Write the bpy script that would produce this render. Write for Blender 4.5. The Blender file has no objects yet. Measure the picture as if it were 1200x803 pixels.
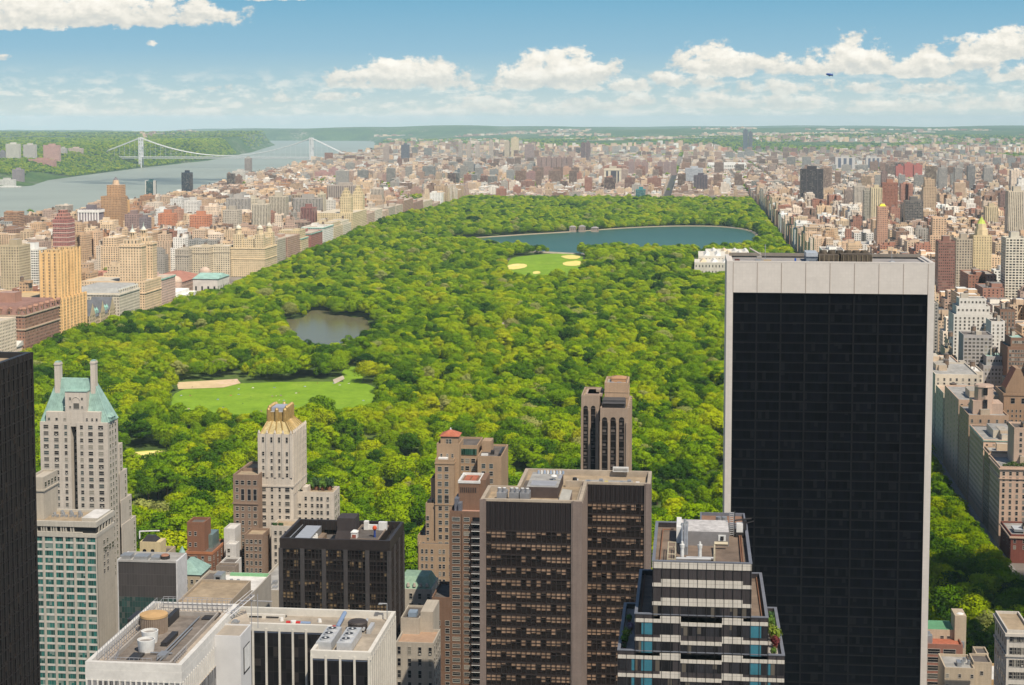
import bpy, math, random
import numpy as np
from mathutils import Vector, noise as mnoise
R = math.radians
SC = bpy.context.scene
COL = SC.collection
CAM_Z = 255.0
F_PX = 1950.0            # focal length in photo pixels (photo 1200 wide)
PITCH, YAW = R(4.46), R(6.19)
PPX, PPY = 600.0, 292.0
cam_data = bpy.data.cameras.new('camera')
cam_data.sensor_width = 36.0
cam_data.lens = F_PX / 1200.0 * 36.0
cam_data.shift_y = -(401.5 - PPY) / 1200.0
cam_data.clip_start = 1.0
cam_data.clip_end = 120000.0
cam = bpy.data.objects.new('camera', cam_data)
COL.objects.link(cam)
cam.location = (0, 0, CAM_Z)
cam.rotation_euler = (math.pi / 2 - PITCH, 0, YAW)
SC.camera = cam
FWD = np.array([-math.sin(YAW) * math.cos(PITCH), math.cos(YAW) * math.cos(PITCH), -math.sin(PITCH)])
RGT = np.array([math.cos(YAW), math.sin(YAW), 0.0])
UPV = np.cross(RGT, FWD)
def ray(px, py):
 return FWD * F_PX + RGT * (px - PPX) + UPV * (PPY - py)
def at(px, py, Y):
 """world X, Z of the point seen at photo pixel px, py that lies Y metres north"""
 d = ray(px, py); t = Y / d[1]
 return d[0] * t, CAM_Z + d[2] * t
def proj(x, y, z):
 p = np.array([x, y, z - CAM_Z]); w = p @ FWD
 return PPX + F_PX * (p @ RGT) / w, PPY - F_PX * (p @ UPV) / w
SUN_AZ, SUN_EL = R(142), R(54)          # azimuth clockwise from +Y (up the avenues)
SUN_DIR = Vector((math.sin(SUN_AZ) * math.cos(SUN_EL), math.cos(SUN_AZ) * math.cos(SUN_EL), math.sin(SUN_EL)))
sd = bpy.data.lights.new('sun', 'SUN')
sd.energy = 5.0; sd.angle = R(0.53); sd.color = (1.0, 0.90, 0.75)
sun = bpy.data.objects.new('sun', sd); COL.objects.link(sun)
sun.location = (300, -300, 2000)
sun.rotation_euler = SUN_DIR.to_track_quat('Z', 'Y').to_euler()
SC.view_settings.view_transform = 'Standard'
SC.view_settings.look = 'None'
SC.view_settings.exposure = 0.42
SC.view_settings.gamma = 1.0
SC.view_settings.use_curve_mapping = False
SC.cycles.use_denoising = True
SC.cycles.max_bounces = 5
SC.cycles.diffuse_bounces = 2
SC.cycles.glossy_bounces = 2
SC.cycles.transmission_bounces = 2
SC.cycles.volume_bounces = 0
SC.cycles.transparent_max_bounces = 4
SC.cycles.use_adaptive_sampling = True
class NT:
 """small node-tree builder"""
 def __init__(s, tree):
  s.t = tree; s.n = tree.nodes; s.l = tree.links
 def put(s, sock, v):
  if isinstance(v, bpy.types.NodeSocket): s.l.new(v, sock)
  elif v is not None:
   if sock.type == 'RGBA' and not isinstance(v, (int, float)) and len(v) == 3: v = (*v, 1)
   sock.default_value = v
 def node(s, typ, **kw):
  n = s.n.new(typ)
  for k, v in kw.items(): setattr(n, k, v)
  return n
 def m(s, op, a, b=None, c=None, clamp=False):
  n = s.node('ShaderNodeMath', operation=op, use_clamp=clamp)
  s.put(n.inputs[0], a)
  if b is not None: s.put(n.inputs[1], b)
  if c is not None: s.put(n.inputs[2], c)
  return n.outputs[0]
 def step(s, x, lo, hi, a=0.0, b=1.0, smooth=True):
  n = s.node('ShaderNodeMapRange', interpolation_type='SMOOTHSTEP' if smooth else 'LINEAR')
  n.clamp = True
  s.put(n.inputs[0], x); s.put(n.inputs[1], lo); s.put(n.inputs[2], hi); s.put(n.inputs[3], a); s.put(n.inputs[4], b)
  return n.outputs[0]
 def mix(s, f, a, b, mode='MIX'):
  n = s.node('ShaderNodeMix', data_type='RGBA', blend_type=mode)
  s.put(n.inputs[0], f); s.put(n.inputs[6], a); s.put(n.inputs[7], b)
  return n.outputs[2]
 def xyz(s, v):
  n = s.node('ShaderNodeSeparateXYZ'); s.put(n.inputs[0], v); return n.outputs
 def vec(s, x, y, z=0.0):
  n = s.node('ShaderNodeCombineXYZ'); s.put(n.inputs[0], x); s.put(n.inputs[1], y); s.put(n.inputs[2], z); return n.outputs[0]
 def noise(s, v, scale, detail=4.0, rough=0.55, dim='3D', w=None, out=0):
  n = s.node('ShaderNodeTexNoise', noise_dimensions=dim)
  s.put(n.inputs['Vector'], v); s.put(n.inputs['Scale'], scale); s.put(n.inputs['Detail'], detail); s.put(n.inputs['Roughness'], rough)
  return n.outputs[out]
 def attr(s, name):
  return s.node('ShaderNodeAttribute', attribute_name=name)
 def ramp(s, f, stops, interp='LINEAR'):
  n = s.node('ShaderNodeValToRGB'); n.color_ramp.interpolation = interp
  e = n.color_ramp.elements
  while len(e) < len(stops): e.new(0.5)
  for k, (p, c) in enumerate(stops):
   e[k].position = p; e[k].color = (*c, 1)
  s.put(n.inputs[0], f); return n.outputs[0]
MATS = {}
def material(name):
 mt = bpy.data.materials.new(name); mt.use_nodes = True
 t = NT(mt.node_tree); b = t.n['Principled BSDF']
 MATS[name] = mt
 return mt, t, b
def plain(name, col, rough=0.8, metal=0.0, var=0.12, scale=0.6, spec=0.3):
 """one colour with soft wear so that no surface is perfectly even"""
 mt, t, b = material(name)
 geo = t.node('ShaderNodeNewGeometry')
 n = t.noise(geo.outputs['Position'], scale, 5, 0.65); n2 = t.noise(geo.outputs['Position'], scale * .17, 6, 0.7)
 f = t.m('MULTIPLY', t.step(n, 0.3, 0.7, 1 - var, 1 + var, False), t.step(n2, 0.32, 0.68, 1 - var, 1 + var * .8, False))
 t.put(b.inputs['Base Color'], t.mix(1.0, (*col, 1), t.vec(f, f, f), 'MULTIPLY'))
 b.inputs['Roughness'].default_value = rough; b.inputs['Metallic'].default_value = metal
 b.inputs['Specular IOR Level'].default_value = spec
 return mt
world = bpy.data.worlds.new('World'); SC.world = world; world.use_nodes = True
def build_world():
 t = NT(world.node_tree); t.n.clear()
 out = t.node('ShaderNodeOutputWorld')
 sky = t.node('ShaderNodeTexSky', sky_type='NISHITA')
 sky.sun_disc = False; sky.sun_elevation = SUN_EL; sky.sun_rotation = SUN_AZ
 sky.altitude = 250; sky.air_density = 1.0; sky.dust_density = 0.6; sky.ozone_density = 1.5
 bg = t.node('ShaderNodeBackground'); t.put(bg.inputs[0], sky.outputs[0]); bg.inputs[1].default_value = 0.065
 tc = t.node('ShaderNodeTexCoord')
 x, y, z = t.xyz(tc.outputs['Generated'])
 az = t.m('ARCTAN2', x, y); el = t.m('ARCSINE', z)
 def azel(px, py):
  d = ray(px, py); return math.atan2(d[0], d[1]), math.asin(d[2] / np.linalg.norm(d))
 base = t.ramp(t.step(el, R(-1.0), R(7.0), smooth=False), [
  (0.0, (0.63, 0.665, 0.61)), (0.125, (0.63, 0.69, 0.645)), (0.26, (0.44, 0.595, 0.635)),
  (0.42, (0.285, 0.495, 0.63)), (0.66, (0.172, 0.41, 0.585)), (1.0, (0.12, 0.34, 0.53))])
 clouds = [(90, 22, 185, 40, 12, 1.0), (10, 24, 90, 40, 12, .9), (235, 18, 48, 14, 8, .7), (300, -4, 80, 9, 5, .6),
              (470, 98, 92, 32, 9, 1.0), (500, 99, 50, 24, 8, .8), (655, 96, 88, 42, 9, 1.0), (610, 98, 50, 22, 8, .8), (735, 102, 60, 12, 6, .7), (575, 103, 30, 6, 5, .5),
              (842, 82, 62, 32, 9, 1.0), (800, 97, 50, 15, 7, .8), (940, 82, 62, 20, 8, .85), (1003, 80, 52, 37, 9, 1.0), (1080, 84, 42, 28, 8, .95), (875, 106, 30, 9, 6, .5),
              (1170, 62, 62, 32, 10, 1.0), (1130, 78, 50, 14, 8, .7), (930, 104, 36, 16, 7, .6), (1010, 104, 46, 11, 6, .5), (1185, 88, 40, 18, 8, .65), (1090, 106, 50, 10, 6, .45),
              (333, 117, 18, 12, 4, .8), (298, 120, 12, 6, 4, .6), (388, 114, 20, 6, 4, .6), (248, 104, 14, 5, 4, .6), (417, 111, 7, 4, 3, .5), (180, 50, 9, 4, 4, .35), (3, 68, 10, 4, 4, .35), (268, 104, 6, 5, 4, .35),
              (85, 132, 32, 12, 5, .85), (150, 134, 60, 9, 5, .7), (240, 134, 40, 9, 5, .7), (30, 142, 60, 8, 5, .6), (570, 128, 45, 16, 6, .85), (505, 134, 60, 10, 6, .7),
              (640, 134, 60, 11, 6, .7), (440, 140, 70, 9, 6, .6), (320, 140, 50, 7, 5, .5), (745, 120, 30, 13, 6, .7), (700, 126, 50, 10, 6, .6), (840, 122, 60, 13, 6, .6), (940, 124, 70, 14, 6, .65), (1060, 126, 80, 14, 6, .65), (1170, 122, 60, 16, 7, .65)]
 p = t.vec(t.m('MULTIPLY', az, 70.0), t.m('MULTIPLY', el, 105.0), 3.7)
 big = t.noise(p, 1.0, 8.0, 0.62)
 pu = t.vec(t.m('ADD', t.m('MULTIPLY', az, 70.0), 0.16), t.m('ADD', t.m('MULTIPLY', el, 105.0), 0.34), 3.7)
 bigu = t.noise(pu, 1.0, 8.0, 0.62)
 fld = None; hgt = None
 for (px, py, hw, h, sb, s) in clouds:
  a, e = azel(px, py); rw = hw / F_PX; rh = h / F_PX * 1.05; rb = sb / F_PX
  dx = t.m('DIVIDE', t.m('SUBTRACT', az, a), rw)
  de = t.m('SUBTRACT', el, e)
  up = t.m('DIVIDE', t.m('MAXIMUM', de, 0.0), rh); dn = t.m('DIVIDE', t.m('MINIMUM', de, 0.0), rb)
  q = t.m('ADD', t.m('MULTIPLY', dx, dx), t.m('ADD', t.m('MULTIPLY', up, up), t.m('MULTIPLY', dn, dn)))
  v = t.m('MULTIPLY', t.m('SUBTRACT', 1.0, q), s)
  hh = t.m('MULTIPLY', t.m('MAXIMUM', v, 0.0), up)
  if fld is None: fld = v; hgt = hh
  else:
   fld = t.m('SMOOTH_MAX', fld, v, 0.15); hgt = t.m('MAXIMUM', hgt, hh)
 fld = t.m('MAXIMUM', fld, -1.5)
 nz = t.m('MULTIPLY', t.m('SUBTRACT', big, 0.5), 3.6)
 dens = t.m('ADD', t.m('MULTIPLY', fld, 1.1), nz)
 mask = t.step(dens, 0.02, 0.55)
 nzu = t.m('MULTIPLY', t.m('SUBTRACT', bigu, 0.5), 3.6)
 lit = t.step(t.m('SUBTRACT', nz, nzu), -0.9, 0.8)
 body = t.m('ADD', t.m('MULTIPLY', lit, 0.62), t.m('MULTIPLY', t.step(hgt, 0.0, 0.35), 0.38))
 ccol = t.ramp(body, [(0.0, (0.60, 0.62, 0.60)), (0.35, (0.72, 0.71, 0.65)), (0.7, (0.90, 0.86, 0.77)), (1.0, (1.0, 0.965, 0.88))])
 p2 = t.vec(t.m('MULTIPLY', az, 62.0), t.m('MULTIPLY', el, 170.0), 9.1)
 veil = t.step(t.noise(p2, 1.0, 8.0, 0.64), 0.45, 0.66)
 band = t.m('MULTIPLY', t.step(el, R(-0.3), R(0.25)), t.step(el, R(0.9), R(1.9), 1.0, 0.0))
 veilm = t.m('MULTIPLY', t.m('MULTIPLY', veil, band), 0.62)
 c1 = t.mix(veilm, base, (0.90, 0.87, 0.79, 1))
 fade = t.step(el, R(0.0), R(2.0), 0.45, 0.97)
 c2 = t.mix(t.m('MULTIPLY', mask, fade), c1, ccol)
 bg2 = t.node('ShaderNodeBackground'); t.put(bg2.inputs[0], c2); bg2.inputs[1].default_value = 0.80
 mx = t.node('ShaderNodeMixShader')
 t.put(mx.inputs[0], t.step(el, R(6.0), R(16.0)))
 t.l.new(bg2.outputs[0], mx.inputs[1]); t.l.new(bg.outputs[0], mx.inputs[2])
 t.l.new(mx.outputs[0], out.inputs[0])
build_world()
def tag(o, label=None, cat=None, group=None, kind=None):
 if label: o['label'] = label
 if cat: o['category'] = cat
 if group: o['group'] = group
 if kind: o['kind'] = kind
 return o
def thing(name, loc, label=None, cat=None, group=None):
 o = bpy.data.objects.new(name, None); COL.objects.link(o)
 o.location = loc; o.empty_display_size = 2
 return tag(o, label, cat, group)
def link(name, me, parent=None, loc=None, label=None):
 o = bpy.data.objects.new(name, me); COL.objects.link(o)
 if parent is not None: o.parent = parent
 if loc is not None: o.location = loc
 if label: o['label'] = label
 return o
WIN0 = (3.4, 3.4, 0.5, 0.55)      # bay, floor height, window width share, window height share
class MB:
 """collects faces, with a colour, a window rhythm and metre-true uv per face"""
 def __init__(s, off=(0, 0, 0)):
  s.v = []; s.f = []; s.mi = []; s.uv = []; s.col = []; s.win = []; s.off = off; s.smooth = []
 def face(s, pts, mi=0, col=(.5, .5, .5), win=WIN0, uv=None, smooth=False):
  b = len(s.v); ox, oy, oz = s.off
  s.v.extend([(p[0] - ox, p[1] - oy, p[2] - oz) for p in pts])
  s.f.append(tuple(range(b, b + len(pts)))); s.mi.append(mi); s.col.append(col); s.win.append(win); s.smooth.append(smooth)
  s.uv.append(uv if uv else [(p[0], p[1]) for p in pts])
 def wall(s, a, b, z0, z1, mi=0, col=(.5, .5, .5), win=WIN0, u0=0.0, v0=None):
  """upright quad from a to b (outward normal to the right of a->b)"""
  L = math.hypot(b[0] - a[0], b[1] - a[1]); v0 = z0 if v0 is None else v0
  if win[0] > 0:
   n = max(1, round(L / win[0])); win = (L / n, win[1], win[2], win[3])
  s.face([(a[0], a[1], z0), (b[0], b[1], z0), (b[0], b[1], z1), (a[0], a[1], z1)], mi, col, win,
               [(u0, z0 - v0), (u0 + L, z0 - v0), (u0 + L, z1 - v0), (u0, z1 - v0)])
 def box(s, x0, x1, y0, y1, z0, z1, mi=0, col=(.5, .5, .5), win=WIN0, top=None, topcol=None, bottom=False, v0=None):
  c = [(x0, y0), (x1, y0), (x1, y1), (x0, y1)]
  for k in range(4): s.wall(c[k], c[(k + 1) % 4], z0, z1, mi, col, win, v0=v0)
  s.face([(x0, y0, z1), (x1, y0, z1), (x1, y1, z1), (x0, y1, z1)], mi if top is None else top, topcol or col, (0, 0, 0, 0) if top is None else win)
  if bottom: s.face([(x0, y1, z0), (x1, y1, z0), (x1, y0, z0), (x0, y0, z0)], mi, col, (0, 0, 0, 0))
 def prism(s, poly, z0, z1, mi=0, col=(.5, .5, .5), win=WIN0, top=None, topcol=None, cap=True, v0=None):
  n = len(poly)
  for k in range(n): s.wall(poly[k], poly[(k + 1) % n], z0, z1, mi, col, win, v0=v0)
  if cap: s.face([(p[0], p[1], z1) for p in poly], mi if top is None else top, topcol or col, (0, 0, 0, 0))
 def rim(s, x0, x1, y0, y1, z0, z1, t, mi=0, col=(.5, .5, .5)):
  """parapet: hollow rectangular kerb"""
  W0 = (0, 0, 0, 0)
  o = [(x0, y0), (x1, y0), (x1, y1), (x0, y1)]; i = [(x0 + t, y0 + t), (x1 - t, y0 + t), (x1 - t, y1 - t), (x0 + t, y1 - t)]
  for k in range(4):
   j = (k + 1) % 4
   s.wall(o[k], o[j], z0, z1, mi, col, W0); s.wall(i[j], i[k], z0, z1, mi, col, W0)
   s.face([(*o[k], z1), (*o[j], z1), (*i[j], z1), (*i[k], z1)], mi, col, W0)
 def rimpoly(s, poly, z0, z1, t, mi=0, col=(.5, .5, .5)):
  n = len(poly); W0 = (0, 0, 0, 0); inn = []
  for k in range(n):
   p, c, q = Vector(poly[k - 1]), Vector(poly[k]), Vector(poly[(k + 1) % n])
   d1 = (c - p).normalized(); d2 = (q - c).normalized()
   n1 = Vector((-d1.y, d1.x)); n2 = Vector((-d2.y, d2.x)); h = n1 + n2
   inn.append(tuple(c + h * (t / max(0.2, (1 + n1.dot(n2))))))
  for k in range(n):
   j = (k + 1) % n
   s.wall(poly[k], poly[j], z0, z1, mi, col, W0); s.wall(inn[j], inn[k], z0, z1, mi, col, W0)
   s.face([(*poly[k], z1), (*poly[j], z1), (*inn[j], z1), (*inn[k], z1)], mi, col, W0)
 def cyl(s, x, y, z0, z1, r0, r1=None, n=14, mi=0, col=(.5, .5, .5), cap=True, smooth=True):
  r1 = r0 if r1 is None else r1; W0 = (0, 0, 0, 0)
  A = [(x + r0 * math.cos(6.28319 * k / n), y + r0 * math.sin(6.28319 * k / n), z0) for k in range(n)]
  if r1 < 1e-4:
   for k in range(n): s.face([A[k], A[(k + 1) % n], (x, y, z1)], mi, col, W0)
   return
  B = [(x + r1 * math.cos(6.28319 * k / n), y + r1 * math.sin(6.28319 * k / n), z1) for k in range(n)]
  for k in range(n):
   j = (k + 1) % n; s.face([A[k], A[j], B[j], B[k]], mi, col, W0, smooth=smooth)
  if cap: s.face(B, mi, col, W0)
 def bar(s, p, q, w, mi=0, col=(.5, .5, .5), n=4):
  """straight bar of width w between two points"""
  p = Vector(p); q = Vector(q); d = (q - p).normalized()
  a = d.orthogonal().normalized() if abs(d.z) < .99 else Vector((1, 0, 0)); b = d.cross(a)
  ring = [(a * math.cos(6.28319 * (k + .5) / n) + b * math.sin(6.28319 * (k + .5) / n)) * (w * .7071 if n == 4 else w * .5) for k in range(n)]
  for k in range(n):
   j = (k + 1) % n
   s.face([p + ring[k], p + ring[j], q + ring[j], q + ring[k]], mi, col, (0, 0, 0, 0))
  s.face([q + r for r in ring], mi, col, (0, 0, 0, 0)); s.face([p + r for r in reversed(ring)], mi, col, (0, 0, 0, 0))
 def hip(s, x0, x1, y0, y1, z0, z1, tx0, tx1, ty0, ty1, mi=0, col=(.5, .5, .5)):
  """tapered roof from a base rectangle to a smaller top rectangle"""
  B = [(x0, y0, z0), (x1, y0, z0), (x1, y1, z0), (x0, y1, z0)]; T = [(tx0, ty0, z1), (tx1, ty0, z1), (tx1, ty1, z1), (tx0, ty1, z1)]
  for k in range(4):
   j = (k + 1) % 4; s.face([B[k], B[j], T[j], T[k]], mi, col, (0, 0, 0, 0))
  s.face(T, mi, col, (0, 0, 0, 0))
 def mesh(s, name, mats):
  me = bpy.data.meshes.new(name)
  me.from_pydata(s.v, [], s.f)
  for m in mats: me.materials.append(m)
  me.polygons.foreach_set('material_index', s.mi)
  me.polygons.foreach_set('use_smooth', s.smooth)
  uvl = me.uv_layers.new(name='uv')
  uvl.data.foreach_set('uv', [c for f in s.uv for p in f for c in p])
  a = me.attributes.new('col', 'FLOAT_COLOR', 'FACE'); a.data.foreach_set('color', [c for k in s.col for c in (k[0], k[1], k[2], 1.0)])
  a = me.attributes.new('win', 'FLOAT_COLOR', 'FACE'); a.data.foreach_set('color', [c for k in s.win for c in k])
  me.update()
  return me
 def build(s, name, mats, parent=None, loc=None, label=None):
  if not isinstance(mats, (list, tuple)): mats = [mats]
  return link(name, s.mesh(name, mats), parent, loc, label)
 def merge(s, o):
  b = len(s.v); s.v.extend(o.v); s.f.extend([tuple(i + b for i in f) for f in o.f])
  s.mi += o.mi; s.uv += o.uv; s.col += o.col; s.win += o.win; s.smooth += o.smooth
def facade_material():
 """masonry with punched windows; colour and window rhythm come with each face"""
 mt, t, b = material('masonry_facade')
 uvn = t.node('ShaderNodeUVMap', uv_map='uv'); u, v, _ = t.xyz(uvn.outputs[0])
 col = t.attr('col').outputs['Color']
 wa = t.attr('win'); wx, wy, wz = t.xyz(wa.outputs['Color']); hf = wa.outputs['Alpha']
 cu = t.m('DIVIDE', u, t.m('MAXIMUM', wx, 0.01)); cv = t.m('DIVIDE', v, t.m('MAXIMUM', wy, 0.01))
 fu = t.m('FRACT', cu); fv = t.m('FRACT', cv)
 mu = t.m('LESS_THAN', t.m('ABSOLUTE', t.m('SUBTRACT', fu, 0.5)), t.m('MULTIPLY', wz, 0.5))
 mv = t.m('LESS_THAN', t.m('ABSOLUTE', t.m('SUBTRACT', fv, 0.5)), t.m('MULTIPLY', hf, 0.5))
 mask = t.m('MULTIPLY', mu, mv)
 oi = t.node('ShaderNodeObjectInfo')
 wn = t.node('ShaderNodeTexWhiteNoise', noise_dimensions='3D')
 t.put(wn.inputs[0], t.vec(t.m('FLOOR', cu), t.m('FLOOR', cv), t.m('MULTIPLY', oi.outputs['Random'], 91.0)))
 gl = t.ramp(wn.outputs['Value'], [(0.0, (0.012, 0.013, 0.016)), (0.45, (0.03, 0.03, 0.033)), (0.7, (0.085, 0.08, 0.072)), (1.0, (0.22, 0.2, 0.16))])
 geo = t.node('ShaderNodeNewGeometry')
 n1 = t.noise(geo.outputs['Position'], 0.09, 6, 0.7); n2 = t.noise(t.vec(t.m('MULTIPLY', u, 0.9), t.m('MULTIPLY', v, 0.08), 0), 1.0, 4, 0.6)
 f = t.m('MULTIPLY', t.step(n1, 0.3, 0.7, 0.84, 1.14, False), t.step(n2, 0.3, 0.7, 0.9, 1.08, False))
 wall = t.mix(1.0, col, t.vec(f, f, f), 'MULTIPLY')
 t.put(b.inputs['Base Color'], t.mix(mask, wall, gl))
 t.put(b.inputs['Roughness'], t.step(mask, 0, 1, 0.85, 0.18, False))
 b.inputs['Specular IOR Level'].default_value = 0.35
 return mt
def roof_material():
 mt, t, b = material('roofing')
 geo = t.node('ShaderNodeNewGeometry'); col = t.attr('col').outputs['Color']
 n1 = t.noise(geo.outputs['Position'], 0.12, 6, 0.7); n2 = t.noise(geo.outputs['Position'], 1.1, 3, 0.6)
 f = t.m('MULTIPLY', t.step(n1, 0.3, 0.7, 0.7, 1.2, False), t.step(n2, 0.3, 0.7, 0.9, 1.1, False))
 t.put(b.inputs['Base Color'], t.mix(1.0, col, t.vec(f, f, f), 'MULTIPLY'))
 b.inputs['Roughness'].default_value = 0.9
 return mt
FAC = facade_material(); ROOF = roof_material()
STEEL = plain('galvanised_steel', (0.42, 0.43, 0.44), 0.45, 0.6)
DARKMETAL = plain('dark_painted_metal', (0.035, 0.033, 0.034), 0.45)
WOOD = plain('weathered_tank_wood', (0.16, 0.105, 0.07), 0.9)
WHITEP = plain('white_paint', (0.72, 0.71, 0.68), 0.55)
GLASSD = plain('dark_window_glass', (0.018, 0.019, 0.022), 0.08, 0, 0.3, 0.3, 0.6)
# ================================================================== SETTING: terrain, water, park
def sst(a, b, x):
 t = np.clip((np.asarray(x, float) - a) / (b - a), 0, 1); return t * t * (3 - 2 * t)
EB = np.array([(-1470, -2000), (-1470, 3600), (-1520, 4400), (-1850, 6400), (-2080, 8600), (-2190, 9800), (-2340, 11092), (-2790, 14145), (-3350, 17500), (-4534, 23607), (-4900, 24600), (-9500, 25600), (-14000, 40000)], float)
WB = np.array([(-3300, -2000), (-3000, 4000), (-2930, 6500), (-2770, 6850), (-2960, 7500), (-3030, 8031), (-3190, 9400), (-3374, 11497), (-3900, 14500), (-4950, 19500), (-6600, 23000), (-7400, 28000), (-9500, 40000)], float)
def east_bank(y): return np.interp(y, EB[:, 1], EB[:, 0])
def west_bank(y): return np.interp(y, WB[:, 1], WB[:, 0])
def curv(x, y): return (np.asarray(x, float) ** 2 + np.asarray(y, float) ** 2) / 14.8e6
def lump(x, y, s, ph):
 return (np.sin(x / s + ph) * np.cos(y / (s * 1.3) - ph * 2) + 0.5 * np.sin(x / (s * .43) - y / (s * .6) + ph * 3) + .25 * np.sin(x / (s * .19) + y / (s * .27) + ph))
def terr(x, y):
 x = np.asarray(x, float); y = np.asarray(y, float)
 base = 15 * sst(1000, 1800, y) + 11 * np.exp(-((y - 2730) / 150) ** 2 - ((x + 150) / 330) ** 2)
 base = base + (13 * np.exp(-((y - 3550) / 520) ** 2) - 11.5 * np.exp(-((y - 2270) / 400) ** 2)) * np.exp(-((x + 690) / 230) ** 2)
 base = base + 34 * np.exp(-((x + 1900) / 420) ** 2 - ((y - 9800) / 1500) ** 2) + 22 * np.exp(-((x + 950) / 160) ** 2 - ((y - 6300) / 900) ** 2)
 far = sst(10500, 17500, y)
 hills = far * (45 + 26 * lump(x, y, 2100, .7)) + sst(19000, 27500, y) * (112 + 16 * lump(x, y, 3300, 2.1)) * (0.52 + 0.48 * sst(-9500, -3500, x))
 dE = x - east_bank(y)
 land = base + hills * (.25 + .75 * sst(0, 2600, dE))
 zE = -30 + (land + 30) * sst(-25, 130, dE)
 dW = west_bank(y) - x
 nj = 42 + 40 * sst(7300, 10500, y) + 30 * sst(12000, 18500, y) + 9 * lump(x, y, 640, .3)
 nj = nj * (1 - 0.55 * sst(900, 3200, dW) * sst(9500, 6500, y))
 wid = 420 - 250 * sst(8800, 11000, y)
 shelf = 7 * sst(0, 60, dW)
 nj = nj * (1 - sst(20500, 22500, y)) + (20 + 22 * lump(x, y, 900, .5)) * sst(20500, 22500, y)
 zW = -30 + shelf + (nj + 30) * sst(25, wid, dW) + (sst(19000, 27000, y) * (95 + 20 * lump(x, y, 3300, 2.1)) * 0.62) * sst(0, 1500, dW)
 z = np.where(dE > -25, zE, np.where(dW > -25, zW, -30.0))
 return z - curv(x, y)
_TC = {}
def terr1(x, y):
 k = (round(float(x), 1), round(float(y), 1))
 if k not in _TC: _TC[k] = float(terr(k[0], k[1]))
 return _TC[k]
def ground_many(px, py):
 d = FWD[None] * F_PX + RGT[None] * (px[:, None] - PPX) + UPV[None] * (PPY - py[:, None])
 lo = np.full(len(px), 100.0); hi = np.full(len(px), 40000.0)
 for _ in range(28):
  m = .5 * (lo + hi); t = m / d[:, 1]; up = CAM_Z + d[:, 2] * t > terr(d[:, 0] * t, m)
  lo = np.where(up, m, lo); hi = np.where(up, hi, m)
 return np.stack([d[:, 0] * lo / d[:, 1], lo], 1)
def ground(px, py, h=0.0):
 """world x, y where the ray of a photo pixel meets the land (or a layer h above it)"""
 d = ray(px, py); lo, hi = 100.0, 40000.0
 for _ in range(26):
  m = .5 * (lo + hi); t = m / d[1]
  if CAM_Z + d[2] * t > terr1(d[0] * t, m) + h: lo = m
  else: hi = m
 return d[0] * lo / d[1], lo
def grid_mesh(name, X, Y, Z, mats, attrs=None):
 nr, nc = X.shape
 me = bpy.data.meshes.new(name)
 co = np.stack([X, Y, Z], -1).reshape(-1, 3)
 idx = np.arange(nr * nc).reshape(nr, nc)
 q = np.stack([idx[:-1, :-1], idx[:-1, 1:], idx[1:, 1:], idx[1:, :-1]], -1).reshape(-1, 4)
 me.vertices.add(len(co)); me.vertices.foreach_set('co', co.ravel())
 me.loops.add(q.size); me.loops.foreach_set('vertex_index', q.ravel().astype(np.int32))
 me.polygons.add(len(q)); me.polygons.foreach_set('loop_start', np.arange(0, q.size, 4, dtype=np.int32))
 me.polygons.foreach_set('loop_total', np.full(len(q), 4, dtype=np.int32))
 me.update(calc_edges=True)
 me.polygons.foreach_set('use_smooth', np.ones(len(q), bool))
 for k, arr in (attrs or {}).items():
  a = me.attributes.new(k, 'FLOAT', 'POINT'); a.data.foreach_set('value', arr.ravel().astype(np.float32))
 for m in mats: me.materials.append(m)
 return me
def ground_material():
 mt, t, b = material('land')
 geo = t.node('ShaderNodeNewGeometry'); P = geo.outputs['Position']
 g = t.attr('green').outputs['Fac']
 n = t.noise(P, 0.02, 6, 0.6); n2 = t.noise(P, 0.004, 6, 0.65)
 urban = t.ramp(n, [(0.3, (0.11, 0.10, 0.095)), (0.5, (0.19, 0.165, 0.145)), (0.7, (0.29, 0.25, 0.215))])
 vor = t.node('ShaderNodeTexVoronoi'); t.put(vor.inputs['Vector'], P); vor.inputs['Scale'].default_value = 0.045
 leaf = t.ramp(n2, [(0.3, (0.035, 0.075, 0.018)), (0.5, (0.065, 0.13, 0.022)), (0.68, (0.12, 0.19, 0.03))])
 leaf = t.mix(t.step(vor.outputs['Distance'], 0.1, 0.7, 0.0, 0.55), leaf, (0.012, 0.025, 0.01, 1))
 n3 = t.noise(P, 0.0016, 5, 0.7); spk = t.noise(P, 0.03, 2, 0.5)
 town = t.m('MULTIPLY', t.step(n3, 0.5, 0.62), t.step(spk, 0.5, 0.6))
 leaf = t.mix(t.m('MULTIPLY', town, 0.75), leaf, (0.36, 0.32, 0.28, 1))
 gm = t.step(t.m('ADD', g, t.m('MULTIPLY', t.m('SUBTRACT', n, 0.5), 0.8)), 0.35, 0.65)
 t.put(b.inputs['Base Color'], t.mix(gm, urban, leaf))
 b.inputs['Roughness'].default_value = 0.95; b.inputs['Specular IOR Level'].default_value = 0.1
 return mt
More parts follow.
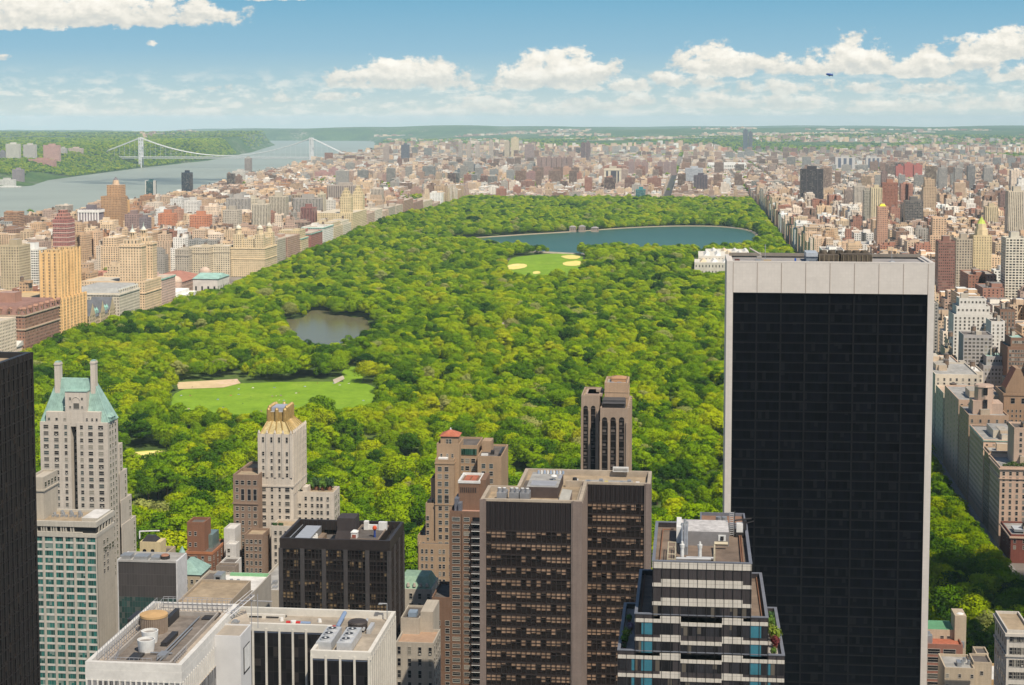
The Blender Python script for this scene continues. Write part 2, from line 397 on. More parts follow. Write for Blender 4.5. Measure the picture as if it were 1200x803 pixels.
def build_ground():
 ys = np.concatenate([np.linspace(-900, 600, 16)[:-1], np.geomspace(600, 41000, 430)])
 s = np.linspace(-1, 1, 460)
 Y = np.repeat(ys[:, None], len(s), 1); X = s[None, :] * (2600 + 0.66 * np.maximum(ys, 0))[:, None]
 Z = terr(X, Y)
 west = (X < west_bank(Y) + 30)
 green = np.where(west, 0.95 - 0.25 * sst(8200, 7000, Y), 0.0)
 north = sst(9500, 13500, Y) * 0.95
 green = np.maximum(green, np.where(west, 0, north))
 ridge = np.exp(-((X + 950) / 150) ** 2 - ((Y - 6300) / 800) ** 2)
 green = np.maximum(green, np.where(ridge > .4, .6, 0))
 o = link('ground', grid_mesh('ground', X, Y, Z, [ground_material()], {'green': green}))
 tag(o, 'city land stretching from midtown streets to the far green hills', 'ground', kind='structure')
build_ground()
def water_material(name, col, rough, bump, scale, ior=1.33):
 mt, t, b = material(name)
 geo = t.node('ShaderNodeNewGeometry'); P = geo.outputs['Position']
 px, py, pz = t.xyz(P)
 n = t.noise(P, 0.0012, 4, 0.6)
 f = t.step(n, 0.35, 0.65, 0.92, 1.08)
 t.put(b.inputs['Base Color'], t.mix(1.0, (*col, 1), t.vec(f, f, f), 'MULTIPLY'))
 b.inputs['Roughness'].default_value = rough; b.inputs['IOR'].default_value = ior
 bp = t.node('ShaderNodeBump'); bp.inputs['Strength'].default_value = bump; bp.inputs['Distance'].default_value = 0.5
 t.put(bp.inputs['Height'], t.noise(P, scale, 5, 0.7)); t.l.new(bp.outputs[0], b.inputs['Normal'])
 return mt
RIVER = water_material('river_water', (0.235, 0.26, 0.225), 0.4, 0.5, 0.12, 1.12)
POND = water_material('park_pond_water', (0.125, 0.115, 0.065), 0.15, 0.15, 0.35, 1.12)
RESV = water_material('reservoir_water', (0.03, 0.085, 0.075), 0.3, 0.3, 0.2, 1.06)
def build_river():
 ys = np.geomspace(2500, 41000, 220); s = np.linspace(0, 1, 30)
 Y = np.repeat(ys[:, None], 30, 1); e = east_bank(ys) + 160; w = west_bank(ys) - 500
 X = w[:, None] + (e - w)[:, None] * s[None, :]
 o = link('river', grid_mesh('river', X, Y, -25 - curv(X, Y), [RIVER]))
 tag(o, 'broad grey-green river running north past the far bridge', 'river', kind='structure')
build_river()
CPW_X, FIFTH_X = -665.0, 184.0          # building lines on the two sides of the park
PARK_X0, PARK_X1, PARK_Y0, PARK_Y1 = -648.0, 163.0, 790.0, 4870.0
PARKG = None
def park_material():
 mt, t, b = material('park_floor')
 geo = t.node('ShaderNodeNewGeometry'); n = t.noise(geo.outputs['Position'], 0.03, 6, 0.65)
 t.put(b.inputs['Base Color'], t.ramp(n, [(0.3, (0.03, 0.045, 0.015)), (0.5, (0.06, 0.10, 0.02)), (0.72, (0.14, 0.17, 0.05))]))
 b.inputs['Roughness'].default_value = 0.95; b.inputs['Specular IOR Level'].default_value = 0.1
 return mt
def sheet(name, poly, mat, label, cat, lift, flat=None, kind='structure', step=25.0):
 """ground sheet over a polygon, following the land (or flat at a height)"""
 import bmesh
 bm = bmesh.new()
 vs = [bm.verts.new((x, y, 0)) for x, y in poly]
 f = bm.faces.new(vs)
 xs = [p[0] for p in poly]; ysv = [p[1] for p in poly]
 if flat is None:
  for ax, lo, hi in ((0, min(xs), max(xs)), (1, min(ysv), max(ysv))):
   k = lo + step
   while k < hi - .1:
    no = (1, 0, 0) if ax == 0 else (0, 1, 0); co = (k, 0, 0) if ax == 0 else (0, k, 0)
    bmesh.ops.bisect_plane(bm, geom=bm.verts[:] + bm.edges[:] + bm.faces[:], plane_co=co, plane_no=no)
    k += step
  for v in bm.verts: v.co.z = terr1(v.co.x, v.co.y) + lift
 else:
  for v in bm.verts: v.co.z = flat + lift
 bmesh.ops.recalc_face_normals(bm, faces=bm.faces)
 for fc in bm.faces:
  if fc.normal.z < 0: fc.normal_flip()
 me = bpy.data.meshes.new(name); bm.to_mesh(me); bm.free(); me.materials.append(mat)
 o = link(name, me); tag(o, label, cat, kind=kind)
 return o
def smoothpoly(pts, n=3):
 for _ in range(n):
  q = []
  for k in range(len(pts)):
   a, b = pts[k], pts[(k + 1) % len(pts)]
   q += [(.75 * a[0] + .25 * b[0], .75 * a[1] + .25 * b[1]), (.25 * a[0] + .75 * b[0], .25 * a[1] + .75 * b[1])]
  pts = q
 return pts
def inpoly(pts, poly):
 x, y = pts[:, 0], pts[:, 1]; r = np.zeros(len(pts), bool); n = len(poly)
 for k in range(n):
  (x0, y0), (x1, y1) = poly[k], poly[(k + 1) % n]
  c = ((y0 > y) != (y1 > y)); xi = (x1 - x0) * (y - y0) / ((y1 - y0) + 1e-12) + x0
  r ^= c & (x < xi)
 return r
def G(*pts):      # photo pixels (optionally with a screening height) -> ground polygon
 return [ground(*p) for p in pts]
sheet('park_ground', [(PARK_X0, PARK_Y0), (PARK_X1, PARK_Y0), (PARK_X1, PARK_Y1), (PARK_X0, PARK_Y1)], park_material(), 'grassy floor of the big wooded park', 'park ground', 0.25, step=60)
H = 15.0
MEADOW = smoothpoly(G((202, 458), (262, 449.5), (420, 447), (444, 456), (446, 463), (440, 471, H), (330, 477, H), (205, 481, H), (200, 470, 8)), 2)
MEADOW_DIRT = G((207, 449), (278, 445), (282, 450), (262, 455), (209, 457))
LAWN = smoothpoly(G((592, 312), (604, 301), (650, 296.5), (682, 299), (684, 308), (676, 319, H), (650, 322, H), (610, 322, H), (594, 319, 10)), 2)
LAKE = smoothpoly(G((331, 384, 8), (333, 377), (346, 377), (358, 374), (361, 368), (376, 366.5), (389, 368), (391, 372.5), (403, 371), (412, 374), (430, 373), (434, 380, 10), (424, 387, 12), (428, 394, H), (408, 396, H), (396, 402, H), (372, 399, H), (352, 402, H), (343, 394, 12)), 1)
BALLFIELD = smoothpoly(G((140, 540, 6), (142, 530), (205, 527), (207, 533), (190, 540, 9), (160, 546, 9)), 2)
RES = smoothpoly(G((528, 280.5), (560, 279), (620, 276), (672, 273.5), (740, 268.5), (800, 266.5), (850, 267.5), (884, 273), (887, 281, 8), (870, 287, 14), (800, 289.5, H), (720, 289.5, H), (640, 287, H), (580, 285, 12), (540, 283, 8)), 2)
GLADE = smoothpoly(G((398, 434), (420, 428), (428, 440, 8), (405, 446, 8)), 2)
CLEAR2 = smoothpoly(G((590, 552), (612, 548), (620, 560, 8), (595, 566, 8)), 2)
CLEAR3 = smoothpoly(G((440, 578), (462, 572), (470, 585, 6), (446, 592, 8)), 2)
CLEAR4 = smoothpoly(G((150, 596), (200, 588), (204, 596, 6), (160, 602, 8)), 2)
def lawn_material(name, c0, c1, sc=0.05):
 mt, t, b = material(name)
 geo = t.node('ShaderNodeNewGeometry'); n = t.noise(geo.outputs['Position'], sc, 6, 0.6)
 n2 = t.noise(geo.outputs['Position'], sc * 5, 4, 0.7); n3 = t.noise(geo.outputs['Position'], sc * .35, 3, .6)
 col = t.ramp(t.m('ADD', t.m('MULTIPLY', n, .6), t.m('MULTIPLY', n2, .4)), [(0.36, c0), (0.64, c1)])
 worn = t.m('MULTIPLY', t.step(n3, .52, .7), t.step(n2, .4, .6)); w = tuple(min(1, q * k) for q, k in zip(c1, (1.25, 1.0, 1.9)))
 t.put(b.inputs['Base Color'], t.mix(t.m('MULTIPLY', worn, .6), col, (*w, 1))); b.inputs['Roughness'].default_value = 0.95
 b.inputs['Specular IOR Level'].default_value = 0.1
 return mt
GRASS = lawn_material('mown_grass', (0.115, 0.21, 0.012), (0.19, 0.31, 0.02))
DIRT = lawn_material('infield_clay', (0.42, 0.32, 0.18), (0.55, 0.43, 0.26))
YDIRT = lawn_material('yellow_infield_sand', (0.56, 0.47, 0.13), (0.66, 0.57, 0.2))  # infield sand in its own yellow colour
PATH = lawn_material('park_path_paving', (0.34, 0.29, 0.23), (0.46, 0.4, 0.32))
sheet('meadow', MEADOW, GRASS, 'large open sunlit meadow with people on the grass', 'meadow', 0.45)
sheet('bare_ground', MEADOW_DIRT, DIRT, 'bare sandy strip along the far edge of the big meadow', 'sand', 0.7)
sheet('great_lawn', LAWN, GRASS, 'oval lawn with ball fields in front of the reservoir', 'lawn', 0.45)
for pts, lab in ((((594, 312), (604, 309.5), (617, 310), (618, 313.5), (604, 316.5), (595, 316)), 'sand infield at the left end of the distant oval lawn'),
                 (((655, 301), (668, 299), (680, 300.5), (680, 304), (664, 304.5)), 'small sand infield at the upper right of the distant oval lawn'),
                 (((659, 308), (680, 305.5), (682, 311), (672, 312.5), (660, 311.5)), 'sand infield at the lower right of the distant oval lawn'),
                 (((624, 319), (632, 318), (634, 321), (625, 322)), 'small sand infield at the near edge of the distant oval lawn')):
 sheet('infield', smoothpoly(G(*pts), 1), YDIRT, lab, 'infield', 0.8)
sheet('ball_field', BALLFIELD, GRASS, 'small ball field among trees left of the gold-crowned tower', 'ball field', 0.45)
sheet('infield', smoothpoly(G((146, 539, 3), (150, 532), (180, 529), (203, 530), (198, 536), (170, 540)), 1), YDIRT, 'yellow sand infield of the near ball field among the trees', 'infield', 0.8)
for pl, lab in ((GLADE, 'small sunlit glade with paths beside the big meadow'), (CLEAR2, 'small bright clearing behind the brown twin slab'), (CLEAR3, 'small glade right of the gold-crowned tower')):
 sheet('glade', pl, GRASS, lab, 'glade', 0.45)
TERRACE = smoothpoly(G((584, 378, 2), (592, 375), (599, 378), (597, 393, 4), (586, 394, 6)), 1)
sheet('terrace', TERRACE, PATH, 'small pinkish stone terrace among trees in the middle of the park', 'terrace', 0.45)
SPOTS = [smoothpoly(G(*q), 1) for q in (((508, 453), (517, 448), (519, 457, 4), (511, 459, 6)), ((780, 497), (792, 488), (797, 492, 3), (785, 500, 5)), ((476, 545), (492, 541), (495, 548, 4), (480, 551, 5)), ((640, 492), (655, 488), (657, 493, 4), (643, 496, 4)))]
for q, l in zip(SPOTS, ('near the right end of the big meadow', 'left of the black glass slab', 'left of the red-capped tan hotel', 'left of the arched-window tower')): sheet('park_path', q, PATH, 'small pale paved clearing among trees ' + l, 'path', 0.45)
sheet('park_path', CLEAR4, PATH, 'pale paved path among trees behind the copper-roofed tower', 'path', 0.45)
sheet('park_path', G((390, 446), (402, 441), (404, 445), (392, 451)), PATH, 'short paved path at the right end of the big meadow', 'path', 0.8)
zl = max(terr1(x, y) for x, y in LAKE)
sheet('lake', LAKE, POND, 'small brown lake in the left middle of the park', 'lake', 0.5, zl)
zr = max(terr1(x, y) for x, y in RES if y > 3350)
sheet('reservoir', RES, RESV, 'wide teal reservoir at the far end of the park', 'reservoir', 0.5, zr)
def reservoir_bank():
 m = MB(); n = len(RES); cx = sum(p[0] for p in RES) / n; cy = sum(p[1] for p in RES) / n
 def out(p, d):
  v = Vector((p[0] - cx, p[1] - cy)); L = v.length; v = v * ((L + d) / L); return (cx + v.x, cy + v.y)
 for k in range(n):
  a, b = RES[k], RES[(k + 1) % n]
  a1, b1, a2, b2 = out(a, 3), out(b, 3), out(a, 7), out(b, 7)
  m.face([(*a, zr + .3), (*a1, zr + 2.0), (*b1, zr + 2.0), (*b, zr + .3)][::-1], 0)
  m.face([(*a1, zr + 2.0), (*a2, zr + 2.0), (*b2, zr + 2.0), (*b1, zr + 2.0)][::-1], 1)
  m.face([(*a2, zr + 2.0), (*out(a, 9), zr - 1.5), (*out(b, 9), zr - 1.5), (*b2, zr + 2.0)][::-1], 1)
 o = m.build('reservoir_bank', [plain('bank_stone', (0.24, 0.20, 0.13), 0.9), PATH])
 tag(o, 'pale stone bank and running track round the reservoir', 'embankment', kind='structure')
reservoir_bank()
ASPH = plain('asphalt', (0.055, 0.053, 0.052), 0.9, 0, 0.2, 0.4)
PAVE = plain('pavement_concrete', (0.27, 0.25, 0.23), 0.9, 0, 0.15, 0.5)
def strip(x0, x1, y0, y1): return [(x0, y0), (x1, y0), (x1, y1), (x0, y1)]
sheet('avenue', strip(166, 179, 300, 4860), ASPH, 'avenue along the right edge of the park', 'road', 0.3, step=60)
sheet('avenue', strip(-661, -650, 300, 4860), ASPH, 'avenue along the left edge of the park', 'road', 0.3, step=60)
sheet('avenue', strip(-90, -66, 4900, 9000), ASPH, 'straight avenue running north beyond the park', 'road', 0.4, step=60)
sheet('street', strip(-640, 158, 772, 788), ASPH, 'street along the near edge of the park', 'road', 0.34, step=60)
sheet('street', strip(-640, 150, 4874, 4896), ASPH, 'street along the far edge of the park', 'road', 0.34, step=60)
def kerb(x0, x1, y0, y1, lab):
 m = MB(); n = int((y1 - y0) / 60)
 for k in range(n):
  a, b = y0 + (y1 - y0) * k / n, y0 + (y1 - y0) * (k + 1) / n
  za, zb = terr1(x0, a) + .45, terr1(x0, b) + .45
  m.face([(x0, a, za), (x1, a, za), (x1, b, zb), (x0, b, zb)], 0)
  for x, s in ((x0, 1), (x1, -1)):
   q = [(x, a, za - .5), (x, a, za), (x, b, zb), (x, b, zb - .5)]; m.face(q if s > 0 else q[::-1], 0)
 tag(m.build('pavement', PAVE), lab, 'pavement', kind='structure')
kerb(179.2, 184, 300, 4860, 'pavement in front of the apartment houses on the right-hand avenue')
kerb(162.5, 165.8, 300, 4860, 'pavement between the right-hand avenue and the park')
kerb(-649.8, -646.5, 300, 4860, 'pavement between the left-hand avenue and the park')
# ================================================================== TREES
rng = np.random.default_rng(7)
def leaf_material():
 mt, t, b = material('spring_leaves')
 t.n.remove(b)
 oi = t.node('ShaderNodeObjectInfo')
 big = t.noise(oi.outputs['Location'], 0.0075, 3, 0.6)
 lob = t.attr('tint').outputs['Fac']
 k = t.m('ADD', t.m('MULTIPLY', oi.outputs['Random'], 0.66), t.m('MULTIPLY', t.m('SUBTRACT', big, 0.5), 1.0))
 k = t.m('ADD', k, t.m('MULTIPLY', t.m('SUBTRACT', lob, 0.5), 0.12))
 col = t.ramp(t.m('ADD', k, 0.145), [(0.05, (0.022, 0.070, 0.009)), (0.20, (0.068, 0.16, 0.006)), (0.36, (0.160, 0.29, 0.003)), (0.60, (0.295, 0.42, 0.002)), (0.84, (0.43, 0.49, 0.003)), (1.0, (0.44, 0.44, 0.02))])
 bl = t.m('GREATER_THAN', oi.outputs['Random'], 0.972)
 col = t.mix(t.m('MULTIPLY', bl, 0.55), col, (0.30, 0.30, 0.20, 1))
 vt = t.node('ShaderNodeVectorTransform', vector_type='NORMAL', convert_from='OBJECT', convert_to='WORLD'); t.l.new(t.attr('bough').outputs['Vector'], vt.inputs[0])
 d = t.node('ShaderNodeBsdfDiffuse'); t.put(d.inputs[0], col); t.l.new(vt.outputs[0], d.inputs['Normal'])
 tr = t.node('ShaderNodeBsdfTranslucent'); t.put(tr.inputs[0], t.mix(1.0, col, (1.25, 1.2, 0.5, 1), 'MULTIPLY'))
 mx = t.node('ShaderNodeMixShader'); mx.inputs[0].default_value = 0.36
 t.l.new(d.outputs[0], mx.inputs[1]); t.l.new(tr.outputs[0], mx.inputs[2])
 t.l.new(mx.outputs[0], t.n['Material Output'].inputs[0])
 return mt
LEAF = leaf_material()
BARK = plain('bark', (0.09, 0.065, 0.045), 0.95)
def crown_mesh(name, seed, Rr=8.0, Hh=18.0, nl=22, per=120, leaf=0.8, conical=0.0):
 """crown of leaf-sized faces set on many overlapping boughs; stands on z = 0"""
 g = np.random.default_rng(seed)
 cz = Hh * 0.60; hz = Hh * 0.40
 P = []; N = []; T = []; BN = []
 cen = []
 for k in range(nl):
  for _ in range(40):
   th = g.uniform(0, 2 * math.pi); u = g.uniform(-0.62, 1.0)
   rr = math.sqrt(max(0, 1 - u * u)) * g.uniform(0.55, 0.92)
   c = np.array([math.cos(th) * rr * Rr * .80, math.sin(th) * rr * Rr * .80, cz + u * hz * .72])
   if all(np.linalg.norm(c - q) > Rr * .26 for q in cen): break
  cen.append(c)
 asym = g.uniform(0.85, 1.15, 2)
 for c in cen:
  lr = Rr * g.uniform(0.22, 0.40); tint = g.random()
  n = int(per * (lr / (Rr * .33)) ** 2)
  d = g.normal(size=(n, 3)); d /= np.linalg.norm(d, axis=1)[:, None]
  keep = d[:, 2] > -0.75; d = d[keep]; n = len(d)
  rad = lr * g.uniform(0.72, 1.12, n) ** 0.8
  p = c + d * rad[:, None] * np.array([1, 1, .78])
  p[:, 0] *= asym[0]; p[:, 1] *= asym[1]
  bn = d * .8 + (p - np.array([0, 0, cz * .8])) / Rr * .45 + g.normal(size=(n, 3)) * .26; bn /= np.linalg.norm(bn, axis=1)[:, None]; BN.append(bn)
  nn = d + g.normal(size=(n, 3)) * 0.42; nn /= np.linalg.norm(nn, axis=1)[:, None]
  P.append(p); N.append(nn); T.append(np.full(n, tint))
 P = np.concatenate(P); N = np.concatenate(N); T = np.concatenate(T); n = len(P)
 a = np.cross(N, g.normal(size=(n, 3))); a /= np.linalg.norm(a, axis=1)[:, None]; b = np.cross(N, a)
 s = leaf * g.uniform(0.6, 1.35, n)[:, None]
 V = np.stack([P - a * s * .55, P - b * s * .42, P + a * s * .6 + N * s * .12, P + b * s * .42], 1).reshape(-1, 3)
 V[:, 2] = np.maximum(V[:, 2], 1.2)
 me = bpy.data.meshes.new(name)
 me.vertices.add(len(V)); me.vertices.foreach_set('co', V.ravel())
 me.loops.add(len(V)); me.loops.foreach_set('vertex_index', np.arange(len(V), dtype=np.int32))
 me.polygons.add(n); me.polygons.foreach_set('loop_start', np.arange(0, 4 * n, 4, dtype=np.int32)); me.polygons.foreach_set('loop_total', np.full(n, 4, dtype=np.int32))
 me.update(calc_edges=True)
 at_ = me.attributes.new('tint', 'FLOAT', 'FACE'); at_.data.foreach_set('value', T.astype(np.float32))
 at_ = me.attributes.new('bough', 'FLOAT_VECTOR', 'FACE'); at_.data.foreach_set('vector', np.concatenate(BN).ravel().astype(np.float32))
 me.materials.append(LEAF)
 return me
def trunk_mesh(name, seed, Rr=8.0, Hh=18.0):
 g = random.Random(seed); m = MB()
 def limb(p, q, r0, r1, n=7):
  p = Vector(p); q = Vector(q); d = (q - p).normalized(); a = d.orthogonal().normalized(); b = d.cross(a)
  A = [p + (a * math.cos(6.2832 * k / n) + b * math.sin(6.2832 * k / n)) * r0 for k in range(n)]
  B = [q + (a * math.cos(6.2832 * k / n) + b * math.sin(6.2832 * k / n)) * r1 for k in range(n)]
  for k in range(n): m.face([A[k], A[(k + 1) % n], B[(k + 1) % n], B[k]], 0, smooth=True)
 top = (g.uniform(-.6, .6), g.uniform(-.6, .6), Hh * .5)
 limb((0, 0, -.6), (top[0] * .4, top[1] * .4, Hh * .26), .5, .36); limb((top[0] * .4, top[1] * .4, Hh * .26), top, .36, .22)
 for k in range(6):
  th = k * 1.05 + g.uniform(-.3, .3); h = Hh * g.uniform(.24, .45)
  limb((top[0] * .5, top[1] * .5, h), (math.cos(th) * Rr * .6, math.sin(th) * Rr * .6, h + Hh * g.uniform(.15, .3)), .2, .06, 5)
 return m.mesh(name, [BARK])
NPROTO = 9
CROWN = [crown_mesh('crown', 20 + k, 8.0 * (1, .85, 1.12, .95, 1.05, .9, 1.15, 1, .78)[k], 18.0 * (1, 1.1, .9, 1, 1.06, .95, .96, 1.12, 1.15)[k], (30, 26, 34, 30, 32, 24, 36, 30, 22)[k], 150, .74) for k in range(NPROTO)]
TRUNK = [trunk_mesh('trunk', 50 + k) for k in range(NPROTO)]
FAR_CROWN = [crown_mesh('far_crown', 90 + k, 9.0, 15.0, 9, 26, 2.6) for k in range(3)]
SOLID = [(850, 300, 1093, 803), (0, 425, 45, 803), (45, 470, 150, 803), (302, 500, 360, 803), (272, 575, 395, 803), (330, 615, 470, 803), (512, 530, 590, 803),
         (565, 560, 763, 803), (682, 470, 740, 803), (726, 640, 922, 803), (135, 655, 215, 803), (215, 640, 330, 803)]
def hidden(px, py):
 return any(a < px < c and b < py < d for a, b, c, d in SOLID)
def scatter_park():
 sp = 12.6
 xs = np.arange(PARK_X0 + 4, PARK_X1 - 1, sp); ys = np.arange(PARK_Y0 - 45, PARK_Y1 - 4, sp)
 X, Y = np.meshgrid(xs, ys); X = X + (np.arange(len(ys))[:, None] % 2) * sp * .5
 X = (X + rng.uniform(-3.6, 3.6, X.shape)).ravel(); Y = (Y + rng.uniform(-3.6, 3.6, Y.shape)).ravel()
 P = np.stack([X, Y], 1)
 ok = ((Y > PARK_Y0 + 4) | ((X > 92) & (X < 160) & (Y > 756))) & (X > -0.47 * Y - 60) & (X < 0.24 * Y + 80) & (X < PARK_X1 - 1)
 for poly in (MEADOW, MEADOW_DIRT, LAWN, LAKE, BALLFIELD, RES, GLADE, CLEAR2, CLEAR3, CLEAR4, TERRACE, *SPOTS):
  c = np.mean(poly, 0); big = [tuple(c + (np.array(p) - c) * (1 + 5.0 / (np.linalg.norm(np.array(p) - c) + 1e-6))) for p in poly]
  ok &= ~inpoly(P, big)
 c = np.mean(RES, 0); ring = [tuple(c + (np.array(p) - c) * (1 + 11.0 / np.linalg.norm(np.array(p) - c))) for p in RES]
 ok &= ~inpoly(P, ring)
 ok &= ~((X > -60) & (X < 80) & (Y < 800)); ok &= ~((X > 0) & (X < 95) & (Y > 2470) & (Y < 2760))
 drive = np.abs(X - (-250 + 190 * np.sin(Y / 330.0) + 40 * np.sin(Y / 120.0))) < 5.0
 drive |= np.abs(X - (60 + 45 * np.sin(Y / 290.0 + 1))) < 4.0
 ok &= ~(drive & (rng.random(len(X)) < .8))
 P = P[ok]; P = P[rng.random(len(P)) > 0.05]
 ye = np.arange(775, 4860, 9.5); edge = np.stack([163.5 + rng.uniform(-1.5, 3, len(ye)), ye + rng.uniform(-2, 2, len(ye))], 1)
 yw = np.arange(1480, 4860, 9.5); P = np.concatenate([P, edge, np.stack([-651 + rng.uniform(-3, 2, len(yw)), yw], 1)])
 n = len(P)
 big = np.array([mnoise.noise(Vector((x * .006, y * .006, 0))) for x, y in P])
 S = rng.normal(1.06, 0.27, n) + big * 0.3; S = np.clip(S, 0.5, 1.8); e_ = (P[:, 0] > 159) | (P[:, 0] < -646); S[e_] = np.clip(S[e_], 1.1, 1.4)
 return P, S
TP, TS = scatter_park()
TZ = terr(TP[:, 0], TP[:, 1])
TI = rng.integers(0, NPROTO, len(TP)); TROT = rng.uniform(0, 6.283, len(TP))
def scatter_nodes(name, protos, mat_original=True):
 ng = bpy.data.node_groups.new(name, 'GeometryNodeTree')
 ng.interface.new_socket('Geometry', in_out='INPUT', socket_type='NodeSocketGeometry'); ng.interface.new_socket('Geometry', in_out='OUTPUT', socket_type='NodeSocketGeometry')
 gi = ng.nodes.new('NodeGroupInput'); go = ng.nodes.new('NodeGroupOutput')
 iop = ng.nodes.new('GeometryNodeInstanceOnPoints'); jg = ng.nodes.new('GeometryNodeJoinGeometry')
 for p in protos:
  oi = ng.nodes.new('GeometryNodeObjectInfo'); oi.inputs[0].default_value = p; oi.inputs['As Instance'].default_value = True
  ng.links.new(oi.outputs['Geometry'], jg.inputs[0])
 def named(nm, typ):
  n = ng.nodes.new('GeometryNodeInputNamedAttribute'); n.data_type = typ; n.inputs[0].default_value = nm; return n.outputs[0]
 ng.links.new(gi.outputs[0], iop.inputs['Points']); ng.links.new(jg.outputs[0], iop.inputs['Instance'])
 iop.inputs['Pick Instance'].default_value = True
 ng.links.new(named('idx', 'INT'), iop.inputs['Instance Index'])
 cr = ng.nodes.new('ShaderNodeCombineXYZ'); ng.links.new(named('rot', 'FLOAT'), cr.inputs[2])
 e2r = ng.nodes.new('FunctionNodeEulerToRotation'); ng.links.new(cr.outputs[0], e2r.inputs[0]); ng.links.new(e2r.outputs[0], iop.inputs['Rotation'])
 ng.links.new(named('size', 'FLOAT_VECTOR'), iop.inputs['Scale'])
 ng.links.new(iop.outputs[0], go.inputs[0])
 return ng
def scatter_object(name, P, Z, S, I, rot, protos, label, cat):
 me = bpy.data.meshes.new(name); n = len(P)
 me.vertices.add(n); me.vertices.foreach_set('co', np.stack([P[:, 0], P[:, 1], Z], 1).ravel())
 a = me.attributes.new('idx', 'INT', 'POINT'); a.data.foreach_set('value', I.astype(np.int32))
 a = me.attributes.new('rot', 'FLOAT', 'POINT'); a.data.foreach_set('value', rot.astype(np.float32))
 S3 = np.stack([S, S, S ** .62 * .93 * rng.uniform(.84, 1.1, n)], 1)
 a = me.attributes.new('size', 'FLOAT_VECTOR', 'POINT'); a.data.foreach_set('vector', S3.ravel().astype(np.float32))
 o = link(name, me); tag(o, label, cat, kind='stuff')
 md = o.modifiers.new('scatter', 'NODES'); md.node_group = scatter_nodes(name + '_nodes', protos)
 return o
def single_trees():
 order = np.argsort(TP[:, 1] - TS * 40); chosen = []
 for k in order:
  px, py = proj(TP[k, 0], TP[k, 1], TZ[k] + 14)
  if -8 < px < 1208 and py < 812 and not hidden(px, py): chosen.append(k)
  if len(chosen) >= 292: break
 protos = {}
 sizes = {0: 'small', 1: 'middle-sized', 2: 'big broad'}
 for k in chosen:
  i = int(TI[k]); x, y, s = float(TP[k, 0]), float(TP[k, 1]), float(TS[k])
  px, py = proj(x, y, TZ[k] + 12)
  where = ('just right of the black glass slab, beside the avenue' if px > 1080 else 'between the brown twin slab and the black glass slab' if px > 760 else
                 'right of the arched-window tower' if px > 738 else 'between the red-capped tan hotel and the arched-window tower' if px > 585 else
                 'between the gold-crowned tower and the red-capped tan hotel' if px > 390 else 'between the copper-roofed tower and the gold-crowned tower' if px > 140 else 'at the left behind the copper-roofed tower')
  r = thing('park_tree', (x, y, float(TZ[k])), '%s leafy park tree %s' % (sizes[0 if s < .95 else 1 if s < 1.2 else 2], where), 'tree', 'trees at the near end of the park')
  r.rotation_euler.z = float(TROT[k]); r.scale = (s, s, .93 * s ** .62)
  c = link('crown', CROWN[i], r); link('trunk', TRUNK[i], r)
  protos.setdefault(i, c)
 return set(chosen), [protos[i] for i in sorted(protos)]
CHOSEN, PROTO_OBJ = single_trees()
rest = np.array([k for k in range(len(TP)) if k not in CHOSEN])
scatter_object('park_woodland', TP[rest], TZ[rest], TS[rest], TI[rest] % len(PROTO_OBJ), TROT[rest], PROTO_OBJ, 'dense green woodland filling the park behind the nearest trees', 'woodland')
def far_woods():
 pts = []
 def add(n, fx, fy, test=None):
  x = fx(n); y = fy(n); pts.append(np.stack([x, y], 1))
 n = 26000; y = rng.uniform(7000, 13500, n) ; dW = rng.exponential(700, n) + 40
 x = west_bank(y) - dW; d = np.array([mnoise.noise(Vector((a * .0022, b * .0016, 3))) for a, b in zip(x, y)])
 k = (d > -0.22) | (y > 8800); pts.append(np.stack([x, y], 1)[k & ~((y < 7500) & (dW < 150))])
 for (cx, cy, rx, ry, n) in ((460, 226, 17, 7, 420), (412, 192, 12, 6, 300), (580, 208, 20, 6, 420), (622, 185, 18, 6, 500), (700, 196, 9, 4, 160), (490, 232, 10, 4, 120), (215, 263, 4, 5, 40),
                             (895, 196, 30, 4, 260), (945, 193, 25, 3, 200), (940, 212, 12, 5, 150), (885, 222, 10, 5, 150), (1075, 220, 40, 4, 200), (1010, 208, 20, 4, 150), (1170, 222, 25, 4, 150), (795, 200, 12, 4, 120), (790, 225, 8, 8, 6),
                             (1110, 180, 90, 4, 500), (880, 180, 60, 4, 300), (760, 180, 70, 4, 300), (985, 185, 40, 4, 200)):
  u = rng.normal(0, .5, (n, 2)); pts.append(ground_many(cx + rx * u[:, 0], cy + ry * u[:, 1]))
 n = 3600; y = rng.uniform(4950, 11500, n); x = rng.uniform(-0.42, 0.24, n) * y; k = (x > east_bank(y) + 60) & (np.abs(x + 78) > 26) & ((x < 138) | (x > 196)); pts.append(np.stack([x, y], 1)[k])
 n = 1100; y = rng.uniform(1300, 4900, n); x = np.where(rng.random(n) < .6, rng.uniform(-2000, -720, n), rng.uniform(230, 900, n)); pts.append(np.stack([x, y], 1))
 n = 26000; y = 11000 + 9000 * rng.random(n) ** 1.2; x = rng.uniform(-0.45, 0.24, n) * y; k = (x > east_bank(y) + 50) | (x < west_bank(y) - 60)
 d = np.array([mnoise.noise(Vector((a * .0009, b * .0006, 8))) for a, b in zip(x, y)]); pts.append(np.stack([x, y], 1)[k & (d > -.12)])
 return np.concatenate(pts)
FP = far_woods()
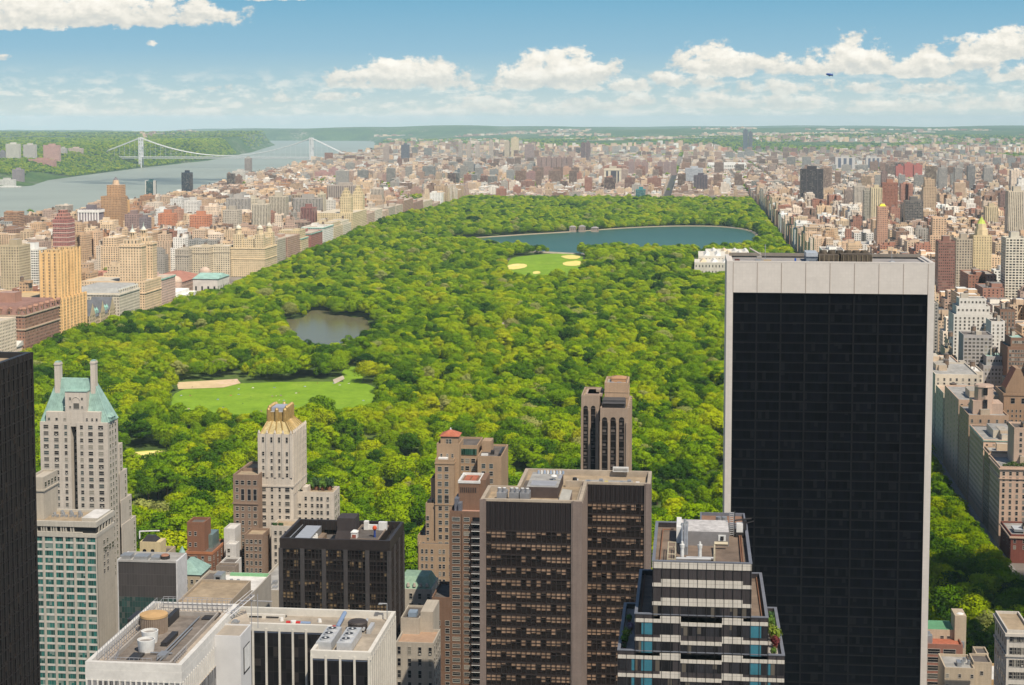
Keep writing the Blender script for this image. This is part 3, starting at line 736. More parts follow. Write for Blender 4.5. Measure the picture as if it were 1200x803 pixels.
def far_woods_build():
 pro = []
 for k in range(3):
  px, py = ((20, 201), (118, 196), (136, 192))[k]
  x, y = ground(px, py); r = thing('shore_tree', (x, y, terr1(x, y)), ('round tree on the far river bank left of the three towers', 'leafy tree on the slope right of the pink apartment block across the river', 'tree on the wooded slope left of the far bridge tower')[k], 'tree', 'trees on the far river bank')
  r.scale = (1.2, 1.2, 1.2); pro.append(link('crown', FAR_CROWN[k], r))
  link('trunk', TRUNK[k], r)
 n = len(FP); S = rng.uniform(.6, 1.25, n) * (1 + .55 * sst(9000, 14000, FP[:, 1]))
 scatter_object('distant_woodland', FP, terr(FP[:, 0], FP[:, 1]), S, rng.integers(0, 3, n), rng.uniform(0, 6.28, n), pro, 'woods and street trees far beyond the park', 'woodland')
far_woods_build()
def haze():
 m = MB(); m.box(-30000, 26000, -1200, 43000, -260, 330, bottom=True)
 mt = bpy.data.materials.new('haze_air'); mt.use_nodes = True; t = NT(mt.node_tree)
 t.n.remove(t.n['Principled BSDF'])
 v = t.node('ShaderNodeVolumePrincipled'); v.inputs['Color'].default_value = (0.62, 0.87, 1.0, 1); v.inputs['Density'].default_value = HAZE_DENSITY; v.inputs['Anisotropy'].default_value = -0.3
 t.l.new(v.outputs[0], t.n['Material Output'].inputs['Volume'])
 o = m.build('haze', mt); tag(o, 'thin blue summer haze over the whole view', 'haze', kind='stuff')
HAZE_DENSITY = 2.5e-5
haze()
# ================================================================== THE CITY BEYOND THE FOREGROUND
PAL = {'tan': (0.53, 0.37, 0.235), 'cream': (0.66, 0.495, 0.325), 'pale': (0.69, 0.575, 0.46), 'white': (0.74, 0.72, 0.67), 'grey': (0.34, 0.32, 0.29), 'brown': (0.27, 0.165, 0.115),
       'red brick': (0.36, 0.175, 0.12), 'orange brick': (0.47, 0.26, 0.15), 'pinkish': (0.44, 0.31, 0.24), 'dark': (0.10, 0.085, 0.085), 'buff': (0.59, 0.425, 0.29)}
ROOFC = [(0.30, 0.27, 0.24), (0.42, 0.38, 0.33), (0.55, 0.52, 0.47), (0.66, 0.65, 0.62), (0.22, 0.20, 0.19), (0.36, 0.28, 0.22), (0.16, 0.15, 0.145), (0.62, 0.6, 0.56)]
g4 = random.Random(11)
def jit(c, a=0.12):
 k = 1 + g4.uniform(-a, a); w = g4.uniform(-.05, .05)
 return (min(.85, c[0] * k * (1 + w)), min(.85, c[1] * k), min(.85, c[2] * k * (1 - w)))
def water_tank_mb(m, x, y, z, r=2.2, h=3.6, leg=2.6, mi=0):
 for dx, dy in ((-1, -1), (1, -1), (1, 1), (-1, 1)): m.bar((x + dx * r * .6, y + dy * r * .6, z), (x + dx * r * .6, y + dy * r * .6, z + leg), .3, mi, (.08, .07, .065))
 m.cyl(x, y, z + leg, z + leg + h, r, r * .96, 12, mi, (.17, .115, .08)); m.cyl(x, y, z + leg + h, z + leg + h + 1.5, r * 1.06, 0, 12, mi, (.13, .11, .10))
class Bld:
 """one generic city building: tiers of (x0,x1,y0,y1,z0,z1), colours, roof kit"""
 def __init__(s, x0, x1, y0, y1, h, kind, colname):
  s.x0, s.x1, s.y0, s.y1 = x0, x1, y0, y1
  s.zb = terr1((x0 + x1) / 2, (y0 + y1) / 2) - 1.5
  s.h = h; s.kind = kind; s.colname = colname; s.col = jit(PAL[colname]); s.roofc = jit(g4.choice(ROOFC)); s.mesh_done = False
  r = g4.random()
  bay = g4.uniform(3.0, 4.4); fl = g4.uniform(3.0, 3.5)
  if kind == 'slab': s.win = (g4.uniform(2.6, 3.6), 2.9, g4.choice([.5, .62, .8]), g4.choice([.5, .6, 1.0]))
  elif kind == 'low': s.win = (g4.uniform(2.2, 3.2), 3.4, .42, .52)
  else: s.win = (bay, fl, g4.uniform(.34, .5), g4.uniform(.44, .56))
  s.set = (h > 42 and kind != 'slab' and r < .6); s.court = (kind == 'block' and h > 30 and r > .55 and (y1 - y0) > 24)
  s.bulk = []; w, d = x1 - x0, y1 - y0
  for _ in range(1 if h < 30 else g4.choice([1, 2, 2])):
   bw, bd = w * g4.uniform(.18, .4), d * g4.uniform(.18, .4); cx, cy = g4.uniform(x0 + bw * .6, x1 - bw * .6), g4.uniform(y0 + bd * .6, y1 - bd * .6)
   s.bulk.append((cx - bw / 2, cx + bw / 2, cy - bd / 2, cy + bd / 2, g4.uniform(2.6, 6 if h > 30 else 3.6)))
  s.tank = h > 20 and kind != 'slab' and g4.random() < .5
  s.tx, s.ty = g4.uniform(x0 + 4, x1 - 4), g4.uniform(y0 + 4, y1 - 4)
 def zt(s): return s.zb + s.h
 def shell(s, m, roof=1, far=False):
  zb, zt, W0 = s.zb, s.zb + s.h, (0, 0, 0, 0)
  if s.set:
   zs = zb + s.h * g4.uniform(.72, .86); t = g4.uniform(2.5, 4.5); t2 = 2 * t if s.h > 60 else 0
   m.box(s.x0, s.x1, s.y0, s.y1, zb, zs, 0, s.col, s.win, top=roof, topcol=s.roofc, v0=zt)
   m.box(s.x0 + t, s.x1 - t, s.y0 + t, s.y1 - t, zs, zt, 0, s.col, s.win, top=roof, topcol=s.roofc, v0=zt)
   if not far: m.rim(s.x0, s.x1, s.y0, s.y1, zs, zs + 1, .5, 0, s.col); m.rim(s.x0 + t, s.x1 - t, s.y0 + t, s.y1 - t, zt, zt + 1.1, .5, 0, s.col)
  elif s.court and not far:
   w = s.x1 - s.x0; d = s.y1 - s.y0; cx = (s.x0 + s.x1) / 2; k = min(5, w * .14)
   poly = [(s.x0, s.y0), (cx - k, s.y0), (cx - k, s.y0 + d * .5), (cx + k, s.y0 + d * .5), (cx + k, s.y0), (s.x1, s.y0), (s.x1, s.y1), (s.x0, s.y1)]
   m.prism(poly, zb, zt, 0, s.col, s.win, top=roof, topcol=s.roofc, v0=zt); m.rimpoly(poly, zt, zt + 1.1, .5, 0, s.col)
  else:
   m.box(s.x0, s.x1, s.y0, s.y1, zb, zt, 0, s.col, s.win, top=roof, topcol=s.roofc, v0=zt)
   if not far: m.rim(s.x0, s.x1, s.y0, s.y1, zt, zt + 1.0, .5, 0, tuple(c * .92 for c in s.col))
 def kit(s, m, far=False):
  zt = s.zb + s.h
  for (a, b, c, d, h) in s.bulk: m.box(a, b, c, d, zt, zt + h, 0, s.col, (0, 0, 0, 0), top=1, topcol=s.roofc)
  if s.tank:
   if far: m.cyl(s.tx, s.ty, zt + 2, zt + 6.5, 2.1, 1.6, 6, 0, (.15, .11, .085), smooth=False)
   else: water_tank_mb(m, s.tx, s.ty, zt, mi=0)
 def screen(s):
  p = [proj(x, y, z) for x in (s.x0, s.x1) for y in (s.y0, s.y1) for z in (s.zb, s.zb + s.h)]
  return min(q[0] for q in p), min(q[1] for q in p), max(q[0] for q in p), max(q[1] for q in p)
CITY = []
def pick(w): 
 r = g4.random() * sum(v for _, v in w)
 for k, v in w:
  r -= v
  if r <= 0: return k
 return w[-1][0]
UWSW = [('tan', 3), ('cream', 3.4), ('buff', 3), ('pinkish', 3.2), ('red brick', 1.2), ('brown', 1.3), ('orange brick', 1.0), ('grey', 1.4), ('white', 1.2), ('pale', 3)]
UESW = [('pale', 3), ('cream', 3), ('tan', 2), ('buff', 2.5), ('white', 2.2), ('grey', 1.5), ('red brick', 2.2), ('brown', 2.2), ('pinkish', 2)]
HARW = [('brown', 4), ('pinkish', 2.5), ('red brick', .9), ('pale', 2), ('grey', 2.4), ('tan', 2.6), ('white', .8), ('buff', 2), ('cream', 1.4)]
LMREC = []
RESERVED = []     # footprints of the named buildings
def free(x0, x1, y0, y1):
 return not any(x0 < c and x1 > a and y0 < d and y1 > b for a, c, b, d in RESERVED)
def lot(x0, x1, y0, y1, h, kind, pal):
 x1 -= g4.choice([.05, .05, .3]); y1 -= .08
 if not free(x0, x1, y0, y1): return
 if x0 < float(east_bank((y0 + y1) / 2)) + 70: return
 B = Bld(x0, x1, y0, y1, h, kind, pick(pal)); pa, pt, pb, _ = B.screen()
 for (a, b, t, Y) in LMREC:      # never taller than leaves the landmarks behind it in view
  if Y > y0 and pa < b and pb > a and pt < t + 17: B.h = max(9.0, min(B.h, at(a, t + 17, y0)[1] - B.zb))
 CITY.append(B)
def city_blocks():
 W = [-665, -905, -1125, -1310, -1430, -1545, -1700, -1860, -2030, -2200, -2380]
 E = [184, 322, 452, 590, 790, 990, 1200, 1450, 1700, 1960]
 N = [-665, -385, -62, 150]
 k = 0; y = 940.0 - 5 * 80.4
 while y < 12600:
  north = y > 4890; far = y > 8600
  xs = [(W[i + 1] + 26, W[i] - (0 if i == 0 else 0)) for i in range(len(W) - 1)] if y > 1500 else []
  xs += [(E[i] + (50 if i == 0 and y < 1240 else 0), E[i + 1] - 24) for i in range(len(E) - 1)]
  if north: xs += [(N[0] + 20, N[1]), (N[1] + 20, N[2] - 32), (N[2], N[3] + 16)]
  y0, y1 = y, y + 61
  for (a, b) in xs:
   if b < -0.46 * y - 60 or a > 0.245 * y + (70 if y > 1300 else 260): continue
   west = a < -640
   if not north: block(a, b, y0, y1, 'west' if west else 'east', UWSW if west else UESW)
   else: block(a, b, y0, y1, 'far' if far else 'north', HARW if a > -1100 or far else UWSW)
  y += 80.4
def block(a, b, y0, y1, zone, pal):
 mid = (y0 + y1) / 2; ramp = max(0, min(1, (mid - 4900) / 2500)) if zone in ('north', 'far') else 0
 if zone in ('north', 'far') and g4.random() < (.075 if zone == 'north' else .035):      # housing-estate block: slabs on a green
  c = g4.choice(['brown', 'pinkish', 'red brick', 'brown', 'grey']); h = g4.choice([38, 42, 46, 54, 60]); x = a + 12
  while x < b - 25:
   w = g4.uniform(20, 46); d = g4.uniform(14, 20); bl = Bld(x, x + w, y0 + 18, y0 + 18 + d, h, 'slab', c)
   if free(x, x + w, y0 + 18, y0 + 36) and x > float(east_bank(mid)) + 120: CITY.append(bl)
   x += w + g4.uniform(24, 40)
  return
 if zone == 'west':
  ends = (46, 68) if a > -1290 else (30, 45); midh = (16, 24); mt = .6; tall = (40, 66) if a > -1290 else (26, 40)
 elif zone == 'east':
  ends = (38, 62); midh = (15, 24); mt = .34; tall = (34, 58)
 elif zone == 'north':
  ends = (17, 27); midh = (13, 19); mt = .14; tall = (24, 44)
  if a < -900 and mid < 7600: ends = (22, 36); mt = .3
 else:
  ends = (14, 24); midh = (11, 18); mt = .08; tall = (24, 45)
 ew = g4.uniform(26, 34)
 fine = mid < 6500
 front_open = zone == 'west' and b > -700    # the lots along the park are listed one by one below
 for (x0, x1) in ((a, a + ew), (b - ew, b)):
  if front_open and x1 > b - 1 and mid < 3420: continue
  if g4.random() < .5: lot(x0, x1, y0, y1, g4.uniform(*ends), 'block', pal)
  else:
   m = g4.uniform(.4, .6) * 61; lot(x0, x1, y0, y0 + m, g4.uniform(*ends), 'block', pal); lot(x0, x1, y0 + m, y1, g4.uniform(*ends) * .9, 'block', pal)
 if zone == 'east' and g4.random() < .13 and a > 300: # a point tower
  x0 = g4.uniform(a + 30, max(a + 31, b - 60)); lot(x0, x0 + 28, y0 + 5, y0 + 33, g4.uniform(75, 115), 'block' if g4.random() < .5 else 'slab', pal)
 if zone == 'west' and g4.random() < .16 and -1290 < a < -800:
  x0 = g4.uniform(a + 30, max(a + 31, b - 60)); lot(x0, x0 + 26, y0 + 5, y0 + 33, g4.uniform(62, 84), 'slab', pal)
 for row in (0, 1):
  x = a + ew + .1
  while x < b - ew - 5:
   if g4.random() < mt: w = g4.uniform(18, 34); h = g4.uniform(*tall); kd = 'block'
   elif fine: w = g4.uniform(12, 30); h = g4.uniform(*midh); kd = 'low'
   else: w = g4.uniform(20, 50); h = g4.uniform(*midh); kd = 'low'
   w = min(w, b - ew - x)
   if w < 5: break
   d = g4.uniform(20, 28)
   if row == 0: lot(x, x + w, y0, y0 + d, h, kd, pal)
   else: lot(x, x + w, y1 - d, y1, h, kd, pal)
   x += w
def body_obj(mb, name, parent, ox, oy, oz, mats=None):
 mb.v = [(p[0] - ox, p[1] - oy, p[2] - oz) for p in mb.v]
 return mb.build(name, mats or [FAC, ROOF], parent)
COPPER = plain('green_copper', (0.235, 0.36, 0.32), 0.6, 0, 0.2, 0.5)
REDTILE = plain('red_roof_tile', (0.40, 0.13, 0.075), 0.8, 0, 0.2, 0.6)
SLATE = plain('grey_slate', (0.13, 0.14, 0.16), 0.6, 0, 0.2, 0.6)
class House:
 """a thing under construction: parts are added around a base point"""
 def __init__(s, name, x, y, label, cat, group=None, z=None):
  s.o = (x, y, (terr1(x, y) if z is None else z)); s.t = thing(name, s.o, label, cat, group)
 def part(s, name, mb, mats=None, parent=None, label=None):
  mb.v = [(p[0] - s.o[0], p[1] - s.o[1], p[2] - s.o[2]) for p in mb.v]
  return mb.build(name, mats or [FAC, ROOF], parent or s.t, None, label)
def roof_kit(H, x0, x1, y0, y1, z, col, n=2, tank=True, seed=0):
 g = random.Random(seed)
 for k in range(n):
  w, d, h = (x1 - x0) * g.uniform(.2, .35), (y1 - y0) * g.uniform(.2, .35), g.uniform(3, 6)
  cx, cy = g.uniform(x0 + w * .6, x1 - w * .6), g.uniform(y0 + d * .6, y1 - d * .6)
  m = MB(); m.box(cx - w / 2, cx + w / 2, cy - d / 2, cy + d / 2, z, z + h, 0, col, (0, 0, 0, 0), top=1, topcol=(.4, .36, .3)); H.part('bulkhead', m)
 if tank:
  m = MB(); water_tank_mb(m, g.uniform(x0 + 4, x1 - 4), g.uniform(y0 + 4, y1 - 4), z); H.part('water_tank', m, [ROOF])
CPWG = 'apartment houses along the left edge of the park'
def ratio(px): return float(at(px, 300, 1.0)[0])
def cpwY(px): return -665 / ratio(px)
def front(pxa, pxb, py_top, depth, col, label, name='apartment_house', win=WIN0, cornice=None, setb=0, tank=True, seed=0, roofc=(.42, .37, .3), eX=CPW_X):
 """apartment house whose park front runs from photo column pxa to pxb"""
 ya, yb = eX / ratio(pxa), eX / ratio(pxb)
 zt = at(pxa, py_top, ya)[1]; x1 = eX; x0 = eX - depth
 RESERVED.append((x0, x1, ya, yb))
 H = House(name, (x0 + x1) / 2, (ya + yb) / 2, label, 'apartment building', CPWG)
 zb = H.o[2] - .5; m = MB()
 if setb:
  zs = zt - setb; m.box(x0, x1, ya, yb, zb, zs, 0, col, win, top=1, topcol=roofc, v0=zt); m.rim(x0, x1, ya, yb, zs, zs + 1, .5, 0, col); H.part('facade', m)
  t = 4; m = MB(); m.box(x0 + t, x1 - t, ya + t, yb - t, zs, zt, 0, col, win, top=1, topcol=roofc, v0=zt); m.rim(x0 + t, x1 - t, ya + t, yb - t, zt, zt + 1, .5, 0, col); H.part('upper_storeys', m)
 else:
  m.box(x0, x1, ya, yb, zb, zt, 0, col, win, top=1, topcol=roofc, v0=zt); m.rim(x0, x1, ya, yb, zt, zt + 1.1, .5, 0, col); H.part('facade', m)
 if cornice is not None:
  m = MB(); m.rim(x0 - .8, x1 + .8, ya - .8, yb + .8, zt - 1.4 - (setb or 0), zt + .2 - (setb or 0), .79, 0, cornice); H.part('cornice', m, [ROOF])
 roof_kit(H, x0 + 3, x1 - 3, ya + 3, yb - 3, zt, tuple(c * .9 for c in col), 2, tank, seed)
 return H, (x0, x1, ya, yb, zb, zt)
def turret(H, x, y, z0, r, body, cup, col, dome=(0.5, 0.47, 0.4), name='turret', n=8):
 m = MB(); m.cyl(x, y, z0, z0 + body, r, r * .95, n, 0, col, smooth=False); m.cyl(x, y, z0 + body, z0 + body + .8, r * 1.12, r * 1.12, n, 0, col, smooth=False)
 o = H.part(name, m, [ROOF])
 m = MB(); k = 6; prev = None
 for j in range(k):
  a0, a1 = j / k * 1.5708, (j + 1) / k * 1.5708
  m.cyl(x, y, z0 + body + .8 + cup * math.sin(a0) * .8, z0 + body + .8 + cup * math.sin(a1) * .8, r * .9 * math.cos(a0) + .01, r * .9 * math.cos(a1) + .02, 10, 0, dome, cap=False)
 m.cyl(x, y, z0 + body + .8 + cup * .78, z0 + body + .8 + cup * 1.25, r * .22, .05, 6, 0, dome)
 H.part('dome', m, [ROOF], o)
def park_west():
 W1 = (3.6, 3.3, .36, .5)
 front(-12, 17, 381, 40, PAL['pale'], 'pale grey-beige apartment house at the left frame edge above the black tower', win=W1, seed=1)
 H = House('meeting_hall', -690, cpwY(26), 'small white stone hall with a pediment beside the red-brown mansard block', 'hall', CPWG); RESERVED.append((-715, -665, cpwY(18), cpwY(36)))
 m = MB(); z = H.o[2]; m.box(-712, -668, cpwY(19), cpwY(33), z - 1, z + 17, 0, PAL['pale'], (6, 15, .3, .6), top=1, topcol=(.6, .58, .52)); H.part('hall_body', m)
 m = MB(); m.hip(-713, -667, cpwY(19) - 1, cpwY(33) + 1, z + 17, z + 22, -713, -667, cpwY(26) - .1, cpwY(26) + .1, 0, (.55, .54, .5)); H.part('gable_roof', m, [ROOF])
 ya, yb = cpwY(41), cpwY(68); H = House('mansard_block', -695, (ya + yb) / 2, 'red-brown brick block with bulky mansard roof, in front of the golden twin-towered block', 'apartment building', CPWG)
 RESERVED.append((-735, -665, ya - 40, yb)); zb = H.o[2] - .5; zt = at(41, 366, ya)[1]; c = (0.30, 0.165, 0.115)
 m = MB(); m.box(-735, -665, ya - 30, yb, zb, zt, 0, c, (3.4, 3.4, .36, .5), top=1, topcol=(.3, .22, .18), v0=zt); H.part('facade', m)
 for k, zz in enumerate((zt - 14, zt)):
  m = MB(); m.rim(-735.9, -664.1, ya - 30.9, yb + .9, zz - .8, zz + .5, .88, 0, (.5, .38, .28)); H.part('cornice', m, [ROOF])
 m = MB(); m.hip(-734.5, -665.5, ya - 29.5, yb - .5, zt + .55, zt + 9, -730, -670, ya - 25, yb - 5, 0, (.23, .125, .10)); H.part('mansard_roof', m, [ROOF])
 for k in range(7):
  yy = ya - 26 + k * 15; m = MB(); m.box(-668.5, -664.8, yy - 1.6, yy + 1.6, zt + .3, zt + 6, 0, c, (3, 5, .5, .6)); m.hip(-669, -664.4, yy - 2, yy + 2, zt + 6, zt + 8.3, -669, -664.4, yy - .05, yy + .05, 0, c); H.part('dormer', m)
  xx = -731 + k * 10; m = MB(); m.box(xx - 1.6, xx + 1.6, ya - 30.2, ya - 26.5, zt + .3, zt + 6, 0, c, (3, 5, .5, .6)); m.hip(xx - 2, xx + 2, ya - 30.6, ya - 26, zt + 6, zt + 8.3, xx - .05, xx + .05, ya - 30.6, ya - 26, 0, c); H.part('dormer', m)
 m = MB(); m.box(-708, -690, ya + 6, ya + 24, zt + 9, zt + 19, 0, (.36, .2, .145), (0, 0, 0, 0), top=1, topcol=(.3, .2, .17)); H.part('stair_tower', m)
 gold = (0.66, 0.44, 0.215); ya, yb = cpwY(70.5), cpwY(101); H = House('twin_tower_block', -700, (ya + yb) / 2, 'golden-orange art deco apartment block with two broad ribbed towers', 'apartment building', CPWG)
 RESERVED.append((-740, -665, ya, yb)); zb = H.o[2] - .5; z1 = at(70, 352, ya)[1]; z2 = at(72, 297, ya + 4)[1]
 m = MB(); m.box(-738, -665, ya, yb, zb, z1, 0, gold, (3.3, 3.25, .42, .5), top=1, topcol=(.45, .33, .18), v0=z1); m.rim(-738, -665, ya, yb, z1, z1 + 1, .5, 0, gold); H.part('facade', m)
 L = yb - ya
 for k in range(8):
  yy = ya + 4 + k * (L - 8) / 7; m = MB(); m.box(-666, -663.8, yy - .8, yy + .8, zb + 6, z1 + 2, 0, tuple(q * 1.08 for q in gold), (0, 0, 0, 0)); H.part('rib', m)
 for a, b in ((ya + 4, ya + 30), (yb - 34, yb - 8)):
  m = MB(); m.box(-690, -668, a, b, z1, z2, 0, gold, (3.0, 3.25, .4, .55), top=1, topcol=(.45, .33, .18), v0=z2); o = H.part('tower', m)
  m = MB(); m.box(-687, -671, a + 3, b - 3, z2, z2 + 3, 0, gold, (2.2, 9, .45, .8), top=1, topcol=(.42, .3, .16)); H.part('crown', m, None, o)
  for k in range(4):
   xx = -688.5 + k * 6.2; m = MB(); m.box(xx - .8, xx + .8, a - 1.1, a + .5, z1 + 1, z2 + 3, 0, tuple(q * 1.1 for q in gold), (0, 0, 0, 0)); H.part('rib', m, None, o)
  for k in range(3):
   yy = a + 4 + k * (b - a - 8) / 2; m = MB(); m.box(-668.5, -666.8, yy - 1, yy + 1, z1 + 1, z2 + 3, 0, tuple(q * 1.1 for q in gold), (0, 0, 0, 0)); H.part('rib', m, None, o)
 ya, yb = cpwY(104), cpwY(134); H = House('gabled_house', -695, (ya + yb) / 2, 'gabled yellow-brick house with steep slate roofs and copper dormers, right of the golden towers', 'apartment building', CPWG)
 RESERVED.append((-735, -665, ya, yb)); zb = H.o[2] - .5; zt = at(104, 374, ya)[1]; c = (0.50, 0.40, 0.255)
 m = MB(); m.box(-728, -667, ya, yb, zb, zt, 0, c, (4, 4.0, .36, .55), top=1, topcol=(.2, .2, .2), v0=zt); H.part('facade', m)
 m = MB(); m.hip(-728.5, -666.5, ya - .5, yb + .5, zt + .05, zt + 12, -722, -673, ya + 6, yb - 6, 0, (.12, .125, .14)); H.part('slate_roof', m, [ROOF])
 L = yb - ya
 for yy, w in ((ya + 9, 9), (ya + L * .5, 7), (yb - 9, 9)):
  m = MB(); m.box(-680, -665.2, yy - w, yy + w, zb, zt + 3, 0, c, (4, 4.0, .36, .55), v0=zt)
  for s in (-1, 1): m.face([(-665.2, yy + s * w, zt + 3), (-665.2, yy, zt + 17), (-690, yy, zt + 17), (-690, yy + s * w, zt + 3)][::s], 1, (.12, .125, .14), (0, 0, 0, 0))
  m.face([(-665.1, yy - w, zt + 3), (-665.1, yy + w, zt + 3), (-665.1, yy, zt + 17)], 0, c, (4, 4.0, .3, .5)); H.part('gable', m)
 for xx in (-718, -697, -676):
  m = MB(); w = 7
  m.box(xx - w, xx + w, ya - .6, ya + 12, zt - 2, zt + 3, 0, c, (4, 4, .36, .5))
  for s in (-1, 1): m.face([(xx + s * w, ya - .6, zt + 3), (xx, ya - .6, zt + 15), (xx, ya + 20, zt + 15), (xx + s * w, ya + 20, zt + 3)][::-s], 1, (.12, .125, .14), (0, 0, 0, 0))
  m.face([(xx - w, ya - .7, zt + 3), (xx + w, ya - .7, zt + 3), (xx, ya - .7, zt + 15)], 0, c, (4, 4, .3, .5)); H.part('gable', m)
 for k in range(8):
  yy = ya + 20 + k * (L - 36) / 7; m = MB(); m.box(-671.5, -667.5, yy - 1.1, yy + 1.1, zt + 3, zt + 6.5, 0, (.24, .42, .37), (0, 0, 0, 0)); m.cyl(-669.5, yy, zt + 6.5, zt + 10, 1.9, 0, 6, 0, (.25, .45, .38)); H.part('dormer', m, [ROOF])
 for k in range(4):
  m = MB(); m.box(-700, -698, ya + 12 + k * 18, ya + 15 + k * 18, zt + 10, zt + 18, 0, (.45, .33, .22), (0, 0, 0, 0)); H.part('chimney', m)
 H, q = front(139, 163, 345, 56, (0.60, 0.53, 0.42), 'grey-white stone block with mansard and dormers between the gabled house and the cream twin towers', 'stone_block', (3.6, 3.6, .34, .52), cornice=(.6, .55, .46), tank=False, seed=4)
 x0, x1, ya, yb, zb, zt = q
 m = MB(); m.hip(x0 + .6, x1 - .6, ya + .6, yb - .6, zt + 1.12, zt + 7, x0 + 5, x1 - 5, ya + 5, yb - 5, 0, (.32, .32, .31)); H.part('mansard_roof', m, [ROOF])
 for k in range(9):
  yy = ya + 5 + k * (yb - ya - 10) / 8; m = MB(); m.box(x1 - 3.5, x1 - .2, yy - 1.2, yy + 1.2, zt + .8, zt + 5, 0, (.62, .57, .48), (2.4, 4, .5, .6)); m.cyl(x1 - 1.7, yy, zt + 5, zt + 6.6, 1.6, 0, 6, 0, (.4, .42, .4)); H.part('dormer', m)
 c = (0.68, 0.51, 0.335); ya, yb = cpwY(169), cpwY(188.5); H = House('twin_tower_block', -695, (ya + yb) / 2, 'cream twin-towered apartment block with little domed temples on top, right of the gabled house', 'apartment building', CPWG)
 RESERVED.append((-745, -665, ya, yb)); zb = H.o[2] - .5; z1 = at(169, 331, ya)[1]; z2 = at(169, 287, ya)[1]
 w = (3.4, 3.25, .34, .5); m = MB(); m.box(-745, -665, ya, yb, zb, z1, 0, c, w, top=1, topcol=(.45, .4, .32), v0=z1); m.rim(-745, -665, ya, yb, z1, z1 + 1, .5, 0, c); H.part('facade', m)
 m = MB(); m.rim(-745.8, -664.2, ya - .8, yb + .8, z1 - 14, z1 - 12.6, .79, 0, tuple(k * 1.05 for k in c)); H.part('cornice', m, [ROOF])
 L = yb - ya
 for a, b in ((ya + 2, ya + 19), (yb - 20, yb - 3)):
  for xa, xb, zz in ((-697, -669, z2),):
   m = MB(); m.box(xa, xb, a, b, z1, zz, 0, c, w, top=1, topcol=(.45, .4, .32), v0=zz); o = H.part('tower', m)
   m = MB(); m.rim(xa - .7, xb + .7, a - .7, b + .7, zz - 3, zz - 1.6, .69, 0, tuple(k * 1.06 for k in c)); H.part('cornice', m, [ROOF], o)
   cx, cy = (xa + xb) / 2, (a + b) / 2
   m = MB(); m.box(cx - 9, cx + 9, cy - 8, cy + 8, zz, zz + 6, 0, c, (4, 6, .3, .6), top=1, topcol=(.45, .4, .32)); H.part('crown', m, None, o)
   m = MB()
   for k in range(10): m.cyl(cx + 4.4 * math.cos(k * .628), cy + 4.4 * math.sin(k * .628), zz + 6, zz + 14, .55, .5, 6, 0, c)
   m.cyl(cx, cy, zz + 6, zz + 14, 3.2, 3.2, 10, 0, tuple(k * .8 for k in c)); m.cyl(cx, cy, zz + 14, zz + 15, 5.3, 5.3, 12, 0, c); m.cyl(cx, cy, zz + 15, zz + 19, 3.6, 1.2, 10, 0, (.5, .52, .47)); m.cyl(cx, cy, zz + 19, zz + 25, .8, .05, 6, 0, (.4, .5, .45)); H.part('temple', m, [ROOF], o)
 front(189, 205, 327, 40, (0.60, 0.42, 0.36), 'narrow pink-and-white block with a green rim just right of the cream twin towers', win=W1, cornice=(.3, .5, .42), seed=6)
 H = House('society_house', -690, cpwY(220), 'low white stone museum house with a flat bright roof beside the park trees', 'museum', CPWG); RESERVED.append((-720, -665, cpwY(206), cpwY(236)))
 m = MB(); z = H.o[2]; a, b = cpwY(210), cpwY(232); m.box(-712, -667, a, b, z - 1, z + 18, 0, PAL['white'], (7, 14, .25, .55), top=1, topcol=(.72, .72, .7), v0=z + 18); m.rim(-712, -667, a, b, z + 18, z + 19, .6, 0, PAL['white']); H.part('hall_body', m)
 m = MB(); m.box(-703, -676, a + 6, b - 6, z + 18, z + 23, 0, PAL['white'], (0, 0, 0, 0), top=1, topcol=(.75, .74, .72)); H.part('upper_storey', m)
 for k in range(8):
  m = MB(); yy = a + 12 + k * 8; m.cyl(-666, yy, z, z + 14, .9, .8, 8, 0, PAL['white']); H.part('column', m, [ROOF])
 a, b = cpwY(240), cpwY(266); H = House('museum', -740, (a + b) / 2, 'big pink stone museum with red hipped roofs and a round corner turret facing the park', 'museum', CPWG); RESERVED.append((-935, -640, a - 60, 2500)); RESERVED.append((-720, -640, 2490, 2546))
 z = H.o[2]; c = (0.46, 0.32, 0.25)
 for x0, x1, y0, y1, h in ((-900, -700, a - 30, a - 5, 27), (-760, -700, a - 5, b, 27), (-900, -760, b - 40, b, 25), (-860, -830, a - 5, b - 40, 24), (-930, -900, a - 40, b, 24)):
  m = MB(); m.box(x0, x1, y0, y1, z - 1, z + h, 0, c, (4, 5, .35, .6), top=1, topcol=(.4, .2, .15), v0=z + h); o = H.part('wing', m)
  dx, dy = (x1 - x0), (y1 - y0); s = min(dx, dy) * .42
  m = MB(); m.hip(x0 - .8, x1 + .8, y0 - .8, y1 + .8, z + h + .05, z + h + 9, x0 + s, x1 - s, y0 + s, y1 - s, 0, (.34, .15, .105)); H.part('hip_roof', m, [ROOF], o)
 for tx, ty in ((-698, a - 28), (-698, b), (-900, a - 30)):
  m = MB(); m.cyl(tx, ty, z - 1, z + 31, 8.5, 8.5, 16, 0, c, smooth=True); o = H.part('turret', m, [ROOF]); m = MB()
  for j in range(5): m.cyl(tx, ty, z + 31 + 8 * math.sin(j * .3), z + 31 + 8 * math.sin((j + 1) * .3), 8.8 * math.cos(j * .3), 8.8 * math.cos((j + 1) * .3), 14, 0, (.5, .38, .3), cap=False)
  H.part('dome', m, [ROOF], o)
 m = MB(); m.box(-690, -655, (a + b) / 2 - 30, (a + b) / 2 + 30, z - 1, z + 30, 0, (.6, .55, .5), (9, 26, .3, .6), top=1, topcol=(.30, .44, .39)); o = H.part('entrance_pavilion', m)
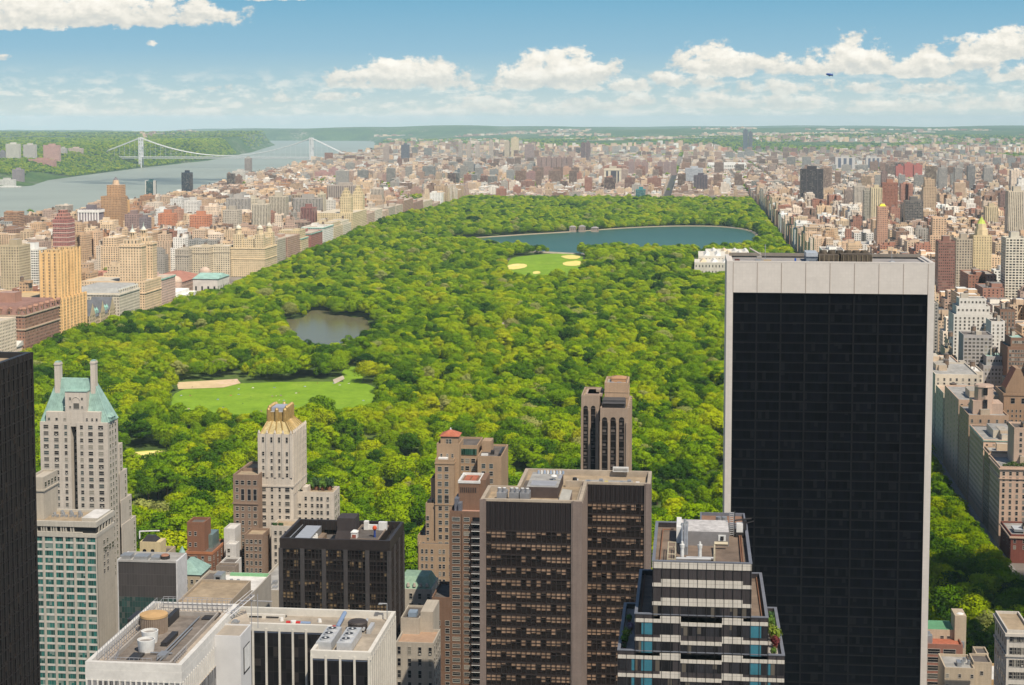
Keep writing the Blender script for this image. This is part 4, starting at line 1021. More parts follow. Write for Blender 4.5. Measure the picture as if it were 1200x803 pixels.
 m = MB(); m.hip(-691, -654, (a + b) / 2 - 31, (a + b) / 2 + 31, z + 30.05, z + 36, -688, -657, (a + b) / 2 - .2, (a + b) / 2 + .2, 0, (.26, .42, .37)); H.part('copper_roof', m, [ROOF], o)
 for k, (pxa, pxb, py, cl, lb) in enumerate(((205, 221, 293, (.42, .37, .30), 'long grey-beige apartment block at the left behind the red-roofed museum'), (221, 245, 290, (.53, .45, .33), 'long cream apartment block in the middle behind the red-roofed museum'), (245, 269, 289, (.58, .5, .37), 'cream apartment block with green corner roof behind the museum, left of the turreted block'))):
  Y = 2500 + k * 18; xa, zt = at(pxa, py, Y); xb, _ = at(pxb, py, Y); RESERVED.append((xa, xb, Y, Y + 40)); H = House('apartment_house', (xa + xb) / 2, Y + 20, lb, 'apartment building', 'row of apartment blocks behind the museum')
  m = MB(); m.box(xa, xb - .3, Y, Y + 38, H.o[2] - 1, zt, 0, cl, (3.6, 3.3, .42, .52), top=1, topcol=(.5, .45, .38), v0=zt); m.rim(xa, xb - .3, Y, Y + 38, zt, zt + 1.2, .5, 0, cl); H.part('facade', m)
  m = MB(); m.rim(xa - .6, xb + .2, Y - .7, Y + 38.7, zt - 9, zt - 8, .69, 0, tuple(q * 1.1 for q in cl)); H.part('cornice', m, [ROOF]); roof_kit(H, xa + 3, xb - 3, Y + 3, Y + 30, zt, cl, 2, True, 40 + k)
 c = (0.63, 0.50, 0.32); ya, yb = cpwY(310.5), cpwY(324.5); xw = at(271, 318, ya)[0]; H = House('turreted_block', -700, (ya + yb) / 2, 'huge cream apartment block with three domed corner turrets, right of the museum', 'apartment building', CPWG); RESERVED.append((xw, -665, ya, yb))
 zb = H.o[2] - .5; z1 = at(310, 291, ya)[1]; z2 = at(310, 281, ya)[1]; w = (3.2, 3.3, .32, .46)
 m = MB(); m.box(xw, -665, ya, yb, zb, z1, 0, c, w, top=1, topcol=(.45, .4, .3), v0=z1); m.rim(xw, -665, ya, yb, z1, z1 + 1, .5, 0, c); H.part('facade', m)
 m = MB(); m.box(xw + 5, -670, ya + 5, yb - 5, z1, z2, 0, c, w, top=1, topcol=(.45, .4, .3), v0=z2); m.rim(xw + 5, -670, ya + 5, yb - 5, z2, z2 + 1, .5, 0, c); H.part('upper_storeys', m)
 for zz in (z1 - 18, z1 - 1.5):
  m = MB(); m.rim(xw - .7, -664.3, ya - .7, yb + .7, zz, zz + 1.2, .69, 0, tuple(k * 1.08 for k in c)); H.part('cornice', m, [ROOF])
 for tx, ty in ((xw + 10, ya + 9), (-675, ya + 9), (-675, yb - 9)):
  m = MB(); m.box(tx - 7, tx + 7, ty - 7, ty + 7, z1, z2 + 8, 0, c, (3.4, 3.4, .34, .5), top=1, topcol=(.5, .45, .35)); H.part('turret_base', m)
  turret(H, tx, ty, z2 + 8, 5.2, 8, 6.5, c, (.58, .55, .46))
 roof_kit(H, xw + 14, -690, ya + 12, yb - 12, z2, c, 3, True, 8)
 rows = [(325, 335, 282, (.46, .40, .32), 0, 'grey-beige block right next to the turreted block'), (337, 351.5, 279, (.44, .28, .21), 0, 'red-brick and white striped-top block, second after the turreted block'), (353, 361.5, 271, (.62, .50, .31), 13, 'cream stepped block left of the red one with a green cornice'),
   (364.5, 378, 274, (.36, .15, .12), 0, 'red brick block with a green cornice along the park'), (379, 391, 267, (.74, .71, .66), 0, 'bright white block beside the red one with a green cornice'), (391.5, 402, 262, (.62, .51, .34), 8, 'cream block right of the bright white one'),
   (402.5, 412, 260, (.64, .58, .46), 6, 'pale block with copper corner left of the distant cream twin towers')]
 for k, (a, b, py, cl, sb, lb) in enumerate(rows):
  front(a, b, py, 36 + 4 * (k % 3), cl, lb, win=(3.3, 3.3, .4, .52), setb=sb, seed=20 + k, cornice=(.30, .5, .42) if 'green' in lb else None)
 ya, yb = cpwY(413), cpwY(430); c = (.64, .52, .32); H = House('twin_tower_block', -690, (ya + yb) / 2, 'distant cream block with two stepped towers, farthest twin towers along the park', 'apartment building', CPWG); RESERVED.append((-735, -665, ya, yb))
 zb = H.o[2] - .5; z1 = at(413, 250, ya)[1]; m = MB(); m.box(-735, -665, ya, yb, zb, z1, 0, c, W1, top=1, topcol=(.5, .44, .34), v0=z1); H.part('facade', m)
 L = yb - ya; zt = at(414, 224, ya)[1]
 for a, b in ((ya + 3, ya + 24), (yb - 25, yb - 4)):
  m = MB(); m.box(-690, -668, a, b, z1, zt - 12, 0, c, W1, top=1, topcol=(.5, .44, .34), v0=zt); o = H.part('tower', m)
  for k in range(3):
   e = 2 + 2.6 * k; m = MB(); m.box(-690 + e, -668 - e, a + e, b - e, zt - 12 + 6 * k, zt - 6 + 6 * k, 0, c, (3, 6, .3, .7), top=1, topcol=(.55, .46, .3)); H.part('crown', m, None, o)
 rows = [(431, 439.5, 251, (.52, .38, .30), 0, 'pinkish block just beyond the farthest twin towers'), (440, 448.5, 247, (.68, .60, .48), 0, 'pale block second beyond the farthest twin towers'), (449, 455.5, 248, (.60, .44, .34), 0, 'salmon block third beyond the farthest twin towers'), (456, 463.5, 244, (.44, .38, .31), 0, 'grey-brown block with terraces fourth beyond the farthest twin towers'),
   (464, 472.5, 242, (.52, .43, .34), 0, 'beige slab beyond the grey-brown terraced block'), (473, 484.5, 236, (.38, .24, .18), 0, 'brown brick block near the far corner of the park'), (485, 496, 238, (.36, .22, .17), 0, 'second brown brick block near the far corner of the park'), (497, 507, 237, (.60, .50, .37), 0, 'cream block at the far left corner of the park'), (508, 516, 239, (.5, .36, .28), 0, 'last salmon block at the far left corner of the park')]
 for k, (a, b, py, cl, sb, lb) in enumerate(rows): front(a, b, py, 40, cl, lb, win=(3.6, 3.3, .4, .5), setb=sb, seed=60 + k)
park_west()
LMG = 'landmark towers rising over the uptown roofs'
def landmark(px0, px1, pt, Y, depth, col, label, win=(3.2, 3.3, .5, .55), name='tower_block', top=None, cap=None, roofc=(.3, .27, .24), grp=LMG, side=None, cat='tower block'):
 xa, zt = at(px0, pt, Y); xb, _ = at(px1, pt, Y); zb = min(terr1(xa, Y), terr1(xb, Y + depth)) - 1
 LMREC.append((px0, px1, pt, Y)); RESERVED.append((xa - 3, xb + 3, Y - 3, Y + depth + 3)); H = House(name, (xa + xb) / 2, Y + depth / 2, label, cat, grp, z=zb)
 m = MB(); m.box(xa, xb, Y, Y + depth, zb, zt, 0, col, win, top=1, topcol=roofc, v0=zt); m.rim(xa, xb, Y, Y + depth, zt, zt + 1.3, .6, 0, col); H.part('facade', m)
 w = xb - xa; m = MB(); m.box(xa + w * .3, xb - w * .28, Y + depth * .3, Y + depth * .75, zt, zt + min(9, w * .2 + 3), 0, cap or tuple(k * .85 for k in col), (0, 0, 0, 0), top=1, topcol=roofc); H.part('bulkhead', m)
 return H, (xa, xb, Y, Y + depth, zb, zt)
def piers(H, q, n, col, wid=1.2, out=.7, east=False):
 xa, xb, y0, y1, zb, zt = q
 for k in range(n + 1):
  xx = xa + (xb - xa) * k / n; m = MB(); m.box(xx - wid / 2, xx + wid / 2, y0 - out, y0 + .2, zb, zt + .5, 0, col, (0, 0, 0, 0)); H.part('pier', m)
def landmarks():
 H, q = landmark(938.5, 965, 199, 4150, 34, (.055, .045, .05), 'tall dark brown slab tower standing alone over the right-hand avenue', (3, 3.6, .6, .5)); piers(H, q, 4, (.10, .085, .08), 1.5, .8)
 landmark(1034, 1052.5, 215, 3500, 26, (.30, .125, .08), 'tall red-brown brick tower with a chimney-like top, right of the dark slab tower', (3, 3, .45, .5), cap=(.36, .17, .11))
 landmark(1033.2, 1040, 202, 4700, 24, (.24, .16, .14), 'slim brown tower half hidden behind the red-brown brick tower', (3, 3, .5, .5))
 landmark(1021, 1034, 221, 3300, 26, (.62, .52, .34), 'cream slab tower left of the red-brown brick tower', (4, 3, .3, 1)); landmark(1012.5, 1021.5, 224, 3360, 26, (.38, .35, .29), 'grey-tan tower joined to the left of the cream slab tower', (3, 3, .6, .5))
 landmark(1001, 1014, 219, 3900, 24, (.50, .44, .37), 'pale tower left of the cream and grey pair on the east side', (3, 3, .35, 1))
 landmark(990, 1000, 223, 4000, 24, (.34, .26, .22), 'brownish tower right of the tall dark slab tower', (3, 3, .4, 1))
 H, q = landmark(1028.5, 1041, 243, 2650, 18, (.50, .29, .20), 'slim pink-banded tower with a bright yellow-green cap', (2.6, 3.2, .4, .55)); xa, xb, y0, y1, zb, zt = q
 m = MB(); m.hip(xa + 3, xb - 3, y0 + 3, y1 - 3, zt + 1.4, zt + 6, xa + 6, xb - 6, y0 + 6, y1 - 6, 0, (.62, .6, .05)); H.part('cap_roof', m, [ROOF])
 landmark(1061, 1082, 236, 3250, 30, (.17, .15, .135), 'dark grey terraced apartment tower with balcony bands on the east side', (3, 3, .75, .6)); landmark(1057, 1064, 241, 3300, 24, (.15, .12, .115), 'dark narrow wing beside the grey terraced tower', (3, 3, .6, .6))
 H, q = landmark(1141, 1162.5, 277, 2080, 24, (.60, .48, .28), 'cream tower with a gilded green pyramid top in the right-hand skyline', (3, 3.2, .32, .5)); xa, xb, y0, y1, zb, zt = q
 cx, cy = (xa + xb) / 2, (y0 + y1) / 2
 for k, (r, z0, z1) in enumerate(((8.2, zt, zt + 8), (6.4, zt + 8, zt + 15))):
  m = MB(); m.cyl(cx, cy, z0, z1, r, r * .97, 8, 0, (.62, .5, .3), smooth=False); H.part('crown', m, [ROOF])
 m = MB(); m.cyl(cx, cy, zt + 15, zt + 24, 5.4, 0, 8, 0, (.42, .50, .10)); H.part('pyramid_roof', m, [ROOF])
 landmark(1100, 1119.5, 284, 1950, 26, (.26, .13, .10), 'red-brown office-like brick block left of the gilded pyramid tower', (2.4, 3.2, .5, .5)); landmark(1121, 1140, 281, 2080, 24, (.45, .38, .29), 'grey-tan block between the red-brown block and the gilded pyramid tower')
 landmark(1155, 1170, 243, 3300, 24, (.60, .49, .31), 'cream stepped-top tower right of the gilded pyramid tower', (4, 3, .3, 1)); landmark(1182, 1204, 225, 2900, 30, (.60, .52, .40), 'big pale tower with vertical stripes at the right frame edge', (3, 3, .35, 1))
 landmark(1172, 1182, 227, 3800, 24, (.24, .15, .13), 'brown tower left of the big pale striped tower'); landmark(1179, 1203, 280, 1950, 30, (.66, .61, .50), 'white-framed apartment slab with gridded front at the right frame edge', (3.6, 3.1, .7, .6))
 for a, b, lb in ((1100, 1110.5, 'leftmost'), (1119, 1128, 'second from left'), (1134.5, 1143, 'third from left'), (1153, 1164, 'rightmost')):
  landmark(a, b, 197 if a != 1134.5 else 195, 5450, 26, (.40, .37, .34) if a != 1134.5 else (.26, .245, .24), '%s of four tall grey slab towers far off on the right' % lb, (2.4, 3, .45, 1), grp='four grey slab towers')
 for a, b, lb in ((979, 1002, 'left'), (1015, 1033, 'right')):
  H, q = landmark(a, b, 184.5, 8300, 40, (.50, .47, .44), '%s of two broad grey striped hospital slabs far off behind the dark slab tower' % lb, (0, 0, 0, 0), grp='two broad striped slabs'); xa, xb, y0, y1, zb, zt = q
  for k in range(3):
   u = xa + (xb - xa) * (.14 + .28 * k); m = MB(); m.box(u, u + (xb - xa) * .15, y0 - .6, y0 + .2, zb, zt - 4, 0, (.10, .11, .15), (0, 0, 0, 0)); H.part('window_band', m)
 for a, b, t_ in ((1050, 1059, 195), (1060, 1070, 192.5), (1071, 1081, 194)):
  landmark(a, b, t_, 7000, 30, (.46, .13, .10), '%s of three red brick housing slabs far off on the right' % {1050: 'left', 1060: 'middle', 1071: 'right'}[a], (3, 3, .4, .5), grp='red brick housing slabs')
 H, q = landmark(871, 876.6, 152.5, 13000, 40, (.12, .13, .17), 'left half of the dark twin tower on the far horizon', (3, 3, .4, 1)); landmark(877.2, 882, 155, 13000, 40, (.14, .14, .17), 'right half of the dark twin tower on the far horizon', (3, 3, .4, 1))
 H, q = landmark(829, 875, 193, 8200, 150, (.70, .68, .63), 'long white stadium wall far beyond the park', (9, 16, .5, .6), 'stadium', roofc=(.68, .67, .63), cat='stadium'); xa, xb, y0, y1, zb, zt = q
 m = MB(); m.rim(xa + 4, xb - 4, y0 + 4, y1 - 4, zt + 1.4, zt + 7, 9, 0, (.72, .71, .68)); H.part('upper_tier', m, [ROOF])
 landmark(803, 824, 197.5, 6300, 30, (.50, .52, .56), 'wide pale blue-grey slab far beyond the reservoir', (3.5, 3, .4, 1)); H, q = landmark(813, 829, 206, 5600, 34, (.11, .085, .10), 'dark purple-brown block right of the teal tower', (3, 3, .5, .6)); piers(H, q, 5, (.2, .15, .15), 1.4, .6)
 landmark(745, 756.5, 222.5, 4960, 24, (.05, .27, .29), 'teal glass tower just beyond the far edge of the park', (1.6, 3, .8, .8))
 H, q = landmark(708, 727.5, 198, 5650, 40, (.62, .55, .42), 'cream office tower with two dark window bays beyond the park', (0, 0, 0, 0)); xa, xb, y0, y1, zb, zt = q
 for u0, u1 in ((.12, .24), (.40, .74), (.80, .90)):
  m = MB(); m.box(xa + (xb - xa) * u0, xa + (xb - xa) * u1, y0 - .6, y0 + .2, zb, zt - 7, 0, (.08, .075, .09), (0, 0, 0, 0)); H.part('window_band', m)
 m = MB(); m.box(xa - 1, xb + 1, y0 - 1, y1 + 1, zt - 5, zt, 0, (.66, .58, .44), (0, 0, 0, 0), top=1, topcol=(.5, .45, .38)); H.part('cornice', m)
 for k, (a, b) in enumerate(((629, 634), (634.5, 640), (640.5, 646), (646.5, 652), (652.5, 658), (658.5, 664), (664.5, 670.5))):
  landmark(a, b, 184.5 + (k % 2), 7900, 34, jit((.30, .20, .17), .08), '%s slab in the row of seven joined brown housing slabs beyond the park' % ['first', 'second', 'third', 'fourth', 'fifth', 'sixth', 'seventh'][k], (3, 3, .45, .5), grp='joined brown housing slabs')
 for k, (a, b) in enumerate(((736.5, 743), (743.5, 751), (751.5, 759.5), (770.5, 777), (777.5, 785), (785.5, 793))):
  landmark(a, b, 190, 7300, 30, jit((.33, .22, .195), .06), '%s slab of the two brown housing groups above the reservoir' % ['leftmost', 'second', 'third', 'fourth', 'fifth', 'rightmost'][k], (3, 3, .45, .5), grp='brown housing slabs above the reservoir')
 landmark(680.5, 685.5, 168, 9500, 30, (.20, .13, .13), 'left of two dark brown towers far off above the park', (3, 3, .4, 1)); landmark(686, 691.5, 167, 9560, 30, (.24, .155, .15), 'right of two dark brown towers far off above the park', (3, 3, .4, 1))
 landmark(634, 649, 197.5, 7000, 40, (.34, .21, .17), 'brown block below the row of joined housing slabs'); landmark(657, 669.5, 197, 7000, 40, (.50, .30, .20), 'orange brick block below the right end of the joined housing slabs'); landmark(602, 613, 196, 6700, 30, (.40, .33, .28), 'grey-brown tower left of the orange brick block', (3, 3, .4, 1)); landmark(614, 631, 203, 6400, 30, (.34, .2, .18), 'two-winged brown block right of the grey-brown tower')
 landmark(688, 693, 211, 5700, 24, (.72, .68, .6), 'narrow white tower left of the cream office tower'); landmark(533, 542, 200, 6600, 30, (.13, .15, .17), 'dark glass block with a pale top beside the leafy ridge'); landmark(548, 556, 193, 7200, 30, (.15, .17, .20), 'dark blue-grey tower far behind the twin-towered row', (3, 3, .6, .8)); landmark(556.5, 562.5, 194, 7200, 30, (.45, .45, .44), 'pale twin to the dark blue-grey tower')
 landmark(599, 607, 162, 10200, 60, (.62, .52, .34), 'tan temple-topped building on the far ridge', (6, 4, .3, .6)); landmark(591, 597, 166, 10200, 50, (.55, .46, .34), 'tan block left of the temple-topped building'); landmark(615, 625, 169.5, 9300, 50, (.33, .24, .22), 'brown blocky building right of the temple-topped building')
 for k, (a, t_) in enumerate(((537, 167), (547, 168), (557, 168), (573, 165))): landmark(a, a + 4.5, t_, 9800, 26, jit((.55, .47, .40)), '%s of four slim pale towers on the far ridge' % ['leftmost', 'second', 'third', 'rightmost'][k], (3, 3, .4, 1), grp='slim pale towers on the far ridge')
 landmark(470, 478.5, 170, 8700, 40, (.13, .13, .16), 'dark tower near the river bend on the far ridge'); landmark(449, 455, 172, 8600, 30, (.42, .33, .28), 'pinkish twin tower near the river bend')
 H, q = landmark(286.5, 293.5, 186, 7050, 26, (.30, .25, .22), 'tall brown church tower by the river', (3, 4, .3, .6), 'church_tower', cat='church'); xa, xb, y0, y1, zb, zt = q
 m = MB(); m.hip(xa + 2, xb - 2, y0 + 2, y1 - 2, zt + 1.4, zt + 10, (xa + xb) / 2 - 2, (xa + xb) / 2 + 2, (y0 + y1) / 2 - 2, (y0 + y1) / 2 + 2, 0, (.25, .24, .22)); H.part('spire_base', m, [ROOF])
 landmark(272, 287, 201, 6950, 60, (.62, .57, .50), 'pale block in front of the church tower by the river')
 landmark(212.5, 222, 203, 4300, 30, (.045, .055, .085), 'dark blue glass tower in front of the river', (1.8, 3.2, .7, .8)); H, q = landmark(171, 179.5, 213, 4000, 26, (.06, .15, .16), 'dark green glass tower with a white frame in front of the river', (2, 3.2, .7, .8)); xa, xb, y0, y1, zb, zt = q
 for xx in (xa - 1, xb + 1.2):
  m = MB(); m.box(xx - 1, xx + 1, y0 - .5, y0 + 14, zb, zt + 3, 0, (.6, .58, .52), (0, 0, 0, 0)); H.part('side_frame', m)
 c = (.47, .28, .15); H, q = landmark(118, 141, 231, 3050, 40, c, 'tawny stepped tower block with a pointed top in front of the river', (3, 3.2, .4, .5)); xa, xb, y0, y1, zb, zt = q
 za = at(130, 217, 3050)[1]; w = xb - xa; m = MB(); m.box(xa + w * .28, xb - w * .02, y0 + 4, y1 - 8, zt, za, 0, tuple(k * 1.12 for k in c), (3, 3.2, .4, .5), top=1, topcol=(.4, .3, .22), v0=za); H.part('tower', m)
 m = MB(); m.cyl(xa + w * .62, y0 + 18, za, za + 9, 7, 5, 10, 0, (.5, .36, .24)); m.cyl(xa + w * .62, y0 + 18, za + 9, za + 15, 5, .4, 10, 0, (.15, .13, .14)); H.part('pointed_top', m, [ROOF])
 landmark(141, 146, 236, 3200, 30, (.70, .42, .18), 'orange side wing behind the tawny stepped tower', (0, 0, 0, 0))
 H, q = landmark(61.5, 79.5, 258, 2450, 28, (.40, .17, .145), 'dark red and cream banded tower with a stepped rounded top', (2.8, 3.2, .5, .5)); xa, xb, y0, y1, zb, zt = q; w = xb - xa
 m = MB(); zz = zt
 for k in range(3):
  e = (k + 1) * w * .10; m = MB(); m.box(xa + e, xb - e, y0 + e, y1 - e, zz, zz + 5, 0, (.42, .19, .15), (2.8, 5, .5, .6), top=1, topcol=(.45, .3, .25)); H.part('stepped_top', m); zz += 5
 for k in range(9):
  m = MB(); z = zt - 6 - k * 7; m.rim(xa - .4, xb + .4, y0 - .4, y1 + .4, z, z + 1.1, .39, 0, (.62, .48, .40)); H.part('pale_band', m, [ROOF])
 H, q = landmark(92, 115, 246, 3000, 30, (.24, .20, .22), 'tower with white vertical fins on a dark front, right of the dark red banded tower', (0, 0, 0, 0)); piers(H, q, 7, (.78, .74, .70), 2.4, 1.2); xa, xb, y0, y1, zb, zt = q
 m = MB(); m.box(xa - 1.5, xb + 1.5, y0 - 1.5, y1 + 1, zt - 5, zt, 0, (.8, .77, .72), (0, 0, 0, 0), top=1, topcol=(.7, .68, .64)); H.part('cornice', m)
 landmark(20, 44, 293, 1960, 30, (.74, .71, .64), 'white slab block with a big white rooftop box behind the mansard block', (3, 3, .7, .5), cap=(.8, .79, .75)); landmark(0, 22, 289, 1870, 34, (.50, .41, .27), 'tan stepped art deco block at the left frame edge', (3.4, 3.2, .38, .5))
 for a, b, t_, Y, c, lb in ((185, 203, 251, 3150, (.58, .24, .13), 'left of two orange brick slabs below the river'), (222, 244, 253, 3000, (.60, .25, .14), 'right of two orange brick slabs below the river'), (204, 211, 246, 3400, (.55, .3, .2), 'slim salmon slab between the two orange brick slabs'),
                               (315, 334.5, 231, 3100, (.56, .49, .38), 'tall pale grey slab with vertical stripes above the turreted block'), (343, 375, 233, 3350, (.42, .38, .34), 'wide grey slab with vertical stripes left of the farthest twin towers'), (352, 368, 244, 3200, (.30, .14, .12), 'dark red block in front of the wide grey striped slab'),
                               (372, 379, 228, 3400, (.66, .58, .42), 'cream edge tower at the right of the wide grey striped slab'), (265, 290, 233, 3250, (.48, .44, .40), 'wide grey slab with dark stripes above the turreted block'), (289, 300, 233, 3300, (.66, .58, .44), 'cream slab right of the wide grey slab above the turreted block'), (295, 313, 240, 2950, (.60, .53, .42), 'pale slab in front, left of the tall pale grey striped slab'),
                               (261, 279, 247, 2900, (.50, .44, .36), 'grey-tan slab above the left turret of the turreted block'), (216, 232, 236, 3500, (.72, .69, .64), 'white block with a white tower in front of the river'), (146, 162, 252, 3000, (.32, .22, .20), 'dark brown slab right of the tawny stepped tower'), (163, 172, 256, 2900, (.24, .2, .21), 'dark grey slab right of the dark brown slab'),
                               (369, 386, 202, 6800, (.46, .25, .22), 'left of the brick tower group by the bridge end'), (385, 395, 198, 6900, (.42, .24, .22), 'middle of the brick tower group by the bridge end'), (395, 411, 204, 6900, (.45, .30, .28), 'right of the brick tower group by the bridge end'), (448, 456, 205, 6000, (.38, .23, .19), 'brown brick tower above the farthest twin towers'), (481, 493, 222, 5000, (.40, .25, .2), 'brown stepped block near the far left corner of the park'), (470, 478, 227, 5000, (.42, .3, .24), 'small brown block with a pediment near the far left corner of the park')):
  landmark(a, b, t_, Y, 26, c, lb, (3, 3, .42, 1) if 'stripe' in lb else (3.2, 3.1, .45, .52))
 H, q = landmark(384, 420, 218, 4500, 60, (.45, .38, .32), 'long pale cathedral-like hall with rows of dark buttresses', (0, 0, 0, 0), cat='church'); piers(H, q, 14, (.22, .18, .16), 3.0, 1.4)
 xa, zt = at(812, 303, 2540); H = House('art_museum', 46, 2620, 'low white museum with stepped flat roofs behind the top of the black glass slab', 'museum', z=terr1(46, 2600)); z = H.o[2]
 for k, (x0, x1, y0, y1, h) in enumerate(((4, 88, 2500, 2560, 22), (10, 88, 2560, 2650, 27), (22, 88, 2650, 2740, 24))):
  m = MB(); m.box(x0, x1, y0, y1 - .1, z - 1, z + h, 0, (.55, .51, .44), (5, 9, .3, .4), top=1, topcol=(.52, .50, .45), v0=z + h); m.rim(x0, x1, y0, y1 - .1, z + h, z + h + 1.2, .8, 0, (.58, .55, .50)); H.part('wing', m)
  for j in range(4):
   m = MB(); xx = x0 + 8 + j * 17; m.hip(xx, xx + 10, y0 + 8, y1 - 8, z + h, z + h + 4, xx + 4, xx + 6, y0 + 12, y1 - 12, 0, (.60, .59, .56) if (j + k) % 3 else (.60, .48, .32)); H.part('skylight', m, [ROOF])
 for k, (px, w) in enumerate(((671, 7), (682, 7), (697, 8))):
  x, y = ground(px, 273.5); H = House('gatehouse', x, y, ['left stone gatehouse on the far bank of the reservoir', 'middle stone gatehouse on the far bank of the reservoir', 'right stone gatehouse on the far bank of the reservoir'][k], 'gatehouse', 'reservoir gatehouses'); z = H.o[2]
  m = MB(); m.box(x - w, x + w, y, y + 9, z - 3, z + (13, 14, 11)[k], 0, (.32, .25, .2), (4, 9, .3, .5), top=1, topcol=(.3, .28, .25), v0=z + 13); H.part('walls', m)
  m = MB(); m.hip(x - w - .6, x + w + .6, y - .6, y + 9.6, z + (13.05, 14.05, 11.05)[k], z + (16, 17, 14)[k], x - w * .4, x + w * .4, y + 4, y + 5, 0, (.26, .24, .23)); H.part('hip_roof', m, [ROOF])
landmarks()
def nj_side():
 g = 'tower blocks on the far river bank'
 def nj(px0, px1, pt, pb, col, label, win=(3, 3, .4, 1), depth=26):
  x, y = ground((px0 + px1) / 2, pb); landmark(px0, px1, pt, y, depth, col, label, win, grp=g)
 nj(6.5, 22, 169, 188, (.70, .66, .58), 'leftmost of three tall towers across the river, white with stripes'); nj(27, 41, 170, 187, (.62, .57, .53), 'middle of three tall towers across the river, grey with stripes'); nj(50.5, 69, 170.5, 189, (.56, .32, .28), 'rightmost of three tall towers across the river, pink-red brick', (3, 3, .5, .5))
 nj(33, 64, 187, 194, (.50, .26, .21), 'low pink-red brick base block under the pink tower across the river', (3, 3, .5, .5)); nj(-2, 6, 178, 188, (.26, .23, .26), 'dark block at the left frame edge across the river'); nj(80, 96, 174, 180, (.60, .46, .38), 'pinkish apartment block on the slope right of the three towers'); nj(69.5, 77, 174, 182, (.55, .5, .46), 'pale block between the pink tower and the pinkish block across the river')
 nj(14, 26, 199, 212, (.33, .27, .29), 'purple-brown block on the far river bank low at the left', (3, 3, .6, .6)); nj(-3, 16, 211, 218, (.62, .60, .56), 'long white block on the far river bank at the left frame edge', (4, 4, .4, .5))
 x0, y0 = ground(-5, 220.5); x1, y1 = ground(46, 219); H = House('pier', (x0 + x1) / 2, y0, 'long white pier shed on the far river bank at the left', 'pier', z=-26 - float(curv(x0, y0))); m = MB(); m.box(x0, x1, y0, y0 + 26, H.o[2], H.o[2] + 7, 0, (.7, .68, .64), (6, 6, .5, .5), top=1, topcol=(.66, .65, .62)); H.part('shed', m)
nj_side()
RESERVED.append((-60, 150, 4893, 4950)); RESERVED.append((-93, -63, 4890, 9000))
RESERVED.append((184, 232, 900, 1700))
RESERVED.append((184, 233, 500, 900))
city_blocks()
ANCHOR = [('the golden twin towers', 78, 340), ('the gabled house', 116, 370), ('the cream twin towers', 160, 320), ('the museum', 235, 320), ('the turreted block', 297, 300), ('the green-corniced red block', 371, 290), ('the farthest twin towers', 420, 240), ('the far left corner of the park', 495, 245),
          ('the dark slab tower', 952, 220), ('the red-brown brick tower', 1043, 235), ('the yellow-green capped tower', 1035, 262), ('the gilded pyramid tower', 1152, 285), ('the teal tower', 750, 232), ('the black glass slab', 1000, 300), ('the banded dark red tower', 70, 265), ('the finned white tower', 103, 255), ('the tawny stepped tower', 130, 230), ('the two orange brick slabs', 212, 260), ('the dark blue glass tower', 217, 220), ('the striped grey slab', 325, 245), ('the big pale striped tower', 1192, 250), ('the white gridded slab', 1190, 300)]
CN = {'red brick': 'red brick', 'orange brick': 'orange brick', 'pale': 'pale stone', 'dark': 'dark'}
used = {}
def split_city():
 sc = []
 for b in CITY:
  x0, y0, x1, y1 = b.screen()
  if x1 < 0 or x0 > 1200 or y0 > 803: continue
  cx = (x0 + x1) / 2; top = y0
  vis = max(0, min(x1, 1200) - max(x0, 0)) * min(y1 - y0, 28)
  if any(a < cx < c and q < top + 4 < d for a, q, c, d in SOLID): vis *= .02
  sc.append((vis, b, cx, top))
 sc.sort(key=lambda q: -q[0])
 return sc
SCR = split_city()
